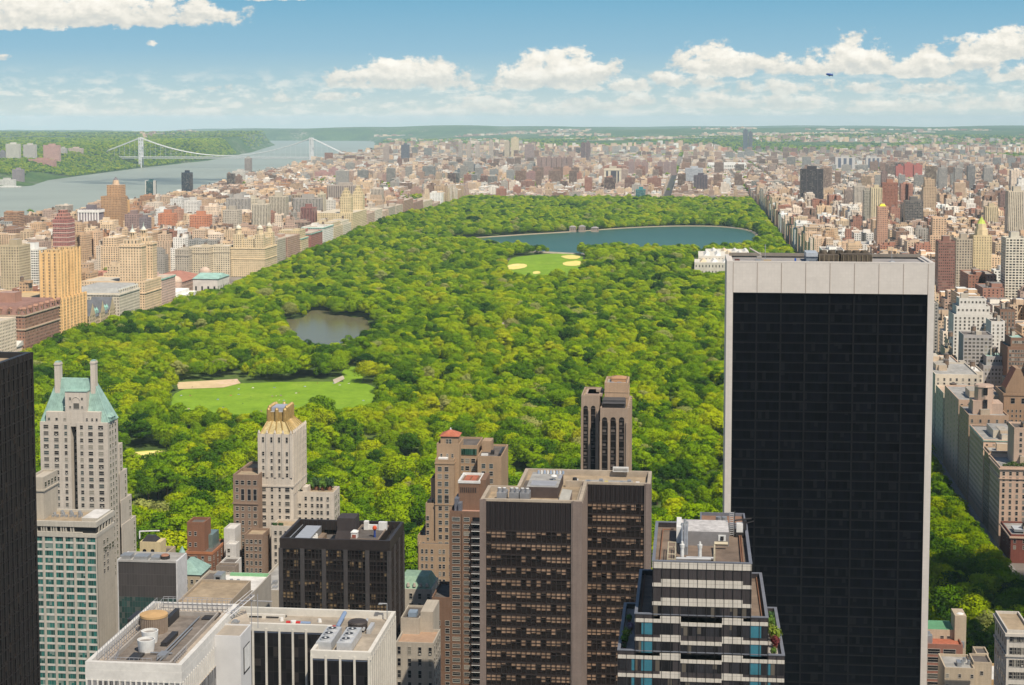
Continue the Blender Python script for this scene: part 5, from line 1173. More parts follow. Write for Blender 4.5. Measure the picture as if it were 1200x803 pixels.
def generic_city():
 lone = SCR[:285]; ids = set(id(q[1]) for q in lone)
 cnt = {}
 for vis, b, cx, top in lone:
  nm, ax, ay = min(ANCHOR, key=lambda a: (a[1] - cx) ** 2 + 2.2 * (a[2] - top) ** 2)
  dx, dy = cx - ax, top - ay
  side = 'left' if dx < -9 else 'right' if dx > 9 else ''; dep = 'behind' if dy < -6 else 'in front of' if dy > 10 else ''
  where = {('left', 'behind'): 'behind and left of', ('right', 'behind'): 'behind and right of', ('left', ''): 'left of', ('right', ''): 'right of', ('', 'behind'): 'behind', ('', 'in front of'): 'in front of', ('left', 'in front of'): 'front left of', ('right', 'in front of'): 'front right of', ('', ''): 'beside'}[(side, dep)]
  hw = 'tall' if b.h > 58 else 'low' if b.h < 26 else 'mid-rise'
  ft = 'setback top' if b.set else 'court' if b.court else 'water tank' if b.tank else 'flat roof'
  lab = '%s %s block, %s, %s %s' % (hw, b.colname, ft, where, nm)
  for extra in ('', ', farther' if abs(dx) + abs(dy) > 40 else ', nearer', ', wide' if b.x1 - b.x0 > 26 else ', narrow', ', bright roof' if b.roofc[0] > .4 else ', dark roof'):
   lab += extra
   if lab not in cnt: break
  cnt[lab] = 1
  name = 'row_house' if b.kind == 'low' else 'apartment_slab' if b.kind == 'slab' else 'apartment_block'
  t = thing(name, ((b.x0 + b.x1) / 2, (b.y0 + b.y1) / 2, b.zb), lab, 'building', 'blocks of flats in the streets round the park')
  o = ((b.x0 + b.x1) / 2, (b.y0 + b.y1) / 2, b.zb); m = MB(o); b.shell(m); m.build('facade', [FAC, ROOF], t)
  for (a, c, d, e, h) in b.bulk:
   m = MB(o); m.box(a, c, d, e, b.zt(), b.zt() + h, 0, b.col, (0, 0, 0, 0), top=1, topcol=b.roofc); m.build('bulkhead', [FAC, ROOF], t)
  if b.tank:
   m = MB(o); water_tank_mb(m, b.tx, b.ty, b.zt()); m.build('water_tank', [ROOF], t)
 M_ = MB()
 for b in CITY:
  if id(b) in ids: continue
  far = (b.y0 > 4200); b.shell(M_, far=far)
  if b.y0 < 8000: b.kit(M_, far=far)
 o = M_.build('distant_buildings', [FAC, ROOF]); tag(o, 'countless smaller blocks and roofs of the city round and beyond the park', 'city buildings', kind='stuff')
 print('city', len(CITY), 'faces', len(M_.f))
generic_city()
def far_roofs():
 m = MB(); n = 0
 while n < 5200:
  y = 12000 + 12500 * g4.random() ** 1.7; x = g4.uniform(-.34, .235) * y
  if x < float(east_bank(y)) + 100 and x > float(west_bank(y)) - 900: continue
  d = mnoise.noise(Vector((x * .0007, y * .0005, 4)))
  if d < (-.12 if y < 15000 else .10): continue
  z = terr1(x, y) - 1; w = g4.uniform(12, 45) * (1 + (y - 12000) / 20000); h = g4.choice([9, 11, 13, 15, 18, 18, 30, 48 if y < 17000 else 24]); c = jit(PAL[pick(HARW)])
  m.box(x, x + w, y, y + g4.uniform(14, 30), z, z + h, 0, c, (0, 0, 0, 0), top=1, topcol=jit(g4.choice(ROOFC))); n += 1
 o = m.build('far_roofs', [FAC, ROOF]); tag(o, 'tiny pale roofs scattered over the far green heights', 'city buildings', kind='stuff')
far_roofs()
def bridge():
 x0, x1, Y = -3257.0, -2225.0, 9600.0; zw = -25 - float(curv(x0, Y)); t = thing('suspension_bridge', ((x0 + x1) / 2, Y, zw), 'long grey steel suspension bridge across the broad river', 'bridge')
 o = ((x0 + x1) / 2, Y, zw); steel = plain('bridge_steel', (0.56, 0.57, 0.57), 0.6); zd = zw + 65; ztop = zw + 178
 for x in (x0, x1):
  m = MB(o)
  for dy in (-17, 17):
   for dx in (-6, 6): m.box(x + dx - 3.2, x + dx + 3.2, Y + dy - 4, Y + dy + 4, zw - 6, ztop)
   for k in range(9):
    za = zw + 2 + k * 20; m.bar((x - 6, Y + dy - 4, za), (x + 6, Y + dy - 4, za + 20), 2.2); m.bar((x + 6, Y + dy - 4, za), (x - 6, Y + dy - 4, za + 20), 2.2)
  for zz in (zd - 8, zd + 55, ztop - 8): m.box(x - 8, x + 8, Y - 20, Y + 20, zz, zz + 8)
  m.build('tower', steel, t)
 m = MB(o)
 for za, zb in ((zd - 1.2, zd + 1.2), (zd - 10, zd - 8)): m.box(x0 - 290, x1 + 700, Y - 17, Y + 17, za, zb, bottom=True)
 for k in range(114):
  xx = x0 - 290 + k * 18; 
  for dy in (-17, 17): m.bar((xx, Y + dy, zd - 9), (xx + 18, Y + dy, zd), 1.1); m.bar((xx, Y + dy, zd), (xx, Y + dy, zd - 9), .9)
 m.build('deck', steel, t)
 def cz(x):
  if x < x0: return ztop + (x0 - x) / 290 * (zd + 3 - ztop)
  if x > x1: return ztop + (x - x1) / 230 * (zd + 3 - ztop)
  u = (x - (x0 + x1) / 2) / ((x1 - x0) / 2); return zd + 8 + (ztop - zd - 8) * u * u
 for dy in (-17, 17):
  m = MB(o); xs = np.linspace(x0 - 290, x1 + 230, 60)
  for a, b in zip(xs[:-1], xs[1:]): m.bar((a, Y + dy, cz(a)), (b, Y + dy, cz(b)), 2.5)
  m.build('main_cable', steel, t)
 for k in range(46):
  x = x0 - 220 + k * (x1 - x0 + 380) / 45
  if min(abs(x - x0), abs(x - x1)) < 8: continue
  m = MB(o); m.bar((x, Y - 17, zd), (x, Y - 17, cz(x)), .8); m.build('hanger', steel, t)
 for x in (x1 + 240, x1 + 380, x1 + 520, x0 - 240):
  m = MB(o); m.box(x - 5, x + 5, Y - 16, Y + 16, terr1(x, Y) - 4, zd - 10); m.build('pier', steel, t)
bridge()
# ================================================================== FOREGROUND TOWERS
def X_(px, Y): return (at(px, 450, Y))[0]      # world x of a photo column at distance Y (photo rows hardly matter)
def Z_(px, py, Y): return at(px, py, Y)[1]
def XZ(px, py, Y): return at(px, py, Y)
def curtain(name, bay, floor, glass, mull, mw=.06, mh=.10, spandrel=0.0, spc=(.03, .03, .03), blind=(.3, .22, .16), pb=0.3, rough=.12, u_off=0.0, tint=None, pt=0.0, spec=.18, gvar=.6):
 """curtain wall: panes with blinds drawn to different heights, mullions and spandrel bands, in metres of the uv map"""
 mt, t, b = material(name)
 uvn = t.node('ShaderNodeUVMap', uv_map='uv'); u, v, _ = t.xyz(uvn.outputs[0])
 cu = t.m('DIVIDE', t.m('ADD', u, u_off), bay); cv = t.m('DIVIDE', v, floor); fu = t.m('FRACT', cu); fv = t.m('FRACT', cv)
 ids = t.vec(t.m('FLOOR', cu), t.m('FLOOR', cv), 3.3)
 wn = t.node('ShaderNodeTexWhiteNoise', noise_dimensions='3D'); t.put(wn.inputs[0], ids); r = wn.outputs['Value']
 wc, wd, we = t.xyz(wn.outputs['Color'])
 clump = t.noise(t.vec(t.m('MULTIPLY', t.m('FLOOR', cu), .22), t.m('MULTIPLY', t.m('FLOOR', cv), .9), 0), 1.0, 2, .5)
 hasb = t.m('LESS_THAN', r, t.m('MULTIPLY', t.step(clump, .35, .65, .45, 1.35), pb))
 drop = t.m('GREATER_THAN', t.m('DIVIDE', t.m('SUBTRACT', fv, spandrel), 1 - spandrel), t.m('SUBTRACT', t.m('MULTIPLY', t.m('MULTIPLY', wd, wd), 1.0), .18))
 isb = t.m('MULTIPLY', hasb, drop)
 gv = t.step(we, 0, 1, 1 - gvar, 1 + gvar, False)
 g = t.mix(1.0, (*glass, 1), t.vec(gv, gv, gv), 'MULTIPLY')
 if tint: g = t.mix(t.m('MULTIPLY', t.m('LESS_THAN', wc, pt), .8), g, (*tint, 1))
 bv = t.step(wc, 0, 1, .7, 1.15, False)
 col = t.mix(isb, g, t.mix(1.0, (*blind, 1), t.vec(bv, bv, bv), 'MULTIPLY'))
 if spandrel > 0: sp = t.m('LESS_THAN', fv, spandrel); col = t.mix(sp, col, (*spc, 1))
 mm = t.m('MAXIMUM', t.m('LESS_THAN', fu, mw), t.m('LESS_THAN', fv, mh)) if mh > 0 else t.m('LESS_THAN', fu, mw)
 col = t.mix(mm, col, (*mull, 1))
 t.put(b.inputs['Base Color'], col)
 t.put(b.inputs['Roughness'], t.m('MAXIMUM', t.m('MULTIPLY', mm, .5), t.m('ADD', rough, t.m('MULTIPLY', isb, .25))))
 b.inputs['Specular IOR Level'].default_value = spec
 return mt
def tiles(name, col, joint, w, h, var=.05):
 mt, t, b = material(name)
 uvn = t.node('ShaderNodeUVMap', uv_map='uv'); u, v, _ = t.xyz(uvn.outputs[0]); cu = t.m('DIVIDE', u, w); cv = t.m('DIVIDE', v, h)
 wn = t.node('ShaderNodeTexWhiteNoise', noise_dimensions='3D'); t.put(wn.inputs[0], t.vec(t.m('FLOOR', cu), t.m('FLOOR', cv), 1.7))
 geo = t.node('ShaderNodeNewGeometry'); n = t.noise(geo.outputs['Position'], .25, 5, .7)
 f = t.m('MULTIPLY', t.step(wn.outputs['Value'], 0, 1, 1 - var, 1 + var, False), t.step(n, .3, .7, .94, 1.06, False))
 c = t.mix(1.0, (*col, 1), t.vec(f, f, f), 'MULTIPLY'); j = t.m('MAXIMUM', t.m('LESS_THAN', t.m('FRACT', cu), .05 if joint else 0), t.m('LESS_THAN', t.m('FRACT', cv), .05 if joint else 0))
 t.put(b.inputs['Base Color'], t.mix(j, c, (*(joint or col), 1))); b.inputs['Roughness'].default_value = .6; b.inputs['Specular IOR Level'].default_value = .25
 return mt
FRAME = plain('window_frame_paint', (.46, .43, .38), .6)
def pane_material():
 mt, t, b = material('window_panes')
 t.put(b.inputs['Base Color'], t.attr('col').outputs['Color']); b.inputs['Roughness'].default_value = .12; b.inputs['Specular IOR Level'].default_value = .45
 return mt
PANE = pane_material()
PANECOL = [(.012, .012, .015), (.02, .02, .024), (.04, .038, .036), (.10, .095, .085), (.26, .24, .20), (.015, .014, .016), (.06, .075, .075)]
WCACHE = {}
def win_mb(m, cx, y, cz, w, h, col, east=False, frame=(.4, .38, .34), sash=True):
 """adds one window: frame, pane, sash bar, sill; faces -Y, or +X when east"""
 def P(u, d, z): return (cx + u, y + d, cz + z) if not east else (cx - d, y + u, cz + z)
 W0 = (0, 0, 0, 0); f = .11; a, c = w / 2, h / 2
 m.face([P(-a, -.05, -c), P(a, -.05, -c), P(a, -.05, c), P(-a, -.05, c)], 0, col, W0)
 for (u0, u1, z0, z1) in ((-a - f, a + f, c, c + f), (-a - f, a + f, -c - f * 1.6, -c), (-a - f, -a, -c, c), (a, a + f, -c, c)) + (((-a, a, -.04, .05),) if sash else ()):
  m.face([P(u0, -.12, z0), P(u1, -.12, z0), P(u1, -.12, z1), P(u0, -.12, z1)], 1, frame, W0)
  m.face([P(u0, -.12, z1), P(u1, -.12, z1), P(u1, .02, z1), P(u0, .02, z1)], 1, frame, W0)
  m.face([P(u0, .02, z0), P(u1, .02, z0), P(u1, -.12, z0), P(u0, -.12, z0)], 1, frame, W0)
 if col == PANECOL[5] and 1 < w < 2.5:      # an air conditioner in the lower sash
  q = [P(u, d, z) for z in (-c + .05, -c + .5) for u, d in ((-.34, -.3), (.34, -.3), (.34, -.05), (-.34, -.05))]
  for f4 in ((0, 1, 5, 4), (1, 2, 6, 5), (3, 0, 4, 7), (4, 5, 6, 7), (3, 2, 1, 0)): m.face([q[i] for i in f4], 1, (.4, .39, .36), W0)
def win_obj(parent, o, x, y, z, w, h, k, east, sash=True):
 key = (round(w, 2), round(h, 2), k, east, sash)
 if key not in WCACHE:
  m = MB(); win_mb(m, 0, 0, 0, w, h, PANECOL[k], east, sash=sash); WCACHE[key] = m.mesh('window', [PANE, FRAME])
 return link('window', WCACHE[key], parent, (x - o[0], y - o[1], z - o[2]))
gw = random.Random(5)
class Windows:
 """collects the windows of one house: the 100 highest stand alone, the rest form one part"""
 def __init__(s, H, pal=None): s.H = H; s.w = []; s.pal = pal or [0, 1, 2, 3, 4, 5, 0, 1]
 def grid(s, plane, us, zs, w, h, east=False, sash=True, skip=0.0):
  for z in zs:
   for u in us:
    if gw.random() < skip: continue
    ww = w[us.index(u)] if isinstance(w, (list, tuple)) else w
    s.w.append((u, plane, z, ww, h, gw.choice(s.pal), east, sash) if not east else (plane, u, z, ww, h, gw.choice(s.pal), east, sash))
 def done(s, n=100):
  s.w.sort(key=lambda q: -q[2]); o = s.H.o
  for (x, y, z, w, h, k, e, sa) in s.w[:n]: win_obj(s.H.t, o, x, y, z, w, h, k, e, sa)
  if len(s.w) > n:
   m = MB(o)
   for (x, y, z, w, h, k, e, sa) in s.w[n:]: win_mb(m, x, y, z, w, h, PANECOL[k], e, sash=sa)
   tag(m.build('window', [PANE, FRAME], s.H.t), kind='stuff')
def rows(z1, z0, step): 
 r = []; z = z1
 while z > z0: r.append(z); z -= step
 return r
def lin(a, b, n): return [a + (b - a) * k / (n - 1) for k in range(n)] if n > 1 else [(a + b) / 2]
def stone(name, col, var=.10): 
 """plain masonry with faint courses and rain streaks"""
 mt, t, b = material(name)
 uvn = t.node('ShaderNodeUVMap', uv_map='uv'); u, v, _ = t.xyz(uvn.outputs[0]); geo = t.node('ShaderNodeNewGeometry')
 n1 = t.noise(geo.outputs['Position'], .12, 6, .7); n2 = t.noise(t.vec(t.m('MULTIPLY', u, 1.1), t.m('MULTIPLY', v, .06), 0), 1.0, 5, .65); n3 = t.noise(geo.outputs['Position'], 1.7, 3, .6)
 f = t.m('MULTIPLY', t.m('MULTIPLY', t.step(n1, .3, .7, 1 - var, 1 + var, False), t.step(n2, .3, .72, .86, 1.06, False)), t.step(n3, .3, .7, .94, 1.06, False))
 cl = t.m('LESS_THAN', t.m('FRACT', t.m('DIVIDE', v, 3.05)), .035); f = t.m('MULTIPLY', f, t.step(cl, 0, 1, 1, .90, False))
 t.put(b.inputs['Base Color'], t.mix(1.0, (*col, 1), t.vec(f, f, f), 'MULTIPLY')); b.inputs['Roughness'].default_value = .88; b.inputs['Specular IOR Level'].default_value = .25
 return mt
TARROOF = plain('tar_roof', (.12, .105, .095), .9, 0, .3, .25); TANROOF = plain('tan_gravel_roof', (.36, .28, .19), .95, 0, .22, .3); GREYROOF = plain('grey_membrane_roof', (.34, .33, .31), .9, 0, .25, .25); WHITEROOF = plain('white_membrane_roof', (.62, .6, .57), .85, 0, .2, .3)
def tower_left():
 y0, y1 = 366.0, 432.0; x1 = XZ(37, 419.5, y1)[0]; zt = Z_(37, 419.5, y1); H = House('black_office_tower', -205, 400, 'tall black glass office tower cut by the left frame edge', 'office tower', z=0)
 glass = curtain('black_curtain_wall', 1.5, 3.9, (.006, .0055, .007), (.02, .018, .018), .08, .05, .30, (.011, .010, .0105), (.055, .04, .03), .15, .1)
 m = MB(); m.box(-245, x1, y0, y1, 0, zt, 0, top=1); m.rim(-245, x1, y0, y1, zt, zt + 1.6, 1.2, 2); H.part('curtain_wall', m, [glass, TANROOF, DARKMETAL])
 mull = plain('bronze_mullion', (.030, .027, .027), .4)
 m = MB(); y = y0
 while y <= y1 + .01:
  m.box(x1, x1 + (.42 if round((y - y0) / 1.5) % 2 == 0 else .2), y - .12, y + .12, 0, zt + 1.6); y += 1.5
 for k in range(int(zt / 3.9) + 1):
  z = zt - k * 3.9; m.box(x1, x1 + .16, y0, y1, z - .25, z)
 H.part('mullion_grid', m, [mull])
 m = MB(); m.box(-226, -190, 380, 420, zt, zt + .9, 0); H.part('roof_deck', m, [TANROOF])
 m = MB(); m.box(-222, -205, 385, 408, zt + .9, zt + 4, 0); H.part('plant_room', m, [DARKMETAL])
tower_left()
def copper_tower():
 Y0 = 735.0; xl, xc = X_(45.7, Y0), X_(125, Y0); y1 = 749.0; ze = Z_(80, 495, Y0); st = stone('pale_tower_brick', (.50, .45, .39))
 H = House('copper_roofed_tower', (xl + xc) / 2, 745, 'pale brick residential tower with steep green copper roof and two tall chimneys', 'apartment tower', z=0)
 gl, gr = X_(81.5, Y0), X_(88.5, Y0)
 m = MB(); poly = [(xl, Y0), (gl, Y0), (gl, Y0 + 5), (gr, Y0 + 5), (gr, Y0), (xc, Y0), (xc, y1), (xl, y1)]
 m.prism(poly, 0, ze, 0, v0=ze); H.part('shaft', m, [st])
 for k, (py, yy) in enumerate(((521, 754), (551, 759), (581, 764), (606, 769))):
  z = Z_(145, py, yy); m = MB(); m.box(xl + 2, xc + .25 * (k + 1), y1, yy - .02 * k, 0, z, 0, v0=ze); m.rim(xl + 2, xc + .25 * (k + 1), y1 + .05, yy - .02 * k, z, z + 1, .4, 0); H.part('park_terrace', m, [st])
 zr = Z_(90, 444, 742); m = MB(); rx0, rx1 = X_(68.5, 742), X_(110, 742)
 m.hip(xl - .2, xc + .3, Y0 + 1.2, y1 + .2, ze + .02, zr, rx0, rx1, 741.2, 743.4, 0); o = H.part('copper_roof', m, [COPPER])
 m = MB(); n = 26
 for k in range(1, n):
  u = k / n; a = (xl + (xc - xl) * u, Y0 + 1.15, ze + .08); b = (rx0 + (rx1 - rx0) * u, 741.15, zr + .05); m.bar(a, b, .14)
 m.bar((rx0, 742.3, zr + .1), (rx1, 742.3, zr + .1), .5)
 for a, b in (((xl, Y0 + 1.2, ze + .1), (rx0, 741.2, zr + .05)), ((xc + .2, Y0 + 1.2, ze + .1), (rx1, 741.2, zr + .05)), ((xc + .2, y1, ze + .1), (rx1, 743.4, zr + .05))): m.bar(a, b, .3)
 H.part('standing_seam', m, [COPPER], o)
 for px0, px1, py in ((65.5, 71.5, 424.5), (107.5, 112.8, 423)):
  zc = Z_(px0, py, 741); a, b = X_(px0, 741), X_(px1, 741); m = MB(); m.box(a, b, 739.5, 743, ze + 6, zc, 0); m.box(a - .2, b + .2, 739.3, 743.2, zc - 1.1, zc - .5, 0); m.box(a + .2, b - .2, 739.9, 742.6, zc, zc + .5, 1); H.part('chimney', m, [st, COPPER])
 zd = Z_(90, 459.5, Y0); a, b = X_(75.5, Y0), X_(100.5, Y0); m = MB(); m.box(a, b, Y0 + .3, Y0 + 9, ze - 2, zd, 0); c = H.part('centre_dormer', m, [st])
 m = MB(); m.box(a - .2, b + .2, Y0 + .05, Y0 + 9.2, zd, zd + .35, 0); H.part('coping', m, [COPPER], c)
 m = MB(); cx = X_(88.5, Y0); zc = zd - 6.2
 for k in range(9):
  t0, t1 = k * math.pi / 9, (k + 1) * math.pi / 9; m.bar((cx + 2.1 * math.cos(t0), Y0 + .22, zc + 2.3 * math.sin(t0) + 1.5), (cx + 2.1 * math.cos(t1), Y0 + .22, zc + 2.3 * math.sin(t1) + 1.5), .22)
 H.part('arch_moulding', m, [st], c)
 for k, (px0, px1, py) in enumerate(((53, 82, 482.5), (97, 116.5, 483))):
  a, b = X_(px0, Y0), X_(px1, Y0); z = Z_(px0, py, Y0); m = MB(); m.box(a, b, Y0 + .1, Y0 + 5, ze - .5, z, 0); H.part('roof_parapet', m, [st])
 for px in (77, 126.8, 131.5):
  y = Y0 + 2 if px < 100 else 738 + (px - 126) * .7; x = X_(px, Y0) if px < 100 else xc - .4; z = ze + (7 if px < 100 else 2.2)
  m = MB(); m.box(x - 1.3, x + 1.3, y - .9, y + 1.6, z - 1.8, z, 0); m.hip(x - 1.6, x + 1.6, y - 1.2, y + 1.9, z, z + 1.6, x - .2, x + .2, y + .2, y + .5, 0); H.part('small_dormer', m, [COPPER])
 W = Windows(H, [0, 1, 5, 3, 4, 2, 6, 6, 0]); zs = rows(ze - 2.2, 40, 3.05)
 W.grid(Y0, [X_(52.8, Y0), X_(64.8, Y0), X_(76, Y0)], zs, [2.3, 2.1, 1.3], 1.75); W.grid(Y0, [X_(94.5, Y0), X_(105, Y0), X_(117, Y0)], zs, [1.4, 2.1, 2.3], 1.75)
 W.grid(xc, [738.2, 741.6, 745.4], zs, 1.2, 1.6, east=True); W.grid(Y0 + 5, [X_(87, Y0 + 5)], zs, 1.1, 1.7)
 for k, (yy, py) in enumerate(((754, 521), (759, 551), (764, 581), (769, 606))): W.grid(xc + .25 * (k + 1), [yy - 2.6], rows(Z_(145, py, yy) - 2, 40, 3.05), 1.2, 1.6, east=True)
 W.grid(Y0 + .3, [X_(81.5, Y0), X_(95.5, Y0)], [zd - 3.2, zd - 7.2], .9, 1.1); W.grid(Y0 + .3, [X_(88.7, Y0)], [zd - 6.6], 2.7, 2.6, sash=False)
 W.grid(Y0 + .1, [X_(p, Y0) for p in (56.5, 65.5, 75)], [ze + 1.4], 1.1, 1.2); W.grid(Y0 + .1, [X_(p, Y0) for p in (101, 107.2, 112.5)], [ze + 1.4], .8, 1.3)
 W.done()
copper_tower()
def green_window_tower():
 Y0 = 560.0; xl, xc = X_(43, Y0) - 14, X_(110, Y0); Y1 = 578.0; zt = Z_(80, 611, Y0); st = stone('warm_white_cladding', (.50, .465, .40)); sd = stone('pale_side_brick', (.47, .42, .345))
 H = House('white_tower', (xl + xc) / 2, 570, 'white tower with columns of green windows between the black tower and the grey glass block', 'hotel tower', z=0)
 m = MB(); m.box(xl, xc - .3, Y0 + .3, Y1, 0, zt - 6, 0, v0=zt); m.face([(xl, Y0 + .3, zt - 6), (xc - .3, Y0 + .3, zt - 6), (xc - .3, Y1, zt - 6), (xl, Y1, zt - 6)], 0)
 H.part('core', m, [st])
 m = MB(); m.box(xc - .3, xc, Y0, Y1, 0, zt - 5.6, 0, v0=zt); H.part('side_wall', m, [sd])
 cols = [41, 53.5, 66, 77.8, 90.2, 104]; fl = 2.62; z1 = Z_(80, 630, Y0)
 edges = [X_(p, Y0) for p in (35, 47.3, 59.8, 71.8, 84, 97.2, 110)]
 for e in edges:
  m = MB(); w = .42; m.box(max(e - w, xl), min(e + w, xc), Y0 - .35, Y0 + .3, 0, zt - 5.6, 0, v0=zt); H.part('pier', m, [st])
 gm = curtain('green_tinted_glass', .9, 2.62, (.022, .115, .10), (.20, .22, .20), .1, 0, 0, (.5, .5, .5), (.26, .36, .32), .3, .1)
 n = 0; rest = MB(H.o)
 for k in range(26):
  z = z1 - k * fl
  for a, b in zip(edges[:-1], edges[1:]):
   a2, b2 = a + .42, b - .42
   if n < 96:
    m = MB(); m.wall((a2, Y0 - .02), (b2, Y0 - .02), z - 1.45, z + .35, 0, win=(0, 0, 0, 0), u0=gw.uniform(0, 900), v0=z - 1.45 + gw.randint(0, 60) * 2.62); H.part('window', m, [gm])
   else: rest.wall((a2, Y0 - .02), (b2, Y0 - .02), z - 1.45, z + .35, 0, win=(0, 0, 0, 0), u0=gw.uniform(0, 900), v0=z - 1.45 + gw.randint(0, 60) * 2.62)
   n += 1
 tag(rest.build('window', [gm], H.t), kind='stuff')
 m = MB()
 for k in range(27):
  z = z1 - k * fl; m.box(edges[0], edges[-1], Y0 - .15, Y0 + .28, z + .37, z + fl - 1.47, 0)
 H.part('spandrel', m, [plain('ivory_spandrel', (.58, .56, .51), .6)])
 m = MB(); zc0, zc1 = zt - 5.6, zt; m.box(xl, xc + .1, Y0 - .45, Y1 + .1, zc0, zc0 + 1.3, 0); m.box(xl, xc - .5, Y0 + .6, Y1 - .6, zc0 + 1.3, zc1 - 1.9, 1); m.box(xl, xc + .1, Y0 - .45, Y1 + .1, zc1 - 1.9, zc1 - .9, 0, top=2); m.rim(xl, xc + .1, Y0 - .45, Y1 + .1, zc1 - .9, zc1, .9, 0)
 cr = H.part('crown_storey', m, [st, DARKMETAL, TANROOF])
 for k in range(30):
  x = xl + k * .9
  if x > xc - 5.8: break
  if k % 4 == 3: continue
  m = MB(); m.box(x, x + .42, Y0 - .2, Y0 + .55, zc0 + 1.3, zc1 - 1.9, 0); H.part('louvre_post', m, [st], cr)
 m = MB(); m.box(xl, X_(93, Y0), Y0 - .3, Y0 + .5, zc0 + 1.35, zc0 + 1.75, 0); H.part('sill_band', m, [st], cr)
 m = MB(); a = X_(96, 566); m.box(a, xc - .7, Y0 + 3, Y1 - 1.5, zt - .9, zt + .6, 0, top=1); H.part('roof_slab', m, [st, WHITEROOF])
 for k in range(7):
  x = X_(62 + k * 5.2, 572); m = MB(); m.cyl(x, 571 + (k % 2) * 3, zt - .9, zt + .4, .75, .6, 8, 0); m.box(x - .4, x + .4, 569, 569.9, zt - .9, zt - .1, 0); H.part('roof_vent', m, [STEEL])
 for k in range(5):
  y = Y0 + 2.5 + k * 3; m = MB(); m.box(xc - .45, xc + .05, y, y + .5, zc0 + 1.3, zc1 - 1.9, 0); H.part('side_post', m, [st], cr)
 m = MB(); a, b = X_(32, 566), X_(49.5, 566); zp = Z_(50, 561, 566); m.box(a, b, 565, 578.6, zt - .9, zp, 0); m.rim(a, b, 565, 578.6, zp, zp + .7, .5, 0); m.box(a - .4, b + .4, 564.6, 579, zp - 4.4, zp - 3.9, 0); o = H.part('penthouse', m, [sd])
 W = Windows(H, [0, 2, 3]); W.grid(b, [567, 570, 573, 576], [zp - 2.2], 1.5, 1.7, east=True); W.grid(xc, [567, 570.5], rows(zt - 9, zt - 22, 2.62), 1.3, 1.4, east=True); W.grid(xc, [568.5, 573, 576], [zt - 12, zt - 12.1], 1.5, 2.2, east=True); W.done()
green_window_tower()
def grey_block():
 Y0, Y1 = 600.0, 612.0; xl, xc = X_(134.6, Y0), X_(203, Y0); zt = Z_(170, 659, Y0); H = House('grey_glass_block', (xl + xc) / 2, 606, 'dark grey glass-fronted block with a plain white side wall', 'office block', z=0)
 g = curtain('grey_panel_glass', 1.05, 4.4, (.075, .068, .068), (.10, .092, .09), .07, .03, 0, (.05, .05, .05), (.09, .08, .08), 0, .25, gvar=.10)
 g2 = curtain('green_reflecting_glass', 1.05, 2.2, (.035, .075, .07), (.09, .09, .088), .09, .05, 0, (.05, .05, .05), (.10, .12, .11), .35, .12, gvar=.3)
 zm = Z_(170, 700, Y0); m = MB(); m.box(xl, xc, Y0, Y1, zm, zt, 0, top=2); m.box(xl, xc, Y0 + .01, Y1, 0, zm, 1); H.part('glass_front', m, [g, g2, GREYROOF])
 m = MB(); m.box(xc, xc + .5, Y0 - .3, Y1, 0, zt + .8, 0); m.box(xl - .3, xl, Y0 - .3, Y1, 0, zt + .8, 0); H.part('side_wall', m, [plain('white_render', (.60, .60, .61), .7)])
 m = MB(); m.rim(xl, xc, Y0 - .2, Y1, zt, zt + .8, .4, 0); H.part('parapet', m, [plain('pale_parapet', (.42, .41, .4), .7)])
 for a, b, zz in ((140, 152, .9), (156, 172, .7), (176, 186, .5)):
  m = MB(); m.box(X_(a, 606), X_(b, 606), 603, 608, zt, zt + zz + .6, 0); H.part('roof_unit', m, [STEEL])
 m = MB(); x = X_(190, 606); m.cyl(x, 606, zt, zt + 1.2, 1.9, 1.9, 14, 0); m.cyl(x, 606, zt + 1.2, zt + 1.7, 1.6, 1.2, 14, 1); H.part('roof_fan', m, [DARKMETAL, plain('terracotta_cap', (.34, .17, .11), .8)])
grey_block()
def small_house(name, pa, pb, pt, Y0, depth, mat, label, cat='building', roof=None, wins=None, par=.9, top=None, grp=None):
 xa, xb = X_(pa, Y0), X_(pb, Y0); zt = Z_((pa + pb) / 2, pt, Y0); H = House(name, (xa + xb) / 2, Y0 + depth / 2, label, cat, grp, z=0)
 m = MB(); m.box(xa, xb, Y0, Y0 + depth, 0, zt, 0, top=1, v0=zt); m.rim(xa, xb, Y0, Y0 + depth, zt, zt + par, .45, 0); H.part('walls', m, [mat, roof or TARROOF])
 if wins:
  n, m_, w, h, st = wins; W = Windows(H); W.grid(Y0, lin(xa + w * 1.1, xb - w * 1.1, n), rows(zt - 2.0, max(20, zt - 45), st), w, h)
  if m_: W.grid(xb, lin(Y0 + 2, Y0 + depth - 2, m_), rows(zt - 2.0, max(20, zt - 45), st), w, h, east=True)
  W.done()
 return H, xa, xb, zt
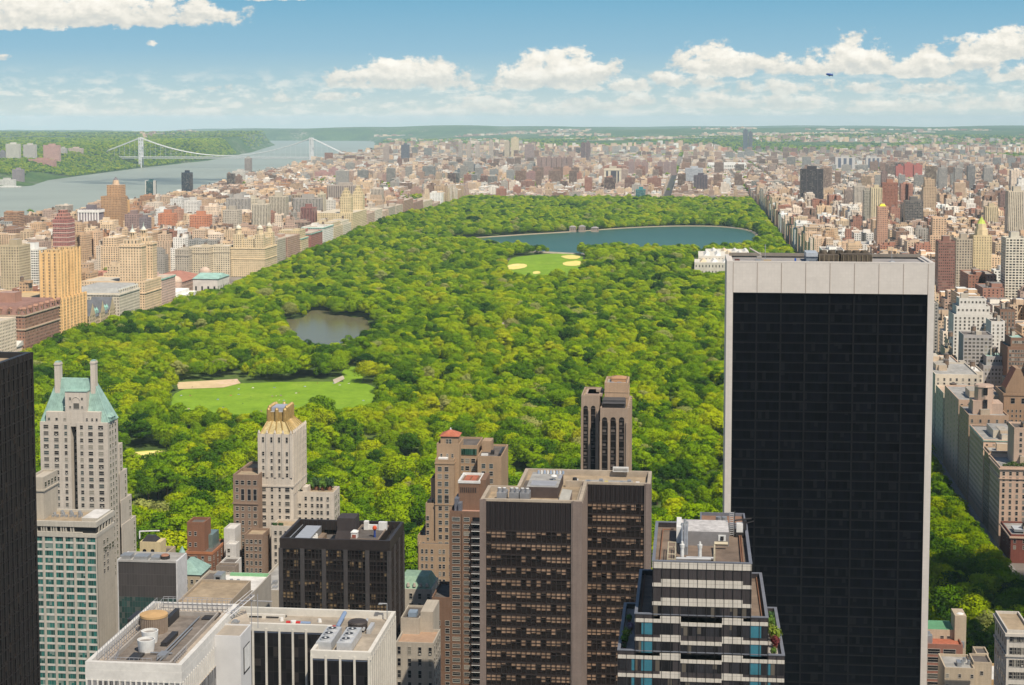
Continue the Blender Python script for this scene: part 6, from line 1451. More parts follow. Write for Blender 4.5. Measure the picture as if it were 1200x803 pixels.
def small_houses():
 BRICK = stone('brown_brick', (.235, .115, .07)); BUFF = stone('buff_brick', (.44, .36, .25)); GREYST = stone('grey_limestone', (.40, .37, .33)); WHT = stone('off_white_brick', (.58, .56, .53)); PALE = stone('pale_limestone', (.47, .42, .35))
 H, xa, xb, zt = small_house('cupola_house', 158, 188, 654, 640, 16, BUFF, 'cream roof house with two arched openings behind the grey glass block', 'building'); zc = Z_(172, 636, 640)
 a, b = X_(160.5, 641), X_(185, 641); m = MB(); m.box(a, b, 641, 648, zt, zc, 0); o = H.part('lantern', m, [stone('cream_stucco', (.60, .49, .29))])
 for px in (166, 175.5):
  x = X_(px, 641); m = MB(); pts = [(x - .75, 640.9, zt + .6), (x + .75, 640.9, zt + .6)] + [(x + .75 * math.cos(t), 640.9, zt + 2.7 + .75 * math.sin(t)) for t in lin(0, math.pi, 8)]
  m.face(pts, 0); H.part('arched_opening', m, [GLASSD], o)
 m = MB(); m.hip(a + .6, b - 2, 641.5, 647.5, zc, zc + 2.0, a + 2, b - 3.4, 643.6, 645.4, 0); H.part('cupola_roof', m, [DARKMETAL], o)
 m = MB(); p0 = X_(160.5, 646); p1 = X_(184, 646); zp = Z_(170, 623, 646); m.bar((p0, 646, zc), (p0, 646, zp), .55, n=8); m.bar((p0, 646, zp), (p1, 646, zp + .5), .55, n=8); H.part('exhaust_pipe', m, [WHITEP])
 H, xa, xb, zt = small_house('gable_house', 212, 231, 676, 640, 14, BUFF, 'narrow buff house with steep green copper roof and a small green turret', 'building', wins=(3, 2, 1.0, 1.6, 3.2)); m = MB(); m.hip(xa - .4, xb + .6, 639.6, 654.4, zt + .92, Z_(214, 656, 645), xa, xa + 1.2, 644, 650, 0); H.part('copper_roof', m, [COPPER])
 x = X_(210.5, 640); z0 = Z_(210, 655, 640); m = MB(); m.cyl(x, 640, zt - 4, z0, 1.3, 1.3, 8, 0); m.cyl(x, 640, z0, z0 + 2.2, 1.0, 1.0, 8, 1); m.cyl(x, 640, z0 + 2.2, z0 + 3, 1.35, 1.3, 8, 0); m.cyl(x, 640, z0 + 3, z0 + 5.4, 1.25, .05, 8, 0); H.part('turret', m, [COPPER, DARKMETAL])
 H, xa, xb, zt = small_house('brick_house', 215, 246, 649, 700, 22, BRICK, 'brown brick building with a square tower, left of the gold-crowned tower', 'building', wins=(4, 4, 1.1, 1.7, 3.1)); zt2 = Z_(228, 615, 704)
 a, b = X_(216.5, 704), X_(237, 704); m = MB(); m.box(a, b, 704, 714, zt, zt2, 0, top=1); m.rim(a, b, 704, 714, zt2, zt2 + 1.1, .6, 0); H.part('stair_tower', m, [BRICK, TARROOF])
 m = MB(); m.rim(xa - .2, xb + .2, 699.8, 722.2, zt - .2, zt + 1.0, .3, 0); H.part('coping', m, [plain('orange_coping', (.42, .17, .08), .8)])
 m = MB(); m.box(X_(239, 712), X_(248, 712), 710, 720, zt, zt + 6, 0); H.part('glass_lean_to', m, [plain('greenish_glazing', (.14, .19, .18), .2)])
 W = Windows(H, [0, 1, 2]); W.grid(704, [X_(220, 704), X_(226.5, 704)], [zt2 - 4, zt + 3], 1, 1.6); W.done()
 H, xa, xb, zt = small_house('white_stepped_house', 254.5, 273, 662, 700, 10, WHT, 'small white stepped house with terraces tight left of the gold-crowned tower', 'building', wins=(3, 0, 1.0, 1.5, 3.0)); z2 = Z_(268, 640, 710)
 a, b = X_(262, 710), X_(274, 710); m = MB(); m.box(a, b, 710, 716, 0, z2, 0); m.rim(a, b, 710, 716, z2, z2 + .8, .3, 0); H.part('middle_tier', m, [WHT]); z3 = Z_(266, 621.5, 716); a, b = X_(260, 716), X_(273, 716); m = MB(); m.box(a, b, 716, 726, 0, z3, 0); m.rim(a, b, 716, 726, z3, z3 + .8, .3, 0); H.part('upper_tier', m, [WHT])
 W = Windows(H, [0, 1, 2]); W.grid(710, [X_(265.5, 710)], rows(z2 - 2, 60, 3.1), 1.1, 1.6); W.grid(716, [X_(263.5, 716)], rows(z3 - 3, 75, 3.4), 1.1, 2.0); W.done()
 small_house('stone_house', 250, 273, 666, 694, 5.6, stone('grey_brown_brick', (.27, .22, .18)), 'grey-brown brick house below the small white stepped house', 'building', wins=(4, 0, .9, 1.5, 2.9))
 H, xa, xb, zt = small_house('low_office', 240, 296, 694, 600, 24, GREYST, 'low stone roof with green edge strip and metal cabin, in front of the gold-crowned tower', 'building', roof=WHITEROOF, wins=(7, 0, 2.2, 1.8, 3.4)); m = MB(); m.box(xa + 2.4, xb - .6, 622, 623.4, zt, zt + 1.0, 0); H.part('green_edge', m, [plain('green_roof_paint', (.20, .42, .22), .8)])
 a, b = X_(249, 608), X_(258, 608); m = MB(); m.box(a, b, 606, 612, zt, zt + 4.6, 0); m.box(a + .8, b - .6, 605.9, 606.2, zt + .8, zt + 3.9, 1); H.part('metal_cabin', m, [STEEL, GLASSD])
 for k in range(3): m = MB(); m.cyl(X_(262 + k * 8, 616), 614, zt, zt + 1.0, .8, .6, 8, 0); H.part('roof_vent', m, [STEEL])
 H, xa, xb, zt = small_house('low_office', 224, 242, 688, 612, 20, PALE, 'pale narrow stone building between the copper gable and the low green-edged roof', 'building', wins=(3, 2, 1.2, 1.8, 3.4))
 H, xa, xb, zt = small_house('low_office', 293, 330, 694, 640, 40, PALE, 'pale low roofs cluttered with pipes below the gold-crowned tower', 'building', roof=GREYROOF)
 for k in range(7): m = MB(); x = X_(296 + k * 4.4, 650); m.box(x - .9, x + .9, 645 + 3 * (k % 3), 647.4 + 3 * (k % 3), zt, zt + .7 + .5 * (k % 2), 0); H.part('roof_unit', m, [STEEL])
 H, xa, xb, zt = small_house('low_office', 200, 262, 712, 520, 30, stone('beige_stone', (.40, .33, .25)), 'beige roof with pale cornice right behind the steel railings of the white building', 'building', roof=TANROOF, wins=(8, 0, 1.6, 1.9, 3.5))
 H, xa, xb, zt = small_house('ornate_house', 466, 505, 693, 650, 18, PALE, 'pale stone house with green mansard roof and round windows, right of the black office', 'building', wins=(4, 3, 1.2, 2.2, 4.0)); zr = Z_(486, 675, 655)
 m = MB(); m.hip(xa + .2, xb - .2, 650.4, 667.6, zt + .2, zr, xa + .8, xb - 2.2, 654.5, 664, 0); o = H.part('green_mansard', m, [plain('pale_green_copper', (.24, .36, .26), .7, 0, .2, .6)])
 for k in range(4): m = MB(); x = xa + 3.6 + k * 2.55; m.cyl(x, 651.4, zt + 1.6, zt + 3.0, .75, .5, 10, 0); H.part('round_dormer', m, [PALE], o)
 H, xa, xb, zt = small_house('ornate_house', 462, 507, 756, 560, 16, PALE, 'white stone ornamented house with tall windows below the green mansard', 'building', roof=plain('terracotta_deck', (.42, .28, .19), .9), wins=(4, 4, 1.1, 2.6, 4.2))
 z2 = Z_(480, 727, 572); m = MB(); a, b = X_(468, 572), X_(490, 572); m.box(a, b, 572, 588, 0, z2, 0, top=1); m.rim(a, b, 572, 588, z2, z2 + .8, .4, 0); H.part('back_wing', m, [PALE, TARROOF]); m = MB(); m.box(a + 2, a + 5, 576, 580, z2, z2 + 1.6, 0); H.part('roof_unit', m, [plain('blue_grey_unit', (.26, .33, .42), .5)])
 m = MB(); m.box(b, b + 4.5, 575, 590, 0, Z_(497, 712, 580), 0); H.part('side_wing', m, [PALE])
small_houses()
def gold_tower():
 Y0, Y1 = 735.0, 762.0; xl, xc = X_(301, Y0), X_(342, Y0); zs = Z_(320, 509, Y0); st = stone('cream_tower_stone', (.56, .50, .425)); GOLD = plain('gilded_crown', (.33, .225, .085), .5, .2, .22, .9); PALEG = plain('pale_gilding', (.46, .37, .185), .55, .1, .25, .9)
 H = House('gold_crowned_tower', (xl + xc) / 2, 748, 'slender cream tower with golden ribbed crown standing in front of the park', 'apartment tower', z=0)
 m = MB(); e = .9; m.prism([(xl + e, Y0), (xc - e, Y0), (xc, Y0 + e), (xc, Y1 - e), (xc - e, Y1), (xl + e, Y1), (xl, Y1 - e), (xl, Y0 + e)], 0, zs, 0, v0=zs); H.part('shaft', m, [st])
 for x in lin(xl + .7, xc - .7, 5):
  m = MB(); m.box(x - .55, x + .55, Y0 - .35, Y0 + .2, zs - 20, zs + .5, 0); m.cyl(x, Y0, zs + .5, zs + 1.8, .6, .25, 6, 0); H.part('pier', m, [st])
 for y in lin(Y0 + 2, Y1 - 1.2, 9):
  m = MB(); m.box(xc - .2, xc + .35, y - .5, y + .5, zs - 28, zs + .5, 0); m.cyl(xc, y, zs + .5, zs + 1.8, .6, .25, 6, 0); H.part('pier', m, [st])
 m = MB(); m.rim(xl - .3, xc + .3, Y0 - .3, Y1 + .3, zs - 24.4, zs - 23.6, .3, 0); H.part('string_course', m, [st])
 yb = 741.5; cx0, cx1 = X_(312, yb), X_(335, yb); zb = Z_(323, 494, yb); zc = Z_(323, 478, yb); cy1 = 757.0
 m = MB(); m.hip(xl + .8, xc - .3, Y0 + .6, Y1 - .6, zs + .02, zb, cx0, cx1, yb, cy1, 0); o = H.part('gilded_roof', m, [PALEG])
 for x in lin(xl + 1.2, xc - .8, 5):
  u = (x - xl) / (xc - xl); m = MB(); m.bar((x, Y0 + .6, zs + .1), (cx0 + (cx1 - cx0) * u, yb, zb + .1), .5); H.part('roof_rib', m, [GOLD], o)
 for y in lin(Y0 + 2, Y1 - 2, 8):
  u = (y - Y0) / (Y1 - Y0); m = MB(); m.bar((xc - .3, y, zs + .1), (cx1, yb + (cy1 - yb) * u, zb + .1), .55); H.part('roof_rib', m, [GOLD], o)
 m = MB(); m.box(cx0 + .8, cx1 - .8, yb + .8, cy1 - .8, zb, zb + 4.2, 0, top=1); m.box(cx0 + 1.6, cx1 - 1.6, yb + 3, cy1 - 3, zb + 4.2, zb + 6.0, 2, top=2); c = H.part('crown_core', m, [GOLD, GREYROOF, plain('blue_grey_sheet', (.30, .32, .38), .4)])
 def shaft(x, y, h):
  m = MB(); m.cyl(x, y, zb - .6, zb + h - .8, .95, .95, 8, 0, smooth=False); m.cyl(x, y, zb + h - .8, zb + h, .95, .45, 8, 0); H.part('crown_shaft', m, [GOLD], c)
 for x in lin(cx0 + .8, cx1 - .8, 3): shaft(x, yb + .6, 6.2); shaft(x, cy1 - .6, 6.6)
 for y in lin(yb + 3.4, cy1 - 3.2, 5): shaft(cx1 - .6, y, 6.9); shaft(cx0 + .6, y, 6.9)
 yw = 744.0; w0, w1 = xc - 2, X_(390, yw); zw = Z_(365, 579, yw); m = MB(); m.box(w0, w1, yw, 757, 0, zw, 0, top=1, v0=zw); m.rim(w0, w1, yw, 757, zw, zw + 1, .4, 0); H.part('east_wing', m, [st, TANROOF])
 y3 = 722.0; b0, b1 = X_(316, y3), X_(372, y3); zb3 = Z_(330, 619, y3); m = MB(); m.box(b0, b1, y3, Y0 - .02, 0, zb3, 0, top=1, v0=zb3); m.rim(b0, b1, y3, Y0 - .02, zb3, zb3 + 1, .4, 0); H.part('lower_block', m, [st, TANROOF])
 m = MB(); m.box(w0 + 4.3, w0 + 6.5, yw + .5, yw + 7, zw, zw + 3, 0); m.face([(w0 + 4.2, yw + .4, zw + 3), (w0 + 4.2, yw + 7, zw + 3), (w0 + 2.1, yw + 7, zw + .8), (w0 + 2.1, yw + .4, zw + .8)], 1); H.part('lean_to', m, [st, COPPER])
 W = Windows(H, [0, 1, 5, 0, 1, 2, 3]); us = [xl + (xc - xl) * u for u in (.16, .40, .62, .84)]
 W.grid(Y0, us, [zs - 2.6], .9, 2.4); W.grid(Y0, us, rows(zs - 9, zs - 22, 3.3), .95, 1.7); W.grid(Y0, us, rows(zs - 25.6, 50, 3.25), [2.0, .95, .95, 2.0], 1.75)
 W.grid(xc, lin(Y0 + 3.2, Y1 - 2.4, 8), rows(zs - 3, 90, 3.25), .85, 1.9, east=True, skip=.05)
 W.grid(yw, [X_(p, yw) for p in (346.5, 350, 357, 364.5, 371, 375.5, 383)], rows(zw - 2.2, 62, 3.25), 1.05, 1.7, skip=.1); W.grid(w1, [747, 750, 754], rows(zw - 2.2, 62, 3.25), 1, 1.7, east=True)
 W.grid(y3, [X_(p, y3) for p in (321, 327, 333, 345, 356, 366)], rows(zb3 - 2.2, 40, 3.25), 1.1, 1.7, skip=.05); W.done()
gold_tower()
def brown_neighbour():
 st = stone('brown_tower_brick', (.265, .185, .135)); Y0 = 728.0; xl, xc = X_(271.5, Y0), X_(301.2, Y0); zt = Z_(285, 559, Y0)
 H = House('brown_apartment_tower', (xl + xc) / 2, 740, 'brown brick apartment tower tight against the left of the gold-crowned tower', 'apartment tower', z=0)
 m = MB(); m.box(xl, xc, Y0, 756, 0, zt, 0, top=1, v0=zt); m.rim(xl, xc, Y0, 756, zt, zt + 1.0, .5, 0); H.part('shaft', m, [st, TANROOF])
 m = MB(); z2 = Z_(295, 551, 740); m.box(X_(283, 740), xc - .2, 740, 755, zt, z2, 0, top=1); m.rim(X_(283, 740), xc - .2, 740, 755, z2, z2 + .9, .5, 0); H.part('upper_tier', m, [st, TANROOF])
 Y2 = 716.0; a, b = X_(284, Y2), X_(306, Y2); z3 = Z_(290, 629, Y2); m = MB(); m.box(a, b, Y2, Y0 - .02, 0, z3, 0, top=1, v0=z3); m.rim(a, b, Y2, Y0 - .02, z3, z3 + 1.1, .4, 0); H.part('front_tier', m, [st, TANROOF])
 m = MB(); m.rim(xl - .4, xc - .05, Y0 - .4, 756.2, zt - 12.6, zt - 12.0, .38, 0); H.part('string_course', m, [st])
 W = Windows(H, [0, 1, 5, 2, 3, 0]); us = [xl + (xc - xl) * u for u in (.16, .38, .64, .87)]
 W.grid(Y0, us, [zt - 2.6], 1.5, 1.9); W.grid(Y0, us[1:], [zt - 8.2], 1.5, 5.2); W.grid(Y0, us[:1], rows(zt - 6, zt - 12, 3.2), 1.2, 1.7); W.grid(Y0, us, rows(zt - 14.6, 40, 3.25), [1.3, 1, 1, 1.5], 1.7, skip=.06)
 W.grid(Y2, [a + (b - a) * u for u in (.15, .38, .62, .85)], rows(z3 - 2.2, 30, 3.25), 1.1, 1.7); W.done()
brown_neighbour()
def black_office():
 Y0, Y1 = 570.0, 598.0; xl, xc = X_(327, Y0), X_(455, Y0); zt = Z_(390, 632, Y0); BR = plain('dark_bronze', (.036, .028, .026), .45, 0, .2, .8); BR2 = plain('grey_bronze_pier', (.075, .068, .068), .5)
 H = House('black_office_block', (xl + xc) / 2, 585, 'black office block with bronze piers and a sunken roof full of equipment', 'office block', z=0)
 gm = curtain('bronze_glass', 1.55, 3.85, (.011, .009, .009), (.035, .028, .026), .11, .10, .30, (.02, .016, .015), (.27, .19, .105), .42, .12)
 zr = zt - 5.5; m = MB(); m.box(xl, xc, Y0, Y1, 0, zt - 3.6, 0, v0=zt - 3.6 - 3.85 * 60); m.v[-4:] = [(xl, Y0, zr), (xc, Y0, zr), (xc, Y1, zr), (xl, Y1, zr)]; m.mi[-1] = 1; H.part('curtain_wall', m, [gm, TARROOF])
 m = MB(); m.rim(xl - .3, xc + .3, Y0 - .3, Y1 + .3, zt - 3.6, zt, 1.0, 0); H.part('parapet', m, [BR])
 W_ = xc - xl; px = [xl + W_ * k / 5 for k in range(6)]
 for x in px: m = MB(); m.box(x - .75, x + .75, Y0 - .55, Y0 + .1, 0, zt - 3.6, 0); H.part('pier', m, [BR2])
 for y in lin(Y0, Y1, 4): m = MB(); m.box(xc - .1, xc + .5, y - .7, y + .7, 0, zt - 3.6, 0); H.part('pier', m, [BR2])
 m = MB()
 for a, b in zip(px[:-1], px[1:]):
  for u in lin(a + .75, b - .75, 6)[1:-1]: m.box(u - .09, u + .09, Y0 - .28, Y0, 0, zt - 3.6, 0)
 for k in range(26):
  z = zt - 3.6 - k * 3.85; m.box(xl, xc, Y0 - .2, Y0, z - .35, z, 0); m.box(xl, xc, Y0 - .16, Y0, z - 1.7, z - 1.5, 0)
  m.box(xc, xc + .2, Y0, Y1, z - .35, z, 0)
 for y in lin(Y0, Y1, 19)[1:-1]: m.box(xc, xc + .25, y - .09, y + .09, 0, zt - 3.6, 0)
 H.part('mullion_grid', m, [BR])
 a, b = X_(350, 582), X_(368, 582); m = MB(); m.box(a, b, 573.5, 592, zr, zt - .8, 0, top=1); H.part('air_handler', m, [STEEL, plain('pale_duct_metal', (.52, .53, .55), .4, .4)])
 for k in range(3): m = MB(); y = 575.5 + k * 2.4; m.cyl(b + .8, y, zt - 2.4, zt - .8, .55, .4, 8, 0); H.part('vent_cowl', m, [WHITEP])
 m = MB(); m.box(b + .2, b + 2.2, 573.2, 591, zr, zt - 3.2, 0); m.box(b + 2.2, b + 10, 573.2, 590, zr, zt - 4.9, 1); H.part('roof_well', m, [plain('tan_well_wall', (.20, .15, .11), .8), TANROOF])
 m = MB(); x0 = X_(395, 586); x1 = X_(416, 586); m.box(x0, x1, 584, 592, zr, Z_(405, 606, 586), 0); m.box(x0 - .6, x0, 585, 591, zr, zt + .8, 0); m.hip(x0 - 1.4, x1 + .2, 582.5, 584.02, zr, zt - .4, x0, x1, 583.9, 584, 0); H.part('plant_room', m, [plain('dark_louvre', (.055, .045, .045), .7)])
 m = MB(); dx0, dx1 = X_(411, 576), X_(444, 576); m.box(dx0, dx1, 573, 594, zr, zt - .9, 0, top=1); m.rim(dx0, dx1, 573, 594, zt - .9, zt - .35, .35, 2); H.part('roof_deck', m, [BR, TARROOF, plain('tan_kerb', (.26, .2, .155), .8)])
 m = MB(); x = X_(414.5, 577); m.box(x - 1.1, x + 1.1, 575.5, 578, zt - .9, zt + 1.2, 0); m.hip(x - 1.3, x + 1.3, 575.3, 578.2, zt + 1.2, zt + 1.9, x - .5, x + .5, 576.4, 577.2, 0); m.box(x - .7, x + .7, 575.35, 575.6, zt - .7, zt + .4, 1); H.part('white_cabin', m, [WHITEP, plain('rust_red_panel', (.30, .09, .06), .7)])
 m = MB(); x = X_(438, 584); m.box(x - 4.8, x - 3.2, 588, 590, zt - .9, zt + 2.2, 0); m.box(x + .6, x + 3.6, 588, 590, zt - .9, zt + 2.0, 0); m.box(x - 3.2, x + .6, 588.5, 589.5, zt - .9, zt + .9, 0); H.part('white_tank_rack', m, [WHITEP])
 m = MB(); x = X_(438, 578); m.cyl(x, 578, zt - .9, zt + 1.7, .42, .34, 10, 0); m.cyl(x, 578, zt + 1.7, zt + 2.2, .5, .85, 10, 1); m.cyl(x, 578, zt + 2.2, zt + 2.9, .85, .75, 12, 1); m.cyl(x, 578, zt + 2.9, zt + 3.3, .75, .3, 12, 1); H.part('red_and_blue_vent', m, [plain('blue_paint', (.035, .07, .27), .5), plain('orange_red_paint', (.62, .09, .03), .5)])
 for k in range(3):
  m = MB(); yy = 574 + k * .9; x0 = xl + 1.6 + k * .5; m.bar((x0, 573, zt - 1.6 - k * .5), (x0 + .2, 596, zt - 1.6 - k * .5), .3); x2 = xc - 1.8 - k * .7; m.bar((x2, 573, zt - 1.8 - k * .4), (x2, 596, zt - 1.8 - k * .4), .28); H.part('window_washing_rail', m, [STEEL if k == 0 else DARKMETAL])
 m = MB()
 for u in lin(xl + 2, xc - 2, 22): m.box(u - .08, u + .08, Y1 - .9, Y1 - .7, zt - 3.6, zt - .3, 0)
 H.part('screen_post', m, [DARKMETAL])
black_office()
def tan_hotel():
 st = stone('tan_hotel_brick', (.385, .27, .175)); H = House('tan_hotel', -95, 750, 'tan stepped brick hotel with a small red pyramid cap in front of the park', 'hotel', z=0)
 def mass(name, pa, pb, pt, y0, y1, par=True, east=None):
  xa, xb = X_(pa, y0), X_(pb, y0); z = Z_((pa + pb) / 2, pt, y0); m = MB(); m.box(xa, xb, y0, y1, 0, z, 0, top=1, v0=z)
  if par: m.rim(xa, xb, y0, y1, z, z + .9, .4, 0)
  H.part(name, m, [st, TARROOF]); return xa, xb, z
 W = Windows(H, [0, 1, 6, 6, 2, 3, 0, 4])
 a, b, z = mass('main_tower', 509.5, 531.5, 541, 733, 752); zt = z
 W.grid(733, [X_(515, 733), X_(523, 733)], rows(z - 3.4, z - 16, 3.4), 1.7, 1.9); W.grid(733, [X_(515, 733), X_(523, 733)], [z - 17.2], 1.9, 3.6); W.grid(733, [X_(510.5 + 5, 733), X_(523, 733)], rows(z - 21.4, 40, 3.3), 1.5, 1.8)
 m = MB(); m.rim(a - .25, b + .25, 732.75, 752.2, z - 20, z - 19.5, .25, 0); m.rim(a - .25, b + .25, 732.75, 752.2, z - 1.2, z - .6, .25, 0); H.part('string_course', m, [st])
 a, b, z = mass('upper_tier', 511.5, 538, 522.5, 738, 752); W.grid(738, [X_(p, 738) for p in (517, 524, 530)], [z - 4.5], .8, 1.5)
 a, b, z = mass('cap_room', 516, 536.5, 511.5, 741, 750, False); W.grid(741, [X_(524, 741), X_(527.5, 741)], [z - 2.4], 1, 2.2)
 m = MB(); m.hip(a - .6, b + .6, 740.4, 750.6, z, Z_(526, 503.5, 745), (a + b) / 2 - .2, (a + b) / 2 + .2, 745, 746, 0); m.cyl((a + b) / 2, 745.5, Z_(526, 504, 745), Z_(526, 501.5, 745), .4, .3, 6, 1); H.part('red_cap', m, [REDTILE, WHITEP])
 a, b, z = mass('middle_wing', 531.5, 559.5, 524, 744, 764); W.grid(744, [X_(p, 744) for p in (541, 547.5, 554.5)], rows(z - 6.3, 70, 3.5), 1.8, 1.9)
 m = MB(); m.box(X_(538, 743.8), X_(558.5, 743.8), 743.75, 744, z - 3.6, z - .8, 0); H.part('green_glazing', m, [curtain('green_band_glass', .9, 3, (.02, .07, .05), (.10, .13, .10), .12, .03, 0, (.1, .1, .1), (.05, .13, .10), .3)])
 a, b, z = mass('east_tower', 559.5, 587.5, 537, 734, 762); W.grid(734, [X_(566.5, 734), X_(575.5, 734)], rows(z - 3.6, 60, 3.4), 1.6, 1.9)
 m = MB(); m.box(a + .4, a + 4.6, 748, 756, z, z + 5, 0); m.box(a + 5, a + 6.5, 742, 744, z, z + 1.8, 1); m.box(a + 1.4, a + 4.4, 735.5, 737.5, z, z + 1.4, 2); m.box(b - 1.6, b - .6, 737, 752, z, z + 1.6, 1); H.part('roof_plant', m, [st, DARKMETAL, WHITEP])
 m = MB(); m.box(X_(513, 734), X_(524, 734), 734, 737, Z_(518, 539.5, 734), Z_(518, 537, 734), 0); H.part('roof_plant', m, [WHITEP])
 a, b, z = mass('west_step', 504.5, 512, 563, 736, 760); W.grid(736, [X_(507, 736)], rows(z - 9, 60, 3.3), 1.1, 1.7)
 a, b, z = mass('west_step', 498.2, 510, 592, 734, 762); W.grid(734, [X_(500.6, 734)], rows(z - 6, 40, 3.3), 1.2, 1.8); m = MB(); m.cyl((a + b) / 2 - .6, 736, z, z + 2, 1.4, 1.2, 10, 0); H.part('roof_plant', m, [DARKMETAL])
 a, b, z = mass('west_step', 488.5, 499, 630, 733, 762); W.grid(733, [X_(p, 733) for p in (491, 495.5)], rows(z - 3, 20, 3.3), 1.0, 1.7)
 a, b, z = mass('front_base', 489.5, 532, 640, 728, 733.5); W.grid(728, [X_(p, 728) for p in (494, 499, 505.5, 515, 519.5, 527)], rows(z - 2.5, 15, 3.4), 1.0, 1.8)
 W.done()
tan_hotel()
def balcony_block():
 st = stone('brown_balcony_brick', (.215, .13, .088)); Y0 = 620.0; xl, xc = X_(526.5, Y0), X_(566, Y0); zt = Z_(545, 602, Y0)
 H = House('balcony_apartment_block', (xl + xc) / 2, 632, 'brown brick apartment block with stacked white-edged balconies left of the twin slab', 'apartment block', z=0)
 m = MB(); m.box(xl, xc, Y0, 646, 0, zt, 0, top=1, v0=zt); m.rim(xl, xc, Y0, 646, zt, zt + .9, .35, 0); H.part('walls', m, [st, plain('pink_terrace_tiles', (.42, .25, .19), .9)])
 a, b = X_(537, 626), X_(562, 626); z2 = Z_(550, 566.5, 626); m = MB(); m.box(a, b, 626, 641, zt, z2, 0, v0=z2); m.box(b, b + 2.2, 627, 640, zt, z2 + 1.2, 0); o = H.part('penthouse', m, [st])
 m = MB(); m.rim(a - .2, b + .2, 625.8, 641.2, z2, z2 + .9, .8, 0); m.rim(a + 1.6, b - 2, 628, 639, z2 + .05, z2 + .4, 2.0, 1); H.part('white_coping', m, [WHITEP, REDTILE], o)
 m = MB()
 for k in range(9): m.box(a + .8 + k * .72, a + 1.1 + k * .72, 625.85, 626, z2 - 3.6, z2 - 1.6, 0)
 H.part('louvre', m, [DARKMETAL], o)
 m = MB(); m.box(xl + 1.4, xl + 3, 623, 632, zt, zt + 5, 0); m.box(xl + 3, xl + 4.2, 622, 626, zt, zt + 3.4, 0); H.part('stair_head', m, [plain('slate_blue_cladding', (.14, .15, .18), .6)])
 fl = 2.75; zs = rows(zt - 2.2, 20, fl); W = Windows(H, [0, 2, 2, 3, 4, 1, 6, 0])
 W.grid(Y0, [X_(534, Y0), X_(546.5, Y0)], zs, [2.9, 2.1], 1.3); W.done()
 m = MB(); m.box(xl - .1, xl + .35, Y0 - .3, Y0, 0, zt, 0); m.box(X_(540.8, Y0), X_(542, Y0), Y0 - .3, Y0, 0, zt, 0); H.part('pier', m, [st])
 p0, p1 = X_(552.5, Y0), xc
 for k, z in enumerate(zs[:26]):
  m = MB(); m.box(p0, p1, Y0 - 1.7, Y0, z - 1.5, z - 1.28, 0, bottom=True); o = H.part('balcony', m, [WHITEP])
  m = MB(); m.box(p0 + .1, p1, Y0 - 1.65, Y0 - 1.6, z - 1.28, z - .4, 0); m.box(p0 + .1, p0 + .15, Y0 - 1.6, Y0, z - 1.28, z - .4, 0); H.part('railing', m, [plain('smoked_balcony_glass', (.09, .08, .08), .3) if k == 0 else MATS['smoked_balcony_glass']], o)
  m = MB(); m.box(p0 + .3, p1 - .2, Y0 - .06, Y0, z - 1.1, z + .85, 0); H.part('balcony_door', m, [GLASSD])
 Y2 = 618.0; a, b = X_(505, Y2), X_(527, Y2); z = Z_(516, 703, Y2); m = MB(); m.box(a, b, Y2, 640, 0, z, 0, top=1, v0=z); m.rim(a, b, Y2, 640, z, z + 1, .4, 0); H.part('lower_wing', m, [st, TARROOF])
 W = Windows(H, [0, 1, 2]); W.grid(Y2, [X_(512.5, Y2), X_(523.5, Y2)], rows(z - 9, 5, 3.0), 1.6, 1.7); W.done(0)
balcony_block()
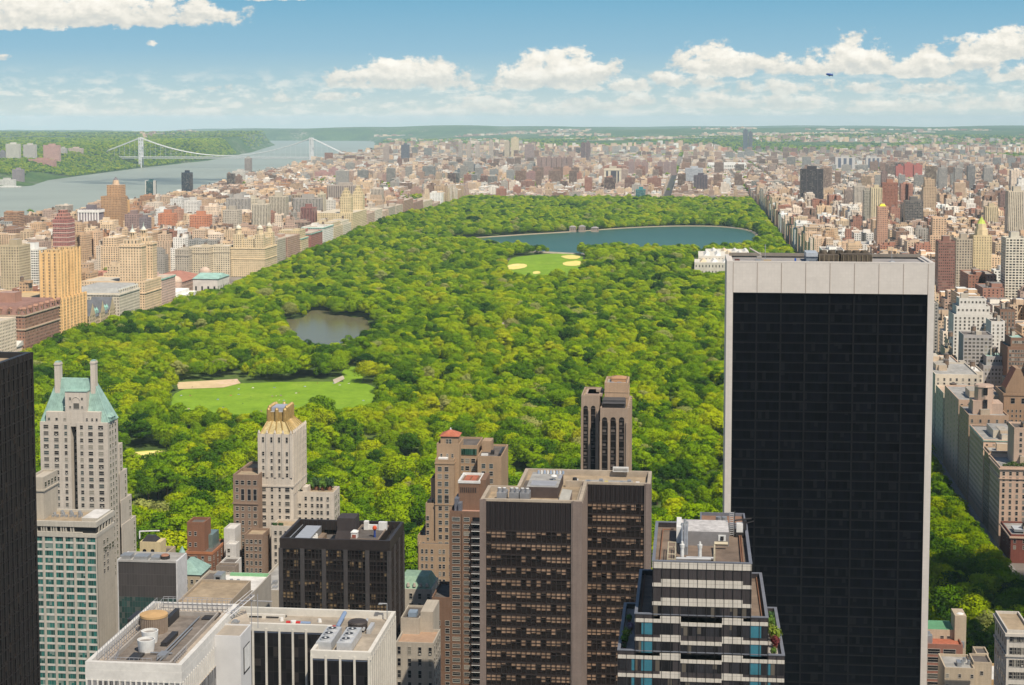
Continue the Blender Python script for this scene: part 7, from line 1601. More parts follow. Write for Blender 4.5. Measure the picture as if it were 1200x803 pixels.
def arched_tower():
 st = stone('brown_limestone', (.36, .275, .21)); dk = plain('dark_bay_glass', (.016, .014, .014), .15, 0, .3, .8); H = House('arched_tower', -40, 752, 'slim tan tower with tall arched dark window bays standing before the park', 'hotel tower', z=0)
 yl, yr = 742.0, 735.0; a, b = X_(681.3, yl), X_(702.5, yl); z1 = Z_(690, 466.5, yl); m = MB(); m.box(a, b, yl, 766, 0, z1, 0, top=1, v0=z1); m.rim(a, b, yl, 766, z1, z1 + 1.2, .5, 0); H.part('left_wing', m, [st, TANROOF])
 c, d = X_(703.5, yr), X_(736, yr); z2 = Z_(718, 481.5, yr); m = MB(); m.box(c, d, yr, 770, 0, z2, 0, top=1, v0=z2); m.rim(c, d, yr, 770, z2, z2 + 1.2, .5, 0); H.part('right_wing', m, [st, TANROOF])
 def bay(x, y, ztop, w):
  m = MB(); pts = [(x - w / 2, y - .06, 0), (x + w / 2, y - .06, 0)] + [(x + w / 2 * math.cos(t), y - .06, ztop - w / 2 + w / 2 * math.sin(t)) for t in lin(0, math.pi, 11)]; m.face(pts, 0); o = H.part('window_bay', m, [dk])
  m = MB(); z = ztop - w * .5
  while z > 20: m.box(x - w / 2, x + w / 2, y - .14, y - .06, z - .28, z, 0); z -= 3.15
  H.part('balcony_rail', m, [plain('bay_rail', (.10, .085, .08), .6) if 'bay_rail' not in MATS else MATS['bay_rail']], o)
  m = MB(); z = ztop - w * .5 - 1
  while z > 40:
   if gw.random() < .45: m.box(x - w * .42, x + gw.uniform(-.1, .42) * w, y - .1, y - .065, z - 1.4, z - .3, 0)
   z -= 3.15
  H.part('curtain', m, [plain('bay_curtains', (.12, .10, .09), .8) if 'bay_curtains' not in MATS else MATS['bay_curtains']], o)
 for px in (686.4, 695.3): bay(X_(px, yl), yl, Z_(px, 475.5, yl), 2.05)
 for px in (708.8, 718.7, 728.7): bay(X_(px, yr), yr, Z_(px, 489, yr), 2.35)
 for px in (682.1, 690.9, 700.6): m = MB(); x = X_(px, yl); m.box(x - .42, x + .42, yl - .6, yl, 0, z1 - 5.5, 0); H.part('pier', m, [st])
 for px in (704.3, 713.8, 723.7, 735): m = MB(); x = X_(px, yr); m.box(x - .45, x + .45, yr - .7, yr, 0, z2 - 5, 0); H.part('pier', m, [st])
 for y in lin(737, 768, 6): m = MB(); m.box(d, d + .7, y - .8, y + .8, 0, z2 + 1.2, 0); H.part('pier', m, [st])
 ph0, ph1 = X_(708.5, 747), X_(736, 747); z3 = Z_(722, 452, 747); m = MB(); m.box(ph0, ph1, 747, 766, z2, z3, 0, top=1, v0=z3); m.rim(ph0, ph1, 747, 766, z3, z3 + 1.3, .7, 0); m.rim(ph0 - .15, ph1 + .15, 746.85, 766.1, z3 - 3.2, z3 - 2.9, .15, 0); m.rim(ph0 - .15, ph1 + .15, 746.85, 766.1, z3 - 5.6, z3 - 5.3, .15, 0); o = H.part('penthouse', m, [stone('tan_penthouse_stone', (.43, .30, .20)), GREYROOF])
 m = MB(); m.box(ph0 + 2.6, ph1 - 1.4, 757, 765, z3, z3 + 1.6, 0); m.hip(ph0 + 2.4, ph1 - 1.2, 756.8, 765.2, z3 + 1.6, z3 + 2.4, ph0 + 5, ph1 - 4, 760, 762, 0); m.cyl(ph0 + 3, 751, z3, z3 + 1, 1.3, 1.2, 10, 1); m.cyl(ph0 + 6.5, 751, z3, z3 + 1, 1.3, 1.2, 10, 1); H.part('roof_plant', m, [plain('rust_tan_roof', (.42, .24, .13), .9), STEEL], o)
 lz = Z_(720, 469, 741); m = MB(); m.box(ph0 - .6, X_(733, 741), 741, 747, z2, lz, 0); m.hip(ph0 - .6, X_(733, 741), 739.6, 747, lz - 1.4, lz + .4, ph0 - .4, X_(733, 741) - .2, 745, 746.9, 0); H.part('louvred_plant', m, [plain('dark_slate_louvre', (.075, .072, .075), .6)])
 lp0, lp1 = X_(688.5, 747), X_(706, 747); z4 = Z_(697, 461.5, 747); m = MB(); m.box(lp0, lp1, 747, 760, z1, z4, 0, top=1); m.box(lp0 - .8, lp1 - 1.6, 745.6, 761, z4 - .9, z4, 0, top=1); m.box(lp0 + 1.6, lp1 - 2.2, 746.9, 747.1, z1 + .8, z4 - 1, 2); m.box(lp0 + 3.6, lp1 - 1, 752, 756, z4, z4 + 1.1, 0); H.part('small_penthouse', m, [st, plain('pinkish_deck', (.40, .30, .25), .9), GLASSD])
arched_tower()
def twin_slab():
 Y0 = 500.0; yr, yb = 527.0, 546.0; st = stone('brown_concrete_pier', (.235, .185, .16)); KERB = plain('tan_stone_kerb', (.42, .35, .27), .85, 0, .15, .5)
 glass = curtain('brown_office_glass', 1.55, 3.75, (.014, .011, .010), (.03, .022, .02), .09, .06, .38, (.017, .013, .012), (.34, .225, .15), 1.02, .12)
 louv = curtain('dark_louvre_wall', .75, 30, (.024, .019, .019), (.04, .032, .032), .25, 0, 0, (.02, .02, .02), (.03, .024, .024), 0, .35, gvar=.12)
 zt = Z_(620, 587, Y0); H = House('brown_twin_slab', -60, 522, 'large brown glass office tower made of two offset slabs, in the middle foreground', 'office tower', z=0)
 x0, x1 = X_(563, Y0), X_(682, Y0); xa = X_(575, 519) ; xm = X_(606, 519); xr = X_(763, yr)
 poly = [(x0, Y0), (x1, Y0), (x1, yr), (xr, yr), (xr, yb), (xm, yb), (xm, 519), (x0, 519)]
 W0 = (0, 0, 0, 0); m = MB(); zf = zt - 1.6
 n = len(poly)
 for k in range(n): m.wall(poly[k], poly[(k + 1) % n], 0, zf, 0, win=W0)
 m.face([(*p, zf) for p in poly], 1); H.part('piers_and_roof', m, [st, TANROOF])
 m = MB(); m.rimpoly(poly, zf, zt + .3, 1.1, 0); H.part('parapet', m, [KERB])
 def panel(px0, px1, y, top_py, mat_from):
  a, b = X_(px0, y), X_(px1, y); zl = mat_from
  m = MB(); m.wall((a, y - .12), (b, y - .12), 0, zl, 0, win=W0, u0=round(px0) * 1.55 * 7, v0=zl - 3.75 * 40); o = H.part('glass_wall', m, [glass])
  m = MB(); m.wall((a, y - .12), (b, y - .12), zl, zt - .4, 0, win=W0, v0=0); H.part('louvre_wall', m, [louv])
  m = MB(); k = 0; z = zl
  while z > 30: m.box(a, b, y - .34, y - .12, z - .32, z, 0); m.box(a, b, y - .3, y - .12, z - 1.45 + .0, z - 1.3, 0); z -= 3.75
  nb = round((b - a) / 1.55)
  for u in lin(a, b, nb + 1): m.box(u - .07, u + .07, y - .32, y - .12, 30, zt - .4, 0)
  H.part('mullion_grid', m, [plain('brown_mullion', (.035, .026, .024), .5) if 'brown_mullion' not in MATS else MATS['brown_mullion']], o)
  for u, w in ((a - .8, .8), (b, .8)): m = MB(); m.box(u, u + w, y - .7, y, 0, zt + .2, 0); H.part('pier', m, [st])
 panel(569.5, 670, Y0, 587, Z_(620, 622, Y0)); panel(689, 756, yr, 566, Z_(720, 589, yr))
 m = MB(); m.box(X_(671.5, Y0), x1 + .2, Y0 - .9, Y0 + .1, 0, zt + .2, 0); m.box(x0 - .2, X_(568, Y0), Y0 - .9, Y0 + .1, 0, zt + .2, 0); m.box(X_(757.5, yr), xr + .2, yr - .9, yr + .1, 0, zt + .2, 0); m.box(X_(682.5, yr), X_(687.5, yr), yr - .5, yr, 0, zt + .2, 0); H.part('corner_pier', m, [st])
 m = MB()
 for y in lin(Y0 + 3, yr - 2, 7): m.box(x1, x1 + .25, y - .5, y + .5, 0, zt - 1, 0)
 H.part('side_rib', m, [st])
 DK = plain('brown_plant_wall', (.085, .062, .055), .7); a, b = X_(618, 514), X_(655, 514)
 m = MB(); m.box(a, b, 511, 533, zf, Z_(636, 571, 511), 0, top=1); pr = H.part('plant_room', m, [DK, GREYROOF]); zp = Z_(636, 571, 511)
 for k in range(9): m = MB(); x = a + 2 + k * 1.0; m.cyl(x, 531, zp, zp + 1.0, .36, .36, 8, 0); H.part('vent_pipe', m, [WHITEP if k % 2 else plain('pale_blue_pipe', (.35, .43, .55), .5) if 'pale_blue_pipe' not in MATS else MATS['pale_blue_pipe']], pr)
 m = MB(); x = b - 2.2; m.cyl(x, 522, zp, zp + .5, .3, .3, 6, 0)
 for j in range(4): m.cyl(x, 522, zp + .5 + j * .3, zp + .8 + j * .3, 1.1 * (.4, .8, 1.0, .9)[j], 1.1 * (.8, 1.0, .9, .3)[j], 12, 0)
 H.part('white_dome', m, [WHITEP], pr)
 m = MB(); m.box(a + 1, a + 9, 513, 520, zp, zp + .12, 0); m.box(a + 10, b - 1, 524, 529, zp, zp + .14, 0); H.part('roof_patch', m, [plain('blue_grey_membrane', (.30, .31, .34), .8)], pr)
 for k, px in enumerate((588.5, 603, 615.5)):
  x = X_(px, 506); m = MB(); m.box(x - 1.5, x + 1.5, 504, 509, zf + .8, zf + 3.0, 0)
  for sx in (-1, 1):
   for yy in (504.3, 508.6): m.box(x + sx * 1.3 - .12, x + sx * 1.3 + .12, yy, yy + .25, zf, zf + .8, 1)
  o = H.part('cooling_unit', m, [plain('aluminium_unit', (.36, .36, .37), .45, .4) if 'aluminium_unit' not in MATS else MATS['aluminium_unit'], DARKMETAL])
  for sx in (-.75, .75): m = MB(); m.cyl(x + sx, 505.2, zf + 3.0, zf + 4.3, .66, .66, 12, 0); m.cyl(x + sx, 505.2, zf + 4.3, zf + 4.4, .56, .5, 12, 1); H.part('fan_stack', m, [MATS['aluminium_unit'], WHITEP], o)
 m = MB(); xx = X_(662, 508); m.face([(xx - 1.8, 504.5, zf + .4), (xx + 1.6, 503, zf + .4), (xx + 2.2, 510, zf + 3.0), (xx - 1.0, 511.5, zf + 3.0)], 0); m.face([(xx - 1.8, 504.5, zf + .4), (xx - 1.0, 511.5, zf + 3.0), (xx - 1.0, 511.5, zf), (xx - 1.8, 504.5, zf)], 1); m.face([(xx + 1.6, 503, zf + .4), (xx + 1.6, 503, zf), (xx + 2.2, 510, zf), (xx + 2.2, 510, zf + 3.0)], 1); m.face([(xx + 2.2, 510, zf + 3.0), (xx + 2.2, 510, zf), (xx - 1, 511.5, zf), (xx - 1, 511.5, zf + 3)], 1); H.part('skylight', m, [plain('frosted_skylight', (.44, .42, .37), .4), st])
 m = MB(); m.box(a - 3.0, a - .4, 512, 536, zf, zf + .05, 0); m.box(x0 + 4, a - 6, 502.3, 512, zf, zf + .05, 0); H.part('tar_patch', m, [TARROOF])
 m = MB(); m.box(X_(684, 530), xr - 6, yr + 1.2, yb - 7, zf, zf + .06, 0); H.part('grey_strip', m, [GREYROOF])
 for k, px in enumerate((676, 690, 705, 711, 729, 738, 748)): m = MB(); x = X_(px, 534); m.box(x - .6, x + .6, 532 + (k % 2), 534 + (k % 2), zf, zf + (1.4, .9, 1.6, .8, 1.0, 1.3, .9)[k], 0); H.part('roof_unit', m, [STEEL if k % 3 else plain('yellow_unit', (.5, .42, .12), .6) if k == 3 else WHITEP])
 m = MB(); x = X_(728, 544); m.box(x - 2.6, x + 2.6, 543.4, 544.2, zt + .3, zt + 1.9, 0); m.box(x - 2.3, x + 2.3, 543.3, 543.4, zt + .7, zt + 1.5, 1); H.part('white_housing', m, [WHITEP, GREYROOF])
 m = MB(); m.box(x1 - 2.0, x1 - 1.2, Y0 + 2, yr + 8, zf, zf + .8, 0); m.box(X_(663, 528), x1 - 1, 527.5, 528.4, zf, zf + 2.0, 0); H.part('roof_kerb', m, [KERB])
 m = MB(); x = X_(674, 529); m.cyl(x, 529, zf, zf + 2.8, .9, .7, 10, 0); H.part('exhaust_cowl', m, [DARKMETAL])
twin_slab()
def striped_tower():
 Y0 = 380.0; Yb = 418.0; H = House('striped_stepped_tower', 10, 398, 'stepped tower striped white and dark with teal glass panels and planted terraces', 'office tower', z=0)
 STONE = tiles('white_tile_band', (.56, .52, .455), (.22, .20, .175), 1.02, 1.05); DKP = curtain('dark_brown_panel', 1.02, 9, (.055, .048, .05), (.028, .025, .025), .06, 0, 0, (.03, .03, .03), (.065, .057, .058), .3, .3, gvar=.12)
 GL = curtain('striped_tower_glass', 1.02, 3.9, (.022, .022, .026), (.02, .02, .02), .07, .03, 0, (.02, .02, .02), (.15, .13, .105), .2, .1); TEAL = plain('teal_glass', (.035, .175, .235), .12, 0, .12, .5, .5); TEALB = plain('turquoise_trim', (.05, .26, .30), .4)
 xl, xr = X_(766, Y0), X_(883.5, Y0); z1 = Z_(825, 659, Y0); x2l, x2r = X_(745.5, Y0), X_(903.5, Y0); z2 = Z_(825, 721.5, Y0); x3l, x3r = X_(725.5, Y0), X_(923.5, Y0); z3 = Z_(825, 765, Y0)
 W0 = (0, 0, 0, 0); RIMD = plain('blue_grey_coping', (.17, .18, .21), .5)
 def tier(name, a, b, zlo, zhi):
  m = MB(); m.box(a, b, Y0, Yb, zlo, zhi - 1.3, 0, win=W0, top=1); m.rim(a, b, Y0, Yb, zhi - 1.3, zhi - .12, .55, 0); m.rim(a - .12, b + .12, Y0 - .12, Yb + .12, zhi - .12, zhi + .12, .75, 2); H.part(name, m, [DKP, plain('brown_gravel_roof', (.20, .15, .115), .95, 0, .25, .3) if 'brown_gravel_roof' not in MATS else MATS['brown_gravel_roof'], RIMD])
 tier('top_tier', xl, xr, z2 - 2, z1); tier('middle_tier', x2l, x2r, z3 - 2, z2); tier('lower_tier', x3l, x3r, 0, z3)
 def band(name, a, b, za, zb, mat, out, par=None):
  m = MB(); u0 = a - x3l; y = Y0 - out
  m.wall((a, y), (b, y), za, zb, 0, win=W0, u0=u0); m.wall((b, y), (b, Y0), za, zb, 0, win=W0); m.wall((a, Y0), (a, y), za, zb, 0, win=W0); m.face([(a, y, zb), (b, y, zb), (b, Y0, zb), (a, Y0, zb)], 0); m.face([(a, Y0, za), (b, Y0, za), (b, y, za), (a, y, za)], 0); return H.part(name, m, [mat])
 k = Y0 / F_PX   # metres per photo pixel on this face
 def zz(py): return Z_(825, py, Y0)
 e = .16
 band('white_band', xl, xr, zz(667.5), zz(660), STONE, e); zb = 0
 for j, (pt, lip) in enumerate(((680, 4), (702, 4))):
  band('white_band', xl + 2.0, xr - 2.0, zz(pt + 4.5), zz(pt), STONE, e); band('white_band', xl, xr, zz(pt + 9), zz(pt + 4.6), STONE, e + .02)
 for pa, pt in ((0, 723.5), (1, 745.5), (2, 767), (3, 788.5), (4, 810), (5, 832)):
  a, b = (x2l, x2r) if pa < 2 else (x3l, x3r); g0, g1 = X_(800, Y0), X_(849, Y0); s0, s1 = X_(775.5, Y0), X_(874, Y0)
  band('white_band', a, s0, zz(pt + 8), zz(pt + 3.6), STONE, e); band('white_band', s0, g0, zz(pt + 8), zz(pt), STONE, e + .02); band('white_band', g1, s1, zz(pt + 8), zz(pt), STONE, e + .02); band('white_band', s1, b, zz(pt + 8), zz(pt + 3.6), STONE, e); band('white_band', g0, g1, zz(pt + 11), zz(pt + 6.5), STONE, e + .04)
 for pa, (pt, pb) in enumerate(((711.5, 723), (732, 745), (754, 766.5), (775.5, 788), (797, 809.5), (819, 831))):
  if pa == 0: spans = ((767.5, 791, GL), (800, 848.5, GL), (858, 882, GL))
  elif pa < 3: spans = ((746, 753, GL), (753.5, 766.5, TEAL), (767.5, 791, GL), (800, 848.5, GL), (858, 881.5, GL), (882, 895.5, TEAL), (896, 903, GL))
  else: spans = ((726, 741, GL), (742, 745.5, TEAL), (746, 753, GL), (753.5, 766.5, TEAL), (767.5, 791, GL), (800, 848.5, GL), (858, 881.5, GL), (882, 895.5, TEAL), (896, 902.5, GL), (903, 907, TEAL), (907.5, 923, GL))
  for a, b, mt in spans:
   a, b = X_(a, Y0), X_(b, Y0); z0, z1_ = zz(pb + .6), zz(pt - .4)
   m = MB(); m.wall((a, Y0 - .06), (b, Y0 - .06), z0, z1_, 0, win=W0, u0=a - x3l + 7.3 * pa, v0=z0 - 3.9 * pa * 3 - .3); H.part('teal_panel' if mt is TEAL else 'window', m, [mt])
 m = MB()
 for u in np.arange(x3l, x3r + .1, 2.04):
  zt_ = z1 if xl - .1 <= u <= xr + .1 else z2 if x2l - .1 <= u <= x2r + .1 else z3; m.box(u - .045, u + .045, Y0 - .26, Y0 - .02, 60, zt_ - .2, 0)
 H.part('mullion_grid', m, [DARKMETAL])
 BRK = plain('brown_gravel_dark', (.16, .12, .095), .95); ph = z1 - 1.3; a, b = X_(794, 400), X_(856, 400); zp = z1 + 2.2
 m = MB(); m.box(a + 1.2, b, 400, 412, ph, zp, 0, top=1); pr = H.part('plant_room', m, [plain('grey_render', (.22, .21, .21), .8), plain('pale_cracked_roof', (.50, .48, .47), .9, 0, .25, .7)])
 m = MB(); m.box(a, a + 1.2, 402, 412.2, ph, zp + .5, 0); H.part('white_stack', m, [WHITEP], pr)
 for kx, zt_ in ((801, 2.4), (804, 3.4), (806.5, 2.8)): m = MB(); x = X_(kx, 404); m.cyl(x, 404, ph, zp + zt_ - 1.4, .35, .35, 10, 0); m.bar((x, 404, zp + .6), (x, 391, zp - 1.6), .55, n=8); m.cyl(x, 391, ph, zp - 1.4, .3, .3, 8, 0); H.part('duct_pipe', m, [STEEL], pr)
 for kx in (801, 822): m = MB(); x = X_(kx, 387); m.cyl(x, 387, ph, z1 + 1.4, .45, .4, 10, 0); m.cyl(x, 387, z1 + 1.4, z1 + 2.3, .5, .6, 10, 0); m.cyl(x, 387, z1 + 2.3, z1 + 3.0, .3, .25, 8, 0); H.part('flue', m, [WHITEP])
 m = MB(); m.bar((X_(794, 385), 385, ph + .6), (X_(835, 385), 385, ph + .6), .9, n=8); m.bar((X_(806, 386.5), 386.5, ph + .5), (X_(838, 386.5), 386.5, ph + .5), .8, n=8); H.part('horizontal_duct', m, [STEEL])
 CRM = plain('cream_steel_frame', (.52, .45, .32), .6); x0_, x1_ = X_(784, 386), X_(793, 386); m = MB()
 for zz_ in (ph + 1.0, ph + 2.2):
  for p, q in (((x0_, 383), (x1_, 383)), ((x1_, 383), (x1_, 394)), ((x1_, 394), (x0_, 394)), ((x0_, 394), (x0_, 383))): m.bar((*p, zz_), (*q, zz_), .16)
 for p in ((x0_, 383), (x1_, 383), (x1_, 394), (x0_, 394)): m.bar((*p, ph), (*p, ph + 2.3), .2)
 m.bar((X_(839, 384), 383, ph), (X_(839, 396), 397, ph + 1.2), .3); m.bar((X_(839, 384), 383, ph), (X_(839, 384), 383, ph + 2.6), .3); m.bar((X_(839, 396), 397, ph + 1.4), (X_(855, 397), 397, ph + 1.4), .7); H.part('cream_frame', m, [CRM])
 for a_, b_, y0_, y1_ in ((776, 777, 383, 414), (777, 790, 413, 413.8), (869, 870, 384, 414), (871, 872, 384, 412)): m = MB(); m.bar((X_(a_, 398), y0_, ph + .5), (X_(b_, 398), y1_, ph + .5), .3, n=6); H.part('roof_pipe', m, [plain('rusty_pipe', (.24, .12, .07), .8) if 'rusty_pipe' not in MATS else MATS['rusty_pipe']])
 a, b = X_(822, 416), X_(876, 416); m = MB(); m.box(a, b, 413.5, 427, ph - 14, z1 - .2, 0, top=1); m.rim(a, b, 413.5, 427, z1 - .2, z1 + .6, .4, 2); H.part('rear_bay', m, [DKP, plain('rust_brown_deck', (.26, .15, .10), .9), RIMD])
 for k_, px in enumerate((844, 850)): m = MB(); x = X_(px, 417); m.cyl(x, 417, z1, z1 + 1.9, .8, .8, 10, 0); H.part('steel_tank', m, [STEEL])
 m = MB(); x = X_(859, 412); 
 for dx in (-.5, .5): m.bar((x + dx, 410, ph), (x + dx, 410, z1 + 4.8), .16)
 for j in range(12): m.bar((x - .5, 410, ph + .5 + j * .5), (x + .5, 410, ph + .5 + j * .5), .1)
 H.part('ladder_mast', m, [STEEL])
 m = MB(); x = X_(868, 411); m.box(x - .7, x + .9, 409.5, 411.5, ph + 1.2, z1 + 2.0, 0); m.box(x - .9, x + 1.2, 409, 412, ph, ph + 1.2, 1); m.box(x + .9, x + 1.8, 410, 411, z1 + .4, z1 + 2.6, 1); m.bar((x - 1.2, 410.5, z1 + 2.6), (x + 3.0, 410.5, z1 + 3.2), .3, 1); m.bar((x - 1.3, 410.5, z1), (x - 1.1, 410.5, z1 + 5.0), .22, 1); m.bar((x + 1.8, 410.5, z1 + 2.0), (x + 3.6, 410.5, z1 + 2.6), .2, 1); H.part('window_washing_crane', m, [WHITEP, DARKMETAL])
 m = MB(); x = X_(848, 400); m.box(x - .9, x + .9, 399.85, 400, ph + 1.3, ph + 2.8, 0); m.cyl(x, 399.8, ph + 1.6, ph + 2.5, .4, .4, 8, 1); H.part('vent_grille', m, [WHITEP, DARKMETAL], pr)
 for a_, b_, z_ in ((x2l + .8, xl - .4, z2 - 1.3), (xr + .4, x2r - .8, z2 - 1.3)):
  m = MB(); xx = a_ + .5 if a_ < 0 else b_ - .5; m.bar((xx, Y0 + 1, z_ + .4), (xx, Yb - 1, z_ + .4), .28, n=6); H.part('roof_pipe', m, [MATS['rusty_pipe']])
 for s, (a_, b_) in enumerate(((x3l + .6, x2l), (x2r, x3r - .6))):
  m = MB(); m.box(a_ + .1, b_ - .1, Y0 + 1, Yb - 1, z3 - 1.28, z3 - 1.2, 0); m.box(a_, b_, Y0 + .6, Y0 + .9, z3 - 1.2, z3 - .3, 1); H.part('terrace', m, [plain('pale_terrace_paving', (.36, .33, .30), .9) if s == 0 else MATS['pale_terrace_paving'], TEALB])
 return z3 - 1.2, (x3l, x2l, x2r, x3r)
TERR_Z, TERR_X = striped_tower()
def shrub_mesh(name, seed, r, h, col):
 g = np.random.default_rng(seed); n = 420; d = g.normal(size=(n, 3)); d /= np.linalg.norm(d, axis=1)[:, None]; p = d * g.uniform(.55, 1.05, n)[:, None] * np.array([r, r, h * .5]); p *= (1 + .25 * np.sin(5 * d[:, :1] + 3 * d[:, 1:2] + seed)); p[:, 2] += h * .55
 a = np.cross(d, g.normal(size=(n, 3))); a /= np.linalg.norm(a, axis=1)[:, None]; b = np.cross(d + g.normal(size=(n, 3)) * .4, a); s = g.uniform(.12, .26, n)[:, None]
 m = MB()
 for k in range(n): m.face([p[k] - a[k] * s[k], p[k] - b[k] * s[k] * .7, p[k] + a[k] * s[k], p[k] + b[k] * s[k] * .7], 0)
 return m.mesh(name, [plain(name + '_leaves', col, .8, 0, .35, 2.0)])
def terrace_plants():
 kinds = {'green': shrub_mesh('green_shrub', 1, 1.0, 2.0, (.10, .19, .025)), 'lime': shrub_mesh('lime_shrub', 2, 1.1, 2.4, (.22, .30, .03)), 'red': shrub_mesh('red_maple', 3, 1.0, 2.2, (.16, .028, .03)), 'pink': shrub_mesh('flowering_shrub', 4, .8, 1.4, (.40, .26, .36)), 'dark': shrub_mesh('dark_shrub', 5, .9, 1.8, (.045, .10, .03))}
 pot = MB(); pot.cyl(0, 0, 0, .6, .42, .52, 10, 0); pot = pot.mesh('pot', [plain('terracotta_pot', (.30, .14, .08), .85)])
 lx = (TERR_X[0] + TERR_X[1]) / 2 - .1; rx = (TERR_X[2] + TERR_X[3]) / 2
 spots = [(lx - .6, 388, 'green', 1.0, 'round green potted shrub on the left planted terrace, nearer one'), (lx - .3, 392, 'lime', .95, 'lime green potted shrub on the left planted terrace'), (lx - .5, 384.5, 'dark', .6, 'small dark potted shrub at the near corner of the left terrace'), (lx + .4, 399, 'pink', 1.0, 'pink flowering potted shrub on the left planted terrace'), (lx - .2, 406, 'green', .8, 'green potted shrub at the far end of the left terrace'),
             (rx - .4, 383.5, 'green', .8, 'green potted shrub at the near corner of the right terrace'), (rx + .2, 389, 'red', 1.1, 'dark red potted maple on the right planted terrace'), (rx + .6, 394, 'lime', 1.25, 'large lime green potted shrub overhanging the right terrace edge'), (rx - .3, 397, 'lime', 1.1, 'yellow-green potted shrub behind the dark red maple'), (rx - .2, 404, 'green', 1.35, 'tall green potted shrub at the far end of the right terrace'), (rx + .3, 411, 'dark', 1.0, 'dark potted shrub farthest back on the right terrace')]
 for x, y, k, s, lab in spots:
  r = thing('potted_shrub', (x, y, TERR_Z + .03), lab, 'potted plant', 'potted plants on the striped tower terraces'); r.scale = (s, s, s); link('pot', pot, r); link('foliage', kinds[k], r, (0, 0, .35))
 for k, px in enumerate((364, 370, 378, 385)):
  x = X_(px, 753); z = Z_(365, 579, 744) + .1; s = (1.9, 2.6, 2.2, 2.7)[k]; r = thing('potted_shrub', (x, 752 + (k % 2), z), ('first', 'second', 'third', 'fourth')[k] + ' dark green shrub from the left on the cream tower roof garden', 'potted plant', 'roof garden shrubs'); r.scale = (s, s, s); link('pot', pot, r); link('foliage', kinds['dark' if k % 2 else 'green'], r, (0, 0, .3))
 z = Z_(330, 619, 722) + .1
 for k, px in enumerate((320, 327)):
  r = thing('potted_shrub', (X_(px, 723), 723.5, z), ('left', 'right')[k] + ' low green planter on the lower ledge of the gold-crowned tower', 'potted plant', 'ledge planters'); r.scale = (1.4, 1, .9); link('pot', pot, r); link('foliage', kinds['dark'], r, (0, 0, .3))
terrace_plants()
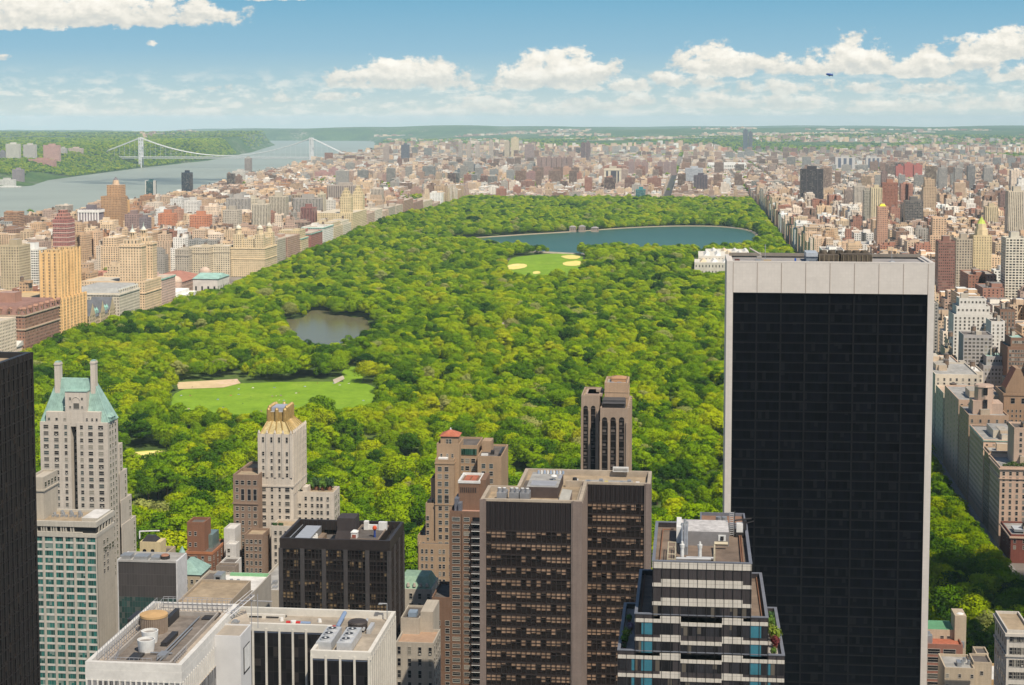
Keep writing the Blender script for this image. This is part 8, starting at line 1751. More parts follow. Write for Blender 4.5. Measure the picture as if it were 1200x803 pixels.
def black_slab():
 Y0, Y1 = 610.0, 641.0; xl, xr = X_(850.3, Y0), X_(1093, Y0); zt = Z_(970, 308.5, Y0); TR = tiles('white_travertine', (.64, .59, .535), (.59, .54, .485), 1.15, 1.15, .02)
 GL = curtain('black_slab_glass', 1.36, 3.62, (.0026, .0027, .0048), (.004, .004, .0052), .05, .14, .0, (.02, .02, .02), (.012, .012, .015), .10, .08, spec=.04)
 H = House('black_glass_slab', (xl + xr) / 2, 625, 'huge black glass slab framed in white stone, dominating the right foreground', 'skyscraper', z=0); W0 = (0, 0, 0, 0)
 fw = 2.35; zb = Z_(970, 344, Y0)
 m = MB(); m.box(xl, xl + fw, Y0, Y1, 0, zt, 0, win=W0); m.box(xr - fw, xr, Y0, Y1, 0, zt, 0, win=W0); H.part('side_wall', m, [TR])
 m = MB(); m.wall((xl + fw, Y0 + .02), (xr - fw, Y0 + .02), zb, zt, 0, win=W0); m.wall((xr - fw, Y1), (xl + fw, Y1), 0, zt, 0, win=W0); m.face([(xl + fw, Y0 + .02, zb), (xl + fw, Y0 + 1.2, zb), (xr - fw, Y0 + 1.2, zb), (xr - fw, Y0 + .02, zb)], 0); H.part('top_panel', m, [TR])
 n = 8; joints = lin(xl + fw, xr - fw, n + 1)
 m = MB()
 for x in joints: m.box(x - .11, x + .11, Y0 - .06, Y0 + .05, zb, zt, 0)
 H.part('panel_joint', m, [plain('brown_joint', (.36, .30, .255), .8)])
 m = MB(); m.wall((xl + fw, Y0 + .9), (xr - fw, Y0 + .9), 0, zb, 0, win=W0, v0=zb - 3.62 * 60); o = H.part('glass_wall', m, [GL])
 BK = plain('black_mullion', (.012, .011, .012), .35); DKL = plain('dark_grey_mullion', (.010, .0095, .011), .6, 0, .1, .6, .1)
 m = MB(); z = zb
 while z > 20: m.box(xl + fw, xr - fw, Y0 + .72, Y0 + .9, z - .55, z - .12, 0); z -= 3.62
 H.part('floor_line', m, [DKL], o)
 for x in joints: m = MB(); m.box(x - .28, x + .28, Y0 + .55, Y0 + .9, 0, zb, 0); H.part('column_line', m, [DKL], o)
 zr = zt - .6; m = MB(); m.face([(xl + fw, Y0 + .02, zr), (xr - fw, Y0 + .02, zr), (xr - fw, Y1, zr), (xl + fw, Y1, zr)], 0); H.part('roof', m, [plain('grey_gravel_roof', (.33, .31, .30), .9, 0, .2, .2)])
 m = MB(); m.rim(xl, xr, Y0 - .02, Y1 + .02, zt, zt + .5, 1.4, 0); m.box(xl + 1.4, xr - 1.4, Y1 - 1.8, Y1 - .8, zt + .0, zt + 1.2, 1); H.part('parapet', m, [TR, plain('weathered_coping', (.24, .21, .18), .85)])
 TK = plain('weathered_timber_screen', (.105, .085, .065), .9, 0, .3, 1.0); a, b = X_(957, 626), X_(981, 626); c = X_(1017.5, 626); zh = Z_(990, 297.5, 624)
 m = MB(); m.box(a, b - .2, 622, 636, zr, zh - .4, 0); m.box(b + .2, c, 621, 636, zr, zh, 0); o = H.part('cooling_tower', m, [TK])
 for x in lin(a, c, 12): m = MB(); m.box(x - .12, x + .12, 620.6, 621, zr, zh - .2, 0); H.part('screen_post', m, [plain('tan_post', (.22, .18, .12), .8) if 'tan_post' not in MATS else MATS['tan_post']], o)
 for x in lin(a + 2, c - 2, 6): m = MB(); m.cyl(x, 629, zh - .4, zh + .9, 1.5, 1.3, 12, 0); H.part('fan_stack', m, [TK], o)
 a, b = X_(942.5, 624), X_(955.5, 624); m = MB(); m.box(a, b, 622, 634, zr, zh - 1.0, 0); m.box(a + 1.0, b - .4, 621.9, 622, zr + .2, zh - 2.6, 1); m.box(a - .1, b + .1, 621.6, 634.2, zh - 1.0, zh + .4, 2); H.part('stair_house', m, [plain('slate_grey_cladding', (.20, .23, .27), .5), GLASSD, plain('pale_steel_roof', (.40, .43, .47), .4)])
 m = MB(); x = X_(889, 626); m.bar((x, 626, zr), (x, 626, zt + 2.6), .4); m.bar((x - 4, 626, zt + 4.0), (x + .3, 626, zt + 1.6), .45); m.box(x - 1.2, x + .6, 625, 627.5, zr, zr + 1.6, 0); o = H.part('roof_crane', m, [plain('crane_grey', (.36, .33, .30), .6)]); m = MB(); x = X_(895, 626); m.bar((x, 626, zr), (x, 626, zt + 5.5), .22); H.part('antenna', m, [STEEL]); m = MB(); x = X_(1042.5, 624); m.bar((x, 624, zr), (x, 624, zt + 4.5), .2); m.cyl(x, 624, zr, zr + .5, 1.4, .8, 10, 0); H.part('antenna', m, [STEEL])
 m = MB(); m.box(X_(884, 620), X_(890, 620), 619, 622, zr, zr + .9, 0); m.box(X_(893, 622), X_(902, 622), 621, 622.6, zr, zr + .7, 1); m.box(X_(929, 621), X_(931, 621), 620, 621, zr, zr + 1.4, 2); m.box(xl + 3, xl + 4.8, 614, 618, zr, zr + 1.2, 3); H.part('roof_unit', m, [STEEL, plain('tan_crate', (.42, .32, .2), .8), plain('blue_cabinet', (.03, .10, .38), .5), plain('dark_red_unit', (.13, .045, .035), .7)])
black_slab()
def white_building():
 Y0 = 300.0; Y1 = 340.0; zt = Z_(150, 777, Y0); xl, xr = X_(94, Y0), X_(207, Y0); PW = plain('white_stone_fin', (.66, .635, .59), .7, 0, .1, .7); H = House('white_finned_building', -96, 322, 'white finned building with tan cooling tower and steel railings on its roof', 'office block', z=0)
 GRY = curtain('silver_window_strips', 1.0, 3.7, (.16, .16, .165), (.30, .30, .30), .12, .06, .35, (.26, .25, .24), (.36, .35, .33), .35, .3); W0 = (0, 0, 0, 0); zr = zt - 1.5
 m = MB(); m.box(xl, xr, Y0, Y1, 0, zr, 0, win=W0, top=1); m.rim(xl - .1, xr + .1, Y0 - .1, Y1, zr, zt, .9, 2); m.rim(xl - .12, xr + .12, Y0 - .12, Y1, zt - 3.6, zr, .1, 2); H.part('walls', m, [GRY, plain('warm_grey_roof', (.40, .34, .28), .9, 0, .18, .3), PW])
 for x in lin(xl + .15, xr - .15, 18): m = MB(); m.box(x - .14, x + .14, Y0 - .32, Y0, 0, zt - 3.4, 0); H.part('fin', m, [PW])
 for y in lin(Y0 + .6, Y1 - .3, 30): m = MB(); m.box(xr, xr + .32, y - .14, y + .14, 0, zt - 3.4, 0); H.part('fin', m, [PW])
 DKW = plain('dark_well', (.20, .17, .145), .9, 0, .35, .4); a, b = X_(135, 316), X_(203, 316)
 m = MB(); m.box(xl + 3.6, xr - 3.4, 303.5, 335, zr + .02, zr + .1, 0); m.rim(xl + 3.2, xr - 3.0, 303, 335.5, zr, zr + .9, .35, 1); H.part('plant_well', m, [DKW, plain('grey_kerb', (.36, .33, .30), .85)])
 cx = X_(175.5, 324); m = MB(); m.cyl(cx, 324, zr + .1, zr + 3.3, 2.75, 2.75, 28, 0); m.cyl(cx, 324, zr + 3.3, zr + 3.75, 2.85, 2.85, 28, 1); m.cyl(cx, 324, zr + 3.75, zr + 4.05, 2.8, .2, 28, 1); o = H.part('cooling_tower', m, [plain('brown_ribbed_tank', (.25, .185, .14), .7, .1), plain('tan_tank_lid', (.52, .33, .155), .8, 0, .08, .7)])
 m = MB()
 for k in range(40): t = k * .157; m.box(cx + 2.78 * math.cos(t) - .05, cx + 2.78 * math.cos(t) + .05, 324 + 2.78 * math.sin(t) - .05, 324 + 2.78 * math.sin(t) + .05, zr + .1, zr + 3.2, 0)
 H.part('tank_rib', m, [plain('tan_rib', (.34, .27, .21), .7)], o)
 for px, y, r in ((166, 311.5, 1.75), (170.5, 317, 1.7)):
  x = X_(px, y); m = MB(); m.cyl(x, y, zr + .1, zr + 2.5, r * .86, r, 24, 0, cap=False); m.cyl(x, y, zr + 2.0, zr + 2.05, r * .93, r * .93, 24, 1); m.cyl(x, y, zr + 2.5, zr + 2.52, r, r * .88, 24, 0, cap=False); m.cyl(x, y, zr + 2.52, zr + 2.0, r * .88, r * .86, 24, 0, cap=False); H.part('white_fan_tank', m, [WHITEP, plain('tank_inside', (.30, .28, .26), .8) if 'tank_inside' not in MATS else MATS['tank_inside']])
 m = MB(); m.box(X_(180, 308), X_(190, 308), 307, 310, zr + .1, zr + .8, 0); m.bar((X_(170, 309), 309.5, zr + .5), (X_(196, 309), 309.5, zr + .5), .35, n=6); m.bar((X_(186, 309), 305, zr + .6), (X_(186, 309), 333, zr + .6), .3, n=6); m.bar((X_(190, 309), 305, zr + .5), (X_(190, 309), 326, zr + .5), .25, n=6); H.part('roof_pipework', m, [STEEL])
 m = MB(); m.box(X_(150, 331), X_(166, 331), 328, 334, zr + .1, zr + 1.2, 0); m.box(X_(186, 316), X_(199, 316) - 1, 314.5, 322, zr + .1, zr + .9, 0); m.box(X_(147, 307), X_(160, 307), 304.5, 309, zr + .1, zr + .6, 0); H.part('dark_base', m, [DARKMETAL]); m = MB(); m.box(X_(183, 324), X_(206, 324) - 3.2, 327, 334, zr + .1, zr + 2.0, 0); H.part('dark_base', m, [DARKMETAL])
 m = MB()
 def rail(p, q, h=1.4, n=8, z=zr):
  for zz_ in (h * .5, h): m.bar((*p, z + zz_), (*q, z + zz_), .07)
  for k in range(n + 1):
   u = k / n; x, y = p[0] + (q[0] - p[0]) * u, p[1] + (q[1] - p[1]) * u; m.bar((x, y, z), (x, y, z + h), .07)
 rail((xl + 2.6, 303), (xl + 2.6, 339), 2.6, 26); rail((xl + 1.2, 303), (xl + 1.2, 339), 2.6, 26); rail((xl + 2.6, 339), (xr - 1, 339), 2.9, 14); rail((xl + 3.0, 337.7), (xr - 1, 337.7), 2.9, 14); rail((xr - 2.6, 304), (xr - 2.6, 312), 1.5, 8); rail((xl + 3, 303.6), (xr - 7, 303.6), 1.3, 10); rail((xl + 2.9, 312), (xl + 4.4, 303.6), 1.3, 8)
 H.part('roof_railing', m, [plain('grey_railing_steel', (.40, .40, .42), .5, .3)])
 m = MB(); p = (xr - 1.8, 332.0); q = (xr + 3.4, 337.5)
 for s in (0, .8): m.bar((p[0] + s, p[1], zr), (q[0] + s, q[1], zr + 4.2), .16); m.bar((p[0] + s, p[1], zr + 1.1), (q[0] + s, q[1], zr + 5.3), .09)
 for k in range(10): u = k / 9; m.box(p[0] + (q[0] - p[0]) * u, p[0] + (q[0] - p[0]) * u + .9, p[1] + (q[1] - p[1]) * u, p[1] + (q[1] - p[1]) * u + .35, zr + 4.2 * u, zr + 4.2 * u + .08, 0)
 for x in (q[0], q[0] + 1.4): m.bar((x, q[1] + .5, zr - 3), (x, q[1] + .5, zr + 4.4), .14)
 m.bar((q[0] - 3, q[1] + .8, zr + 2.8), (q[0] + 4.5, q[1] + .8, zr + 2.8), .14); H.part('roof_stair', m, [MATS['grey_railing_steel']])
 yb0, yb1 = 322.0, 330.0; xb0, xb1 = X_(244.5, yb0), X_(278, yb0); zb = Z_(260, 746.5, yb0); m = MB(); m.box(xb0, xb1, yb0, yb1, 0, zb, 0, win=W0, top=1); m.rim(xb0, xb1, yb0, yb1, zb, zb + .25, .3, 0); o = H.part('lift_block', m, [plain('white_block_paint', (.62, .61, .60), .6, 0, .06, .3), plain('warm_grey_deck', (.38, .33, .27), .9)])
 m = MB(); m.box(xb1, xb1 + .08, yb0 + 2.0, yb1 - 1.4, zb - 8.4, zb - 2.8, 1); m.box(xb1 + .08, xb1 + .1, yb0 + 2.5, yb1 - 1.5, zb - 8.0, zb - 3.0, 0); H.part('framed_panel', m, [WHITEP, DARKMETAL], o)
 m = MB(); m.prism([(xr + .32, yb1 + .02), (xb1, yb1 + .02), (max(X_(263, 341.5), xr + 1.2), 341.5), (xr + .32, 341.5)], 0, zb - .15, 2, win=W0, top=1); m.box(xr + .32, xb0 - .02, 300.5, yb1, 0, zr - 6, 0, win=W0, top=1); H.part('rear_deck', m, [GRY, plain('tan_grey_deck', (.42, .36, .29), .9, 0, .2, .3), PW])
 m = MB(); m.box(X_(236, 335), X_(252, 335), 332.5, 337, zb - .1, zb + .35, 0); H.part('hatch', m, [DARKMETAL]); m = MB(); m.cyl(X_(272, 332), 332, zb - .1, zb + .5, .55, .5, 10, 0); m.box(X_(272, 332) - .8, X_(272, 332) + .8, 331.4, 332.8, zb - .1, zb + .15, 0); H.part('roof_vent', m, [STEEL])
white_building()
def finned_building():
 yf, ym, yb = 450.0, 473.0, 489.0; zt = Z_(395, 763, yf); FIN = plain('ivory_fin', (.68, .645, .575), .6, 0, .08, .6); GLS = curtain('smoked_strip_glass', 1.9, 3.8, (.012, .011, .013), (.02, .018, .018), .04, .04, .25, (.012, .011, .012), (.05, .042, .04), .25, .12)
 xw0, xw1 = X_(361, yf), X_(431.5, yf); xm0, xm1 = X_(250, ym), X_(361, ym); H = House('black_white_finned_building', (xm0 + xw1) / 2, 470, 'black glass building with white vertical fins and white roof rim, bottom left of centre', 'office block', z=0); W0 = (0, 0, 0, 0)
 zr = zt - 2.2; poly = [(xm0, ym), (xw0, ym), (xw0, yf), (xw1, yf), (xw1, yb), (xm0, yb)]
 m = MB(); n = len(poly)
 for k in range(n): m.wall(poly[k], poly[(k + 1) % n], 0, zt - 1.4, 0, win=W0)
 m.face([(*p, zr) for p in poly], 1); H.part('walls', m, [GLS, plain('warm_roof_gravel', (.36, .31, .25), .9, 0, .22, .3)])
 m = MB(); m.rimpoly([(p[0] + (.3 if p[0] == xw1 else 0), p[1] + (-.3 if p[1] in (yf, ym) else .3)) for p in poly], zr - .05, zt, 1.1, 0); H.part('roof_rim', m, [FIN])
 def fins(p, q, n, out):
  d = Vector((q[0] - p[0], q[1] - p[1])).normalized(); nn = Vector((d.y, -d.x))
  for k in range(n + 1):
   c = Vector(p) + Vector((q[0] - p[0], q[1] - p[1])) * (k / n); m = MB(); a = c - d * .3; b = c + d * .3
   m.prism([tuple(a + nn * out), tuple(b + nn * out), tuple(b), tuple(a)], 0, zt - 1.4, 0); H.part('fin', m, [FIN])
 fins((xw0 + .3, yf), (xw1 - .3, yf), 4, .45); fins((xw1, yf + .6), (xw1, yb - .5), 12, .45); fins((X_(293, ym), ym), (X_(356, ym), ym), 4, .45); fins((xm0, ym), (X_(286, ym), ym), 2, .45)
 m = MB(); m.rimpoly([(p[0] + (.12 if p[0] == xw1 else 0), p[1] + (-.12 if p[1] in (yf, ym) else .1)) for p in poly], zt - 2.8, zt - 2.27, .1, 0); H.part('blue_grey_flashing', m, [plain('blue_grey_flashing', (.12, .14, .19), .5)])
 m = MB(); m.box(xm0 + 1.3, X_(330, 484), yb - 4.2, yb - 3.4, zr, zt - .9, 0); m.box(xm0 + 1.3, X_(330, 484), yb - 3.4, yb - 1.3, zr, zr + .3, 1)
 H.part('inner_wall', m, [FIN, DARKMETAL])
 for k in range(3): m = MB(); a = X_(268 + k * 20, 484); m.box(a, a + 3.9, yb - 4.35, yb - 4.2, zr + .3, zt - 1.5, 0); H.part('recess_opening', m, [GLASSD])
 ST = plain('zinc_casing', (.54, .55, .56), .45, .25)
 for k, (pa, pb) in enumerate(((374, 393), (398, 417))):
  a, b = X_(pa, 462) , X_(pb, 462) - .4; m = MB(); m.box(a, b, 455, 470, zr + .4, zr + 2.9, 0); o = H.part('chiller', m, [ST])
  for j in range(3):
   for i in (0,): m = MB(); cx, cy = (a + b) / 2, 457.6 + j * 4.6; m.cyl(cx, cy, zr + 2.9, zr + 3.5, 1.5, 1.45, 16, 0); m.cyl(cx, cy, zr + 3.3, zr + 3.52, 1.25, 1.2, 16, 1); m.cyl(cx, cy, zr + 3.52, zr + 3.7, .4, .3, 8, 0); H.part('fan', m, [ST, DARKMETAL], o)
 x = X_(418, 478); m = MB(); m.cyl(x, 477, zr, zr + 2.2, 2.9, 2.9, 22, 0); m.cyl(x, 477, zr + 2.2, zr + 2.7, 3.0, 2.6, 22, 0); H.part('round_tank', m, [plain('dark_brown_tank', (.06, .048, .044), .6)])
 m = MB(); m.bar((X_(430, 476) - 1.2, 474, zr + 1), (X_(433, 484) - 1.2, 484, zr + 1), .9, n=8); m.box(x + 3.4, x + 4.6, 473, 480, zr, zr + 1.4, 0); H.part('duct', m, [ST])
 m = MB(); x = X_(341, 479); m.cyl(x, 479, zr, zr + 1.4, 1.0, .9, 10, 0); m.bar((x - 2.2, 479, zr + .8), (x + 2.2, 479, zr + .8), 1.1, 1, n=10); m.bar((x + 2.2, 479, zr + .8), (x + 5.2, 479, zr + .8), 1.0, 2, n=10); H.part('red_and_blue_pump', m, [WHITEP, plain('red_paint', (.50, .035, .03), .5), plain('steel_blue_paint', (.24, .33, .50), .5)])
 m = MB(); x = X_(389, 474); m.cyl(x, 474, zr, zr + 1.8, .6, .6, 10, 0); m.box(x - 1.6, x + .4, 470.5, 473, zr, zr + 1.6, 1); H.part('red_valve', m, [MATS['red_paint'], WHITEP])
 m = MB(); m.bar((X_(392, 475), 476, zr + .8), (X_(402, 486), 486, zr + 2.2), 1.3, n=8); H.part('blue_duct', m, [MATS['steel_blue_paint']])
 m = MB(); x = X_(452, 486); m.bar((x, 486, zr), (x, 486, zt + 3.2), .22); m.bar((x, 486, zt + 3.2), (x - 2.4, 486, zt + 3.2), .3); m.box(x - 2.6, x - 1.4, 485.7, 486.3, zt + 2.9, zt + 3.2, 0); H.part('davit_arm', m, [STEEL])
 for k, px in enumerate((327, 372)): m = MB(); x = X_(px, 483); m.cyl(x, 483, zr, zr + 1.0, .7, .5, 8, 0); H.part('roof_vent', m, [WHITEP])
finned_building()
def right_edge():
 AVG = 'stone houses along the right-hand avenue'
 def av(name, ya, yb, pxc, pt, depth, mat, label, wins, roof=GREYROOF, cor=None, wp=None, par=1.0):
  """house on the avenue: west front x = 184, near corner at ya"""
  xw = 184.0; z = Z_(pxc, pt, ya); H = House(name, xw + depth / 2, (ya + yb) / 2, label, 'apartment house', AVG, z=0); zb = 0
  m = MB(); m.box(xw, xw + depth, ya, yb, zb, z, 0, top=1, v0=z); m.rim(xw, xw + depth, ya, yb, z, z + par, .5, 0); H.part('walls', m, [mat, roof])
  if cor: m = MB(); m.rim(xw - .9, xw + depth + .5, ya - .7, yb + .3, z - 1.2, z - .2, .85, 0); H.part('cornice', m, [cor])
  roof_kit(H, xw + 3, xw + depth - 3, ya + 3, yb - 3, z, (.55, .43, .31), 3, yb - ya > 30, int(ya))
  w, h, st, nx, ny = wins; W = Windows(H, wp or [0, 1, 2, 3, 4, 0]); W.grid(ya, lin(xw + 2.2, xw + depth - 2.2, nx), rows(z - 3, 6, st), w, h)
  for zz_ in rows(z - 3, 6, st):
   for y in lin(ya + 2.2, yb - 2.2, max(4, ny - 3)): W.w.append((xw, y, zz_, w * .75, h * .85, gw.choice([2, 3, 4, 3]), 'west', True))
  ww = [q for q in W.w if q[6] == 'west']; W.w = [q for q in W.w if q[6] != 'west']; W.done()
  m = MB(H.o)
  for (x, y, zz_, w_, h_, k, e, sa) in ww[:100]:
   mm = MB(); f = .1; mm.face([(xw - .05, y + w_ / 2, zz_ - h_ / 2), (xw - .05, y - w_ / 2, zz_ - h_ / 2), (xw - .05, y - w_ / 2, zz_ + h_ / 2), (xw - .05, y + w_ / 2, zz_ + h_ / 2)], 0, PANECOL[k]); mm.box(xw - .14, xw, y - w_ / 2 - f, y + w_ / 2 + f, zz_ - h_ / 2 - .22, zz_ - h_ / 2, 1, (.4, .38, .34)); mm.box(xw - .1, xw, y - w_ / 2 - f, y + w_ / 2 + f, zz_ + h_ / 2, zz_ + h_ / 2 + .12, 1, (.4, .38, .34)); H.part('window', mm, [PANE, FRAME])
  for (x, y, zz_, w_, h_, k, e, sa) in ww[100:]: m.face([(xw - .05, y + w_ / 2, zz_ - h_ / 2), (xw - .05, y - w_ / 2, zz_ - h_ / 2), (xw - .05, y - w_ / 2, zz_ + h_ / 2), (xw - .05, y + w_ / 2, zz_ + h_ / 2)], 0, PANECOL[k])
  if ww[100:]: tag(m.build('window', [PANE], H.t), kind='stuff')
  return H, z
 LS = stone('avenue_limestone', (.66, .465, .345)); LS2 = stone('avenue_grey_limestone', (.58, .42, .32)); BR = stone('avenue_brown_brick', (.38, .25, .16)); CR = stone('avenue_cream_stone', (.60, .53, .43)); RD = stone('avenue_red_brick', (.22, .075, .055))
 H, z = av('avenue_house', 968, 1000, 1178, 628, 20, RD, 'low red brick house with pale cornice on the avenue, in front of the planted-roof block', (1.3, 2.0, 3.6, 4, 7), cor=LS)
 m = MB(); m.box(187, 196, 974, 984, z + 1, z + 2.4, 0, top=1); H.part('glass_lantern', m, [STEEL, plain('pale_glass_roof', (.55, .60, .64), .3)])
 H, z = av('avenue_house', 1006, 1040, 1172, 549, 48, LS, 'tan limestone block with plants along its roof edge beside the avenue', (1.35, 2.1, 3.45, 12, 14), par=1.2); 
 m = MB(); m.rim(183.4, 232.6, 1005.4, 1040.4, z - 6.4, z - 5.8, .55, 0); m.rim(183.2, 232.8, 1005.2, 1040.6, z - .6, z + .1, .75, 0); H.part('cornice', m, [LS])
 sh = shrub_mesh('roof_hedge', 9, 1.4, 2.4, (.09, .15, .03))
 for k in range(9): r = thing('potted_shrub', (187 + k * 2.6, 1008.5, z + .1), '%s roof shrub along the edge of the tan limestone block' % ['first', 'second', 'third', 'fourth', 'fifth', 'sixth', 'seventh', 'eighth', 'ninth'][k], 'potted plant', 'roof edge shrubs'); r.scale = (1 + .3 * (k % 3),) * 3; link('foliage', sh, r)
 m = MB(); zz_ = Z_(1180, 505, 1012); m.box(194, 230, 1018, 1038, z, zz_, 0, top=1); m.rim(194, 230, 1018, 1038, zz_, zz_ + 1, .5, 0); H.part('penthouse', m, [LS2, TARROOF])
 W = Windows(H, [0, 1, 2]); W.grid(1018, lin(198, 226, 7), rows(zz_ - 3, z + 2, 3.4), 1.4, 1.9); W.done(0)
 m = MB(); m.box(200, 208, 1022, 1030, zz_, Z_(1190, 497, 1020), 0, top=1); H.part('bulkhead', m, [BR, TARROOF])
 H, z = av('avenue_house', 1042, 1060, 1160, 531, 26, stone('avenue_brown_stone', (.36, .26, .18)), 'narrow brown stone house with a pale cornice beside the avenue', (1.3, 2.1, 3.5, 6, 8), cor=LS)
 H, z = av('avenue_house', 1064, 1116, 1152, 517, 30, LS, 'long limestone block with a green copper roof edge along the avenue', (1.3, 2.1, 3.5, 7, 18))
 m = MB(); m.rim(183.6, 214.3, 1063.6, 1116.3, z - .1, z + .5, .8, 0); H.part('copper_edge', m, [COPPER]); m = MB(); m.box(192, 204, 1076, 1100, z, z + 5, 0, top=1); m.box(196, 201, 1068, 1073, z, z + 3.5, 0, top=1); H.part('bulkhead', m, [CR, GREYROOF])
 H, z = av('avenue_house', 1121, 1160, 1134, 488, 26, stone('avenue_tan_brick', (.50, .345, .235)), 'tan brick block with an octagonal tank house on top beside the avenue', (1.3, 2.1, 3.5, 5, 9))
 zz_ = Z_(1136, 453, 1134); m = MB(); m.cyl(196, 1136, z, zz_, 6.4, 6.2, 8, 0, smooth=False); m.cyl(196, 1136, zz_, zz_ + 1.2, 6.7, 6.0, 8, 0, smooth=False); m.box(188, 194, 1130, 1144, z, z + 9, 0); m.box(200, 208, 1132, 1150, z, z + 7, 0); H.part('octagonal_tower', m, [LS2])
 for k in range(2): m = MB(); m.box(194.6, 197.4, 1129.6, 1129.8, z + 4 + k * 9, z + 10 + k * 8, 0); H.part('arched_window', m, [GLASSD])
 xa, xb = X_(1152, 1150), X_(1187, 1150); zz_ = Z_(1170, 461, 1150); H = House('gabled_tower_house', (xa + xb) / 2, 1165, 'brown brick tower house with a tall half-red gable roof above the avenue houses', 'apartment house', AVG, z=0)
 xa += 14; xb += 14
 m = MB(); m.box(xa, xb, 1150, 1180, 0, zz_, 0, top=1, v0=zz_); m.rim(xa - .5, xb + .5, 1149.5, 1180.5, zz_ - 1.4, zz_ + .3, .5, 0); H.part('walls', m, [BR, TARROOF]); zg = Z_(1164, 431, 1155)
 m = MB(); m.box(xa + 1.5, xb - 3, 1152, 1168, zz_, zz_ + 3, 0); px = xa + 8; m.face([(xa + 1.5, 1152, zz_ + 3), (xb - 3, 1152, zz_ + 3), (px + 3, 1152, zg), (px, 1152, zg)], 0); m.face([(xb - 3, 1168, zz_ + 3), (xa + 1.5, 1168, zz_ + 3), (px, 1168, zg), (px + 3, 1168, zg)], 0); m.face([(xa + 1.5, 1168, zz_ + 3), (xa + 1.5, 1152, zz_ + 3), (px, 1152, zg), (px, 1168, zg)], 1); m.face([(xb - 3, 1152, zz_ + 3), (xb - 3, 1168, zz_ + 3), (px + 3, 1168, zg), (px + 3, 1152, zg)], 0); m.face([(px, 1152, zg), (px + 3, 1152, zg), (px + 3, 1168, zg), (px, 1168, zg)], 0); H.part('gable_roof', m, [BR, REDTILE])
 W = Windows(H, [0, 1, 2, 3]); W.grid(1150, lin(xa + 3, xb - 3, 6), rows(zz_ - 12, 20, 3.4), 1.0, 1.7); W.grid(1150, [xa + 6, xa + 13], [zz_ - 5], 2.6, 3.6); W.done()
 H, z = av('avenue_house', 1234, 1272, 1104, 462, 26, CR, 'cream white house with dark scaffolding net at its foot, near the black glass slab', (1.6, 2.4, 4.4, 3, 8), roof=plain('pinkish_roof_deck', (.5, .38, .28), .9), wp=[0, 2, 3])
 m = MB(); m.box(184 + 1.5, 184 + 17, 1232.2, 1233.4, 0, Z_(1104, 494, 1233), 0); H.part('scaffold_net', m, [plain('black_netting', (.028, .026, .035), .9, 0, .3, .4)])
 for k, (ya, yb, pxc, pt, mt, lb) in enumerate(((1164, 1228, 1118, 470, LS, 'limestone block behind the tan block with the octagonal tank house'), (1276, 1340, 1096, 440, CR, 'cream terraced block just right of the black glass slab'), (1348, 1410, 1085, 430, LS, 'limestone block partly behind the right side of the black slab'))):
  av('avenue_house', ya, yb, pxc, pt, 32, mt, lb, (1.4, 2.0, 3.5, 7, 8))
 def back(pa, pb, pt, Y, d, mat, lb, win, steps=0, roof=TARROOF, name='terraced_block'):
  xa, xb = X_(pa, Y), X_(pb, Y); z = Z_((pa + pb) / 2, pt, Y); H = House(name, (xa + xb) / 2, Y + d / 2, lb, 'apartment house', 'blocks behind the right-hand avenue', z=0); RESERVED.append((xa - 1, xb + 1, Y - 1, Y + d + 1))
  for k in range(steps + 1):
   e = k * 3.0; zz_ = z - (steps - k) * 7.0; z0 = 0 if k == 0 else z - (steps - k + 1) * 7.0
   m = MB(); m.box(xa + e, xb - e, Y + e * 1.3, Y + d - e, z0, zz_, 0, top=1, v0=zz_); m.rim(xa + e, xb - e, Y + e * 1.3, Y + d - e, zz_, zz_ + 1.1, .5, 0); H.part('walls' if k == 0 else 'setback_tier', m, [mat, roof])
  W = Windows(H, [0, 1, 2, 3, 4]); w, h, st, n = win
  for k in range(steps + 1):
   e = k * 3.0; zz_ = z - (steps - k) * 7.0; z0 = 30 if k == 0 else z - (steps - k + 1) * 7.0 + 1.5
   W.grid(Y + e * 1.3, lin(xa + e + 2, xb - e - 2, max(2, n - k)), rows(zz_ - 2.6, z0, st), w, h)
  W.done(100); roof_kit(H, xa + steps * 3 + 1, xb - steps * 3 - 1, Y + steps * 4 + 2, Y + d - steps * 3 - 2, z, (.45, .4, .33), 1, True, int(pa))
  return H
 WB = stone('white_glazed_brick', (.64, .61, .56)); TB = stone('tan_terrace_brick', (.52, .42, .29)); GB = stone('grey_brick', (.36, .34, .33)); DB = stone('dark_brown_brick', (.21, .125, .085))
 back(1116, 1163, 352, 1560, 32, WB, 'big white brick apartment house with dark window rows at the right', (1.5, 1.8, 3.2, 9), 2)
 back(1128, 1162, 394, 1420, 26, GB, 'grey and white balcony block below the big white brick house', (2.2, 1.7, 3.1, 7)); back(1160, 1176, 378, 1450, 26, WB, 'white block with a blank brown panel right of the grey balcony block', (1.2, 1.6, 3.2, 3)); back(1100, 1126, 402, 1440, 40, TB, 'tan block with many planted terraces right of the black slab', (1.5, 1.8, 3.3, 6), 3); back(1096, 1122, 428, 1345, 36, TB, 'lower tan terraced block with roof gardens beside the black slab', (1.5, 1.8, 3.3, 7), 3)
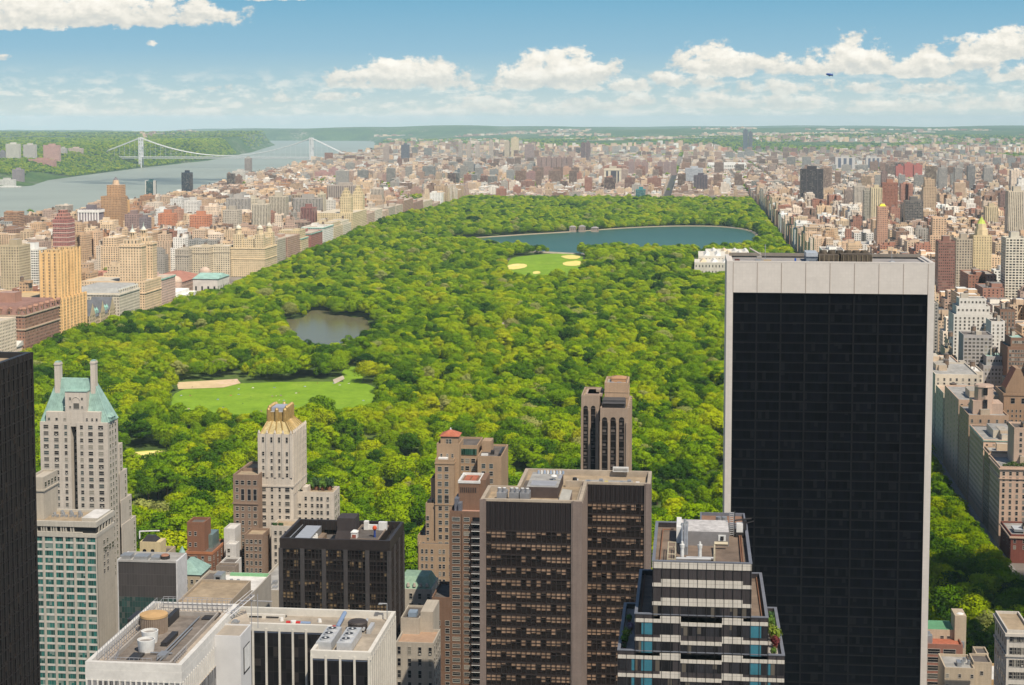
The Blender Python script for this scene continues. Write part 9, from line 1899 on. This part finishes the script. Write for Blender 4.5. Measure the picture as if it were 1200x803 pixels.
 back(1180, 1206, 398, 1380, 34, DB, 'brown brick block with green copper terraces at the right frame edge', (1.6, 1.9, 3.4, 7), 1, COPPER); back(1170, 1188, 364, 1520, 30, DB, 'dark brown block with three arched top windows, right of the white house', (1.6, 2.2, 3.4, 4)); back(1186, 1206, 452, 1180, 40, plain('black_clad_wall', (.03, .028, .033), .5), 'black clad house wall at the right frame edge', (1.0, 1.4, 4.2, 3)); back(1122, 1152, 437, 1330, 34, CR, 'low cream block with a white flat roof behind the octagonal tank house', (1.4, 1.8, 3.4, 8), 0, WHITEROOF); back(1152, 1182, 420, 1400, 34, GB, 'grey low block with green domes behind the half-red gable', (1.4, 1.8, 3.4, 7), 1, COPPER)
 H, xa, xb, zt = small_house('pink_brick_block', 1085, 1135, 758, 650, 22, stone('pink_brown_brick', (.30, .145, .105)), 'pink-brown brick block with a white tank tower, just right of the black slab', 'building', roof=REDTILE, wins=(2, 0, 4.6, 1.9, 3.3))
 CB = stone('cream_plant_wall', (.50, .41, .30)); z2 = Z_(1110, 738, 660); m = MB(); a, b = X_(1097, 660), X_(1124, 660); m.box(X_(1085, 660), b, 660, 672, zt, z2, 0, top=1); H.part('plant_storey', m, [CB, plain('green_roof_felt', (.12, .30, .16), .9)]); m = MB(); m.box(b, b + 4.4, 658, 668, zt - 10, Z_(1130, 722, 658), 0); H.part('tank_tower', m, [CB])
 m = MB(); x = X_(1131, 661); zz_ = Z_(1131, 738, 661); m.cyl(x, 661, zz_, Z_(1131, 720, 661), 1.75, 1.75, 18, 0); m.cyl(x, 661, Z_(1131, 720, 661), Z_(1131, 718.5, 661), 1.75, .9, 18, 0); H.part('white_tank', m, [WHITEP]); m = MB(); m.cyl(X_(1134, 656), 656, zt - 2, Z_(1134, 752, 656), .9, .9, 10, 0); H.part('flue', m, [STEEL])
 m = MB(); x = X_(1093, 655); m.box(x - 1.4, x + 1.6, 653, 656, zt, zt + 3.2, 0); m.cyl(x, 654.5, zt + 3.2, zt + 4.4, 1.1, .9, 10, 0); H.part('chiller', m, [STEEL])
 W = Windows(H, [0, 1]); W.grid(660, [X_(1110, 660), X_(1118, 660)], [z2 - 3.4], 1.3, 1.6); W.done()
 H, xa, xb, zt = small_house('cream_low_house', 1114, 1150, 786, 600, 16, CB, 'cream brick house with grey flat roof at the bottom right', 'building', roof=GREYROOF, wins=(3, 0, .9, 1.2, 4.0)); m = MB(); a, b = X_(1148, 604), X_(1170, 604); zz_ = Z_(1158, 779, 604); m.box(a, b, 604, 614, 0, zz_, 0, top=1); m.rim(a, b, 604, 614, zz_, zz_ + .8, .4, 0); H.part('side_block', m, [CB, TARROOF]); m = MB(); m.box(X_(1152, 612), X_(1167, 612), 614, 622, 0, Z_(1158, 768, 614), 0, top=1); m.rim(X_(1152, 612), X_(1167, 612), 614, 622, Z_(1158, 768, 614), Z_(1158, 766, 614), .4, 0); H.part('rear_block', m, [CB, TARROOF])
 W = Windows(H, [0]); W.grid(604, [X_(1158, 604)], [zz_ - 3.2], 1.1, 1.3); W.done(); m = MB()
 for k in range(4): m.cyl(X_(1134 + k * 4, 608), 607 + (k % 2) * 3, zt, zt + 1.6, .7, .5, 8, 0)
 m.box(X_(1128, 606), X_(1133, 606), 604, 608, zt, zt + 1.5, 0); H.part('roof_unit', m, [STEEL])
 small_house('tan_low_house', 1168, 1188, 800, 640, 20, stone('ochre_wall', (.48, .32, .16)), 'ochre low house with white roof edges at the bottom right corner', 'building', roof=WHITEROOF)
 H, xa, xb, zt = small_house('white_stone_block', 1187, 1216, 742, 560, 22, stone('white_carved_stone', (.60, .55, .48)), 'tall white stone block with carved cornice cut by the right frame edge', 'apartment house', roof=TANROOF, wins=(5, 0, 1.5, 2.2, 4.2))
 m = MB(); m.rim(xa - .7, xb + .7, 559.3, 582.7, zt - 1.2, zt - .2, .68, 0); m.rim(xa - .4, xb + .4, 559.6, 582.4, zt - 8.2, zt - 7.6, .38, 0); H.part('cornice', m, [stone('white_cornice', (.58, .53, .46))])
 W = Windows(H, [3, 4, 2])
 ww = [(xa, y, z) for z in rows(zt - 4, 10, 4.2) for y in lin(563, 579, 5)]
 for (x, y, z) in ww[:60]: m = MB(); m.box(x - .08, x, y - .7, y + .7, z - 1.1, z + 1.1, 0, PANECOL[gw.choice([2, 3, 4])]); H.part('window', m, [PANE])
right_edge()
sheet('plaza', strip(95, 158, 700, 771), PATH, 'pale paved square by the park corner at the lower right', 'plaza', 0.36, step=60)
sheet('plaza_lawn', [(118, 728), (132, 716), (150, 722), (150, 742), (126, 748)], GRASS, 'small bright lawn on the square at the lower right', 'lawn', 0.46)
def cars():
 def car_meshes(col, nm):
  body = MB(); body.box(-.92, .92, -2.3, 2.3, .38, .92, 0); body.hip(-.92, .92, -2.3, 2.3, .92, 1.0, -.86, .86, -2.2, 2.2, 0)
  cab = MB(); cab.hip(-.84, .84, -1.5, 1.1, 1.0, 1.5, -.66, .66, -.9, .6, 0); cab.hip(-.67, .67, -.92, .62, 1.5, 1.54, -.6, .6, -.8, .5, 1)
  wh = MB()
  for a in range(12): t0, t1 = a * .5236, (a + 1) * .5236; wh.face([(-.12, .34 * math.cos(t0), .34 * math.sin(t0)), (-.12, .34 * math.cos(t1), .34 * math.sin(t1)), (.12, .34 * math.cos(t1), .34 * math.sin(t1)), (.12, .34 * math.cos(t0), .34 * math.sin(t0))], 0)
  for s in (-.12, .12): wh.face([(s, .34 * math.cos(a * .5236), .34 * math.sin(a * .5236)) for a in range(12)][::(1 if s > 0 else -1)], 0)
  p = plain('car_paint_' + nm, col, .25, 0, .03, 1, .5)
  return body.mesh('body', [p]), cab.mesh('cabin', [GLASSD, p]), wh.mesh('wheel', [MATS.get('tyre') or plain('tyre', (.02, .02, .02), .9)])
 K = {'yellow': car_meshes((.62, .38, .02), 'yellow'), 'white': car_meshes((.7, .7, .7), 'white'), 'black': car_meshes((.02, .02, .022), 'black'), 'silver': car_meshes((.40, .41, .42), 'silver'), 'red': car_meshes((.35, .03, .03), 'red')}
 lst = [(171, 1012, 'yellow'), (167, 1030, 'white'), (174, 1044, 'black'), (170, 1062, 'yellow'), (166, 1078, 'silver'), (174, 1092, 'white'), (170, 1118, 'yellow'), (167, 1132, 'red'), (174, 1150, 'silver'), (168, 1172, 'black'), (172, 1190, 'yellow'), (167, 985, 'silver'), (173, 965, 'black'), (170, 945, 'white'), (169, 1215, 'white'), (173, 1240, 'yellow')]
 seen = {}
 for x, y, c in lst:
  seen[c] = seen.get(c, 0) + 1; od = ['nearest', 'second', 'third', 'fourth', 'farthest'][seen[c] - 1]
  r = thing('car', (x, y, terr1(x, y) + .32), '%s %s car on the avenue between the park trees and the stone houses' % (od, c), 'car', 'cars on the right-hand avenue')
  b, cb, w = K[c]; link('body', b, r); link('cabin', cb, r)
  for sx in (-.86, .86):
   for sy in (-1.4, 1.4): link('wheel', w, r, (sx, sy, .34))
cars()
def pavilion():
 x, y = ground(485, 546); H = House('pavilion', x, y, 'small white-roofed pavilion among the trees left of the tan hotel', 'pavilion'); z = H.o[2]
 m = MB(); m.cyl(x, y, z, z + 4, 4, 4, 8, 0, smooth=False); H.part('walls', m, [FAC and MATS['cream_plant_wall']]); m = MB(); m.cyl(x, y, z + 4, z + 7, 5, .8, 8, 0, smooth=False); m.cyl(x, y, z + 7, z + 9, .8, .2, 8, 0); H.part('roof', m, [WHITEROOF])
pavilion()
def airship():
 Y = 2600.0; x, z = at(972, 87.5, Y); t = thing('airship', (x, Y, z), 'small dark blue airship floating below the clouds at the upper right', 'airship'); o = (x, Y, z); m = MB(o); L, Rr = 5.6, 1.9; n = 14
 for k in range(n):
  u0, u1 = -1 + 2 * k / n, -1 + 2 * (k + 1) / n; r0, r1 = Rr * (max(0, 1 - u0 * u0)) ** .5, Rr * (max(0, 1 - u1 * u1)) ** .5
  for j in range(14):
   a0, a1 = j * .4488, (j + 1) * .4488; m.face([(x + u0 * L, Y + r0 * math.cos(a0), z + r0 * math.sin(a0) - u0 * .8), (x + u0 * L, Y + r0 * math.cos(a1), z + r0 * math.sin(a1) - u0 * .8), (x + u1 * L, Y + r1 * math.cos(a1), z + r1 * math.sin(a1) - u1 * .8), (x + u1 * L, Y + r1 * math.cos(a0), z + r1 * math.sin(a0) - u1 * .8)], 0, smooth=True)
 m.build('envelope', plain('airship_blue', (.008, .05, .24), .5), t); m = MB(o); m.box(x - 1.2, x + 1.0, Y - .5, Y + .5, z - 2.6, z - 1.7, 0, bottom=True); m.build('gondola', DARKMETAL, t)
 for dz, dy in ((2, 0), (-2, 0), (0, 2), (0, -2)): m = MB(o); m.bar((x + 3.6, Y, z - .6), (x + 5.2, Y + dy, z - .7 + dz), .7); m.build('fin', MATS['airship_blue'], t)
airship()
def sunbathers():
 def figure(seed):
  g = random.Random(seed); import bmesh
  sk = [(0, 0, .14), (0, .28, .34), (0, .38, .55), (0, .42, .70), (.17, .36, .52), (.24, .52, .30), (-.17, .36, .52), (-.24, .52, .30), (.10, -.02, .14), (.13, -.42, .36), (.14, -.80, .07), (-.10, -.02, .14), (-.14, -.45, .30), (-.15, -.84, .07)]
  ed = [(0, 1), (1, 2), (2, 3), (2, 4), (4, 5), (2, 6), (6, 7), (0, 8), (8, 9), (9, 10), (0, 11), (11, 12), (12, 13)]
  rad = [.15, .15, .10, .11, .07, .05, .07, .05, .11, .08, .05, .11, .08, .05]
  me = bpy.data.meshes.new('figure'); me.from_pydata(sk, ed, []); o = bpy.data.objects.new('figure', me); COL.objects.link(o); md = o.modifiers.new('skin', 'SKIN'); o.modifiers.new('sub', 'SUBSURF').levels = 1
  for k, v in enumerate(me.skin_vertices[0].data): v.radius = (rad[k], rad[k]); v.use_root = (k == 0)
  dg = bpy.context.evaluated_depsgraph_get(); r = bpy.data.meshes.new_from_object(o.evaluated_get(dg)); bpy.data.objects.remove(o); r.materials.clear(); return r
 base = figure(1); tones = {'white': (.75, .73, .70), 'red': (.5, .06, .05), 'blue': (.10, .2, .5), 'pale': (.62, .5, .42), 'black': (.05, .05, .06)}
 kit = {}
 for k, c in tones.items(): m = base.copy(); m.materials.append(plain('clothes_' + k, c, .9)); kit[k] = m
 bl = MB(); bl.box(-1.0, 1.0, -1.0, .9, 0, .05, 0); blank = {k: bl.mesh('blanket', [plain('blanket_' + k, c, .95)]) for k, c in (('white', (.7, .69, .66)), ('red', (.42, .10, .09)), ('blue', (.22, .32, .55)))}
 hd = MB()
 for k in range(6): hd.cyl(0, .43, .70 + .12 + .12 * math.sin(-1.57 + k * .5236), .70 + .12 + .12 * math.sin(-1.57 + (k + 1) * .5236), .10 * math.cos(-1.57 + k * .5236) + .01, .10 * math.cos(-1.57 + (k + 1) * .5236) + .01, 8, 0, cap=False)
 hair = hd.mesh('hair', [plain('brown_hair', (.06, .035, .02), .9)])
 g = random.Random(3); P = np.array(MEADOW); xs, ys = P[:, 0], P[:, 1]; n = 0
 while n < 46:
  x, y = g.uniform(xs.min(), xs.max()), g.uniform(ys.min(), ys.max())
  if not inpoly(np.array([[x, y]]), MEADOW)[0] or y < np.percentile(ys, 22): continue
  c = g.choice(list(tones)); z = terr1(x, y) + .5; px, _ = proj(x, y, z)
  where = 'left part' if px < 270 else 'middle' if px < 360 else 'right part'
  r = thing('person', (x, y, z + .05), 'person in %s sitting on the %s of the big meadow grass' % (c, where), 'person', 'people sitting on the big meadow'); r.rotation_euler.z = g.uniform(0, 6.28); link('body', kit[c], r); link('hair', hair, r)
  if g.random() < .6: bc = g.choice(list(blank)); b = link('picnic_blanket', blank[bc], None, (x, y, z)); b.rotation_euler.z = r.rotation_euler.z; tag(b, '%s picnic blanket under a person in %s in the %s of the big meadow' % (bc, c, where), 'blanket', 'picnic blankets on the big meadow')
  n += 1
sunbathers()
def cloud(CLOUD, dens, label, seed, size, flat=1.0):
 import bmesh
 bm = bmesh.new(); g = random.Random(seed)
 for k in range(46 if size > 80 else 26):
  u, v = g.uniform(-1, 1), g.uniform(-1, 1)
  if u * u + v * v > 1: continue
  x = CLOUD[0] + u * CLOUD[2]; y = CLOUD[1] + v * CLOUD[3]; r = size * g.uniform(.65, 1.35) * (1.1 - .5 * (u * u + v * v)); a = bmesh.ops.create_icosphere(bm, subdivisions=3, radius=r)
  for q in a['verts']:
   d = 1 + .22 * mnoise.fractal(Vector((q.co.x, q.co.y, q.co.z)) / 90 + Vector((k * 3.1, 0, 0)), .9, 2, 4); q.co = Vector((q.co.x * d + x, q.co.y * d + y, q.co.z * d * .5 + 1150 + g.uniform(-2, 2)))
 me = bpy.data.meshes.new('cloud'); bm.to_mesh(me); bm.free()
 o = link('cloud', me); tag(o, label, 'cloud')
 rm = o.modifiers.new('fuse', 'REMESH'); rm.mode = 'VOXEL'; rm.voxel_size = size / 9
 mt = bpy.data.materials.new('cloud_vapour'); mt.use_nodes = True; t = NT(mt.node_tree); t.n.remove(t.n['Principled BSDF'])
 v = t.node('ShaderNodeVolumePrincipled'); v.inputs['Color'].default_value = (1, 1, 1, 1); v.inputs['Density'].default_value = dens
 t.l.new(v.outputs[0], t.n['Material Output'].inputs['Volume']); me.materials.append(mt)
SHIFT = 1150 / math.tan(SUN_EL); SX, SY = SHIFT * math.sin(SUN_AZ), SHIFT * math.cos(SUN_AZ)
cloud((0 + SX, 520 + SY, 500, 400), .0017, 'broad thin cumulus cloud drifting high over the near towers', 21, 140)
cloud((165 + SX, 1040 + SY, 115, 330), .0062, 'small dense cumulus cloud shading the avenue at the near park corner', 22, 62)
cloud((-2420 + SX, 7450 + SY, 480, 420), .006, 'cumulus cloud casting shade on the far river', 23, 120)
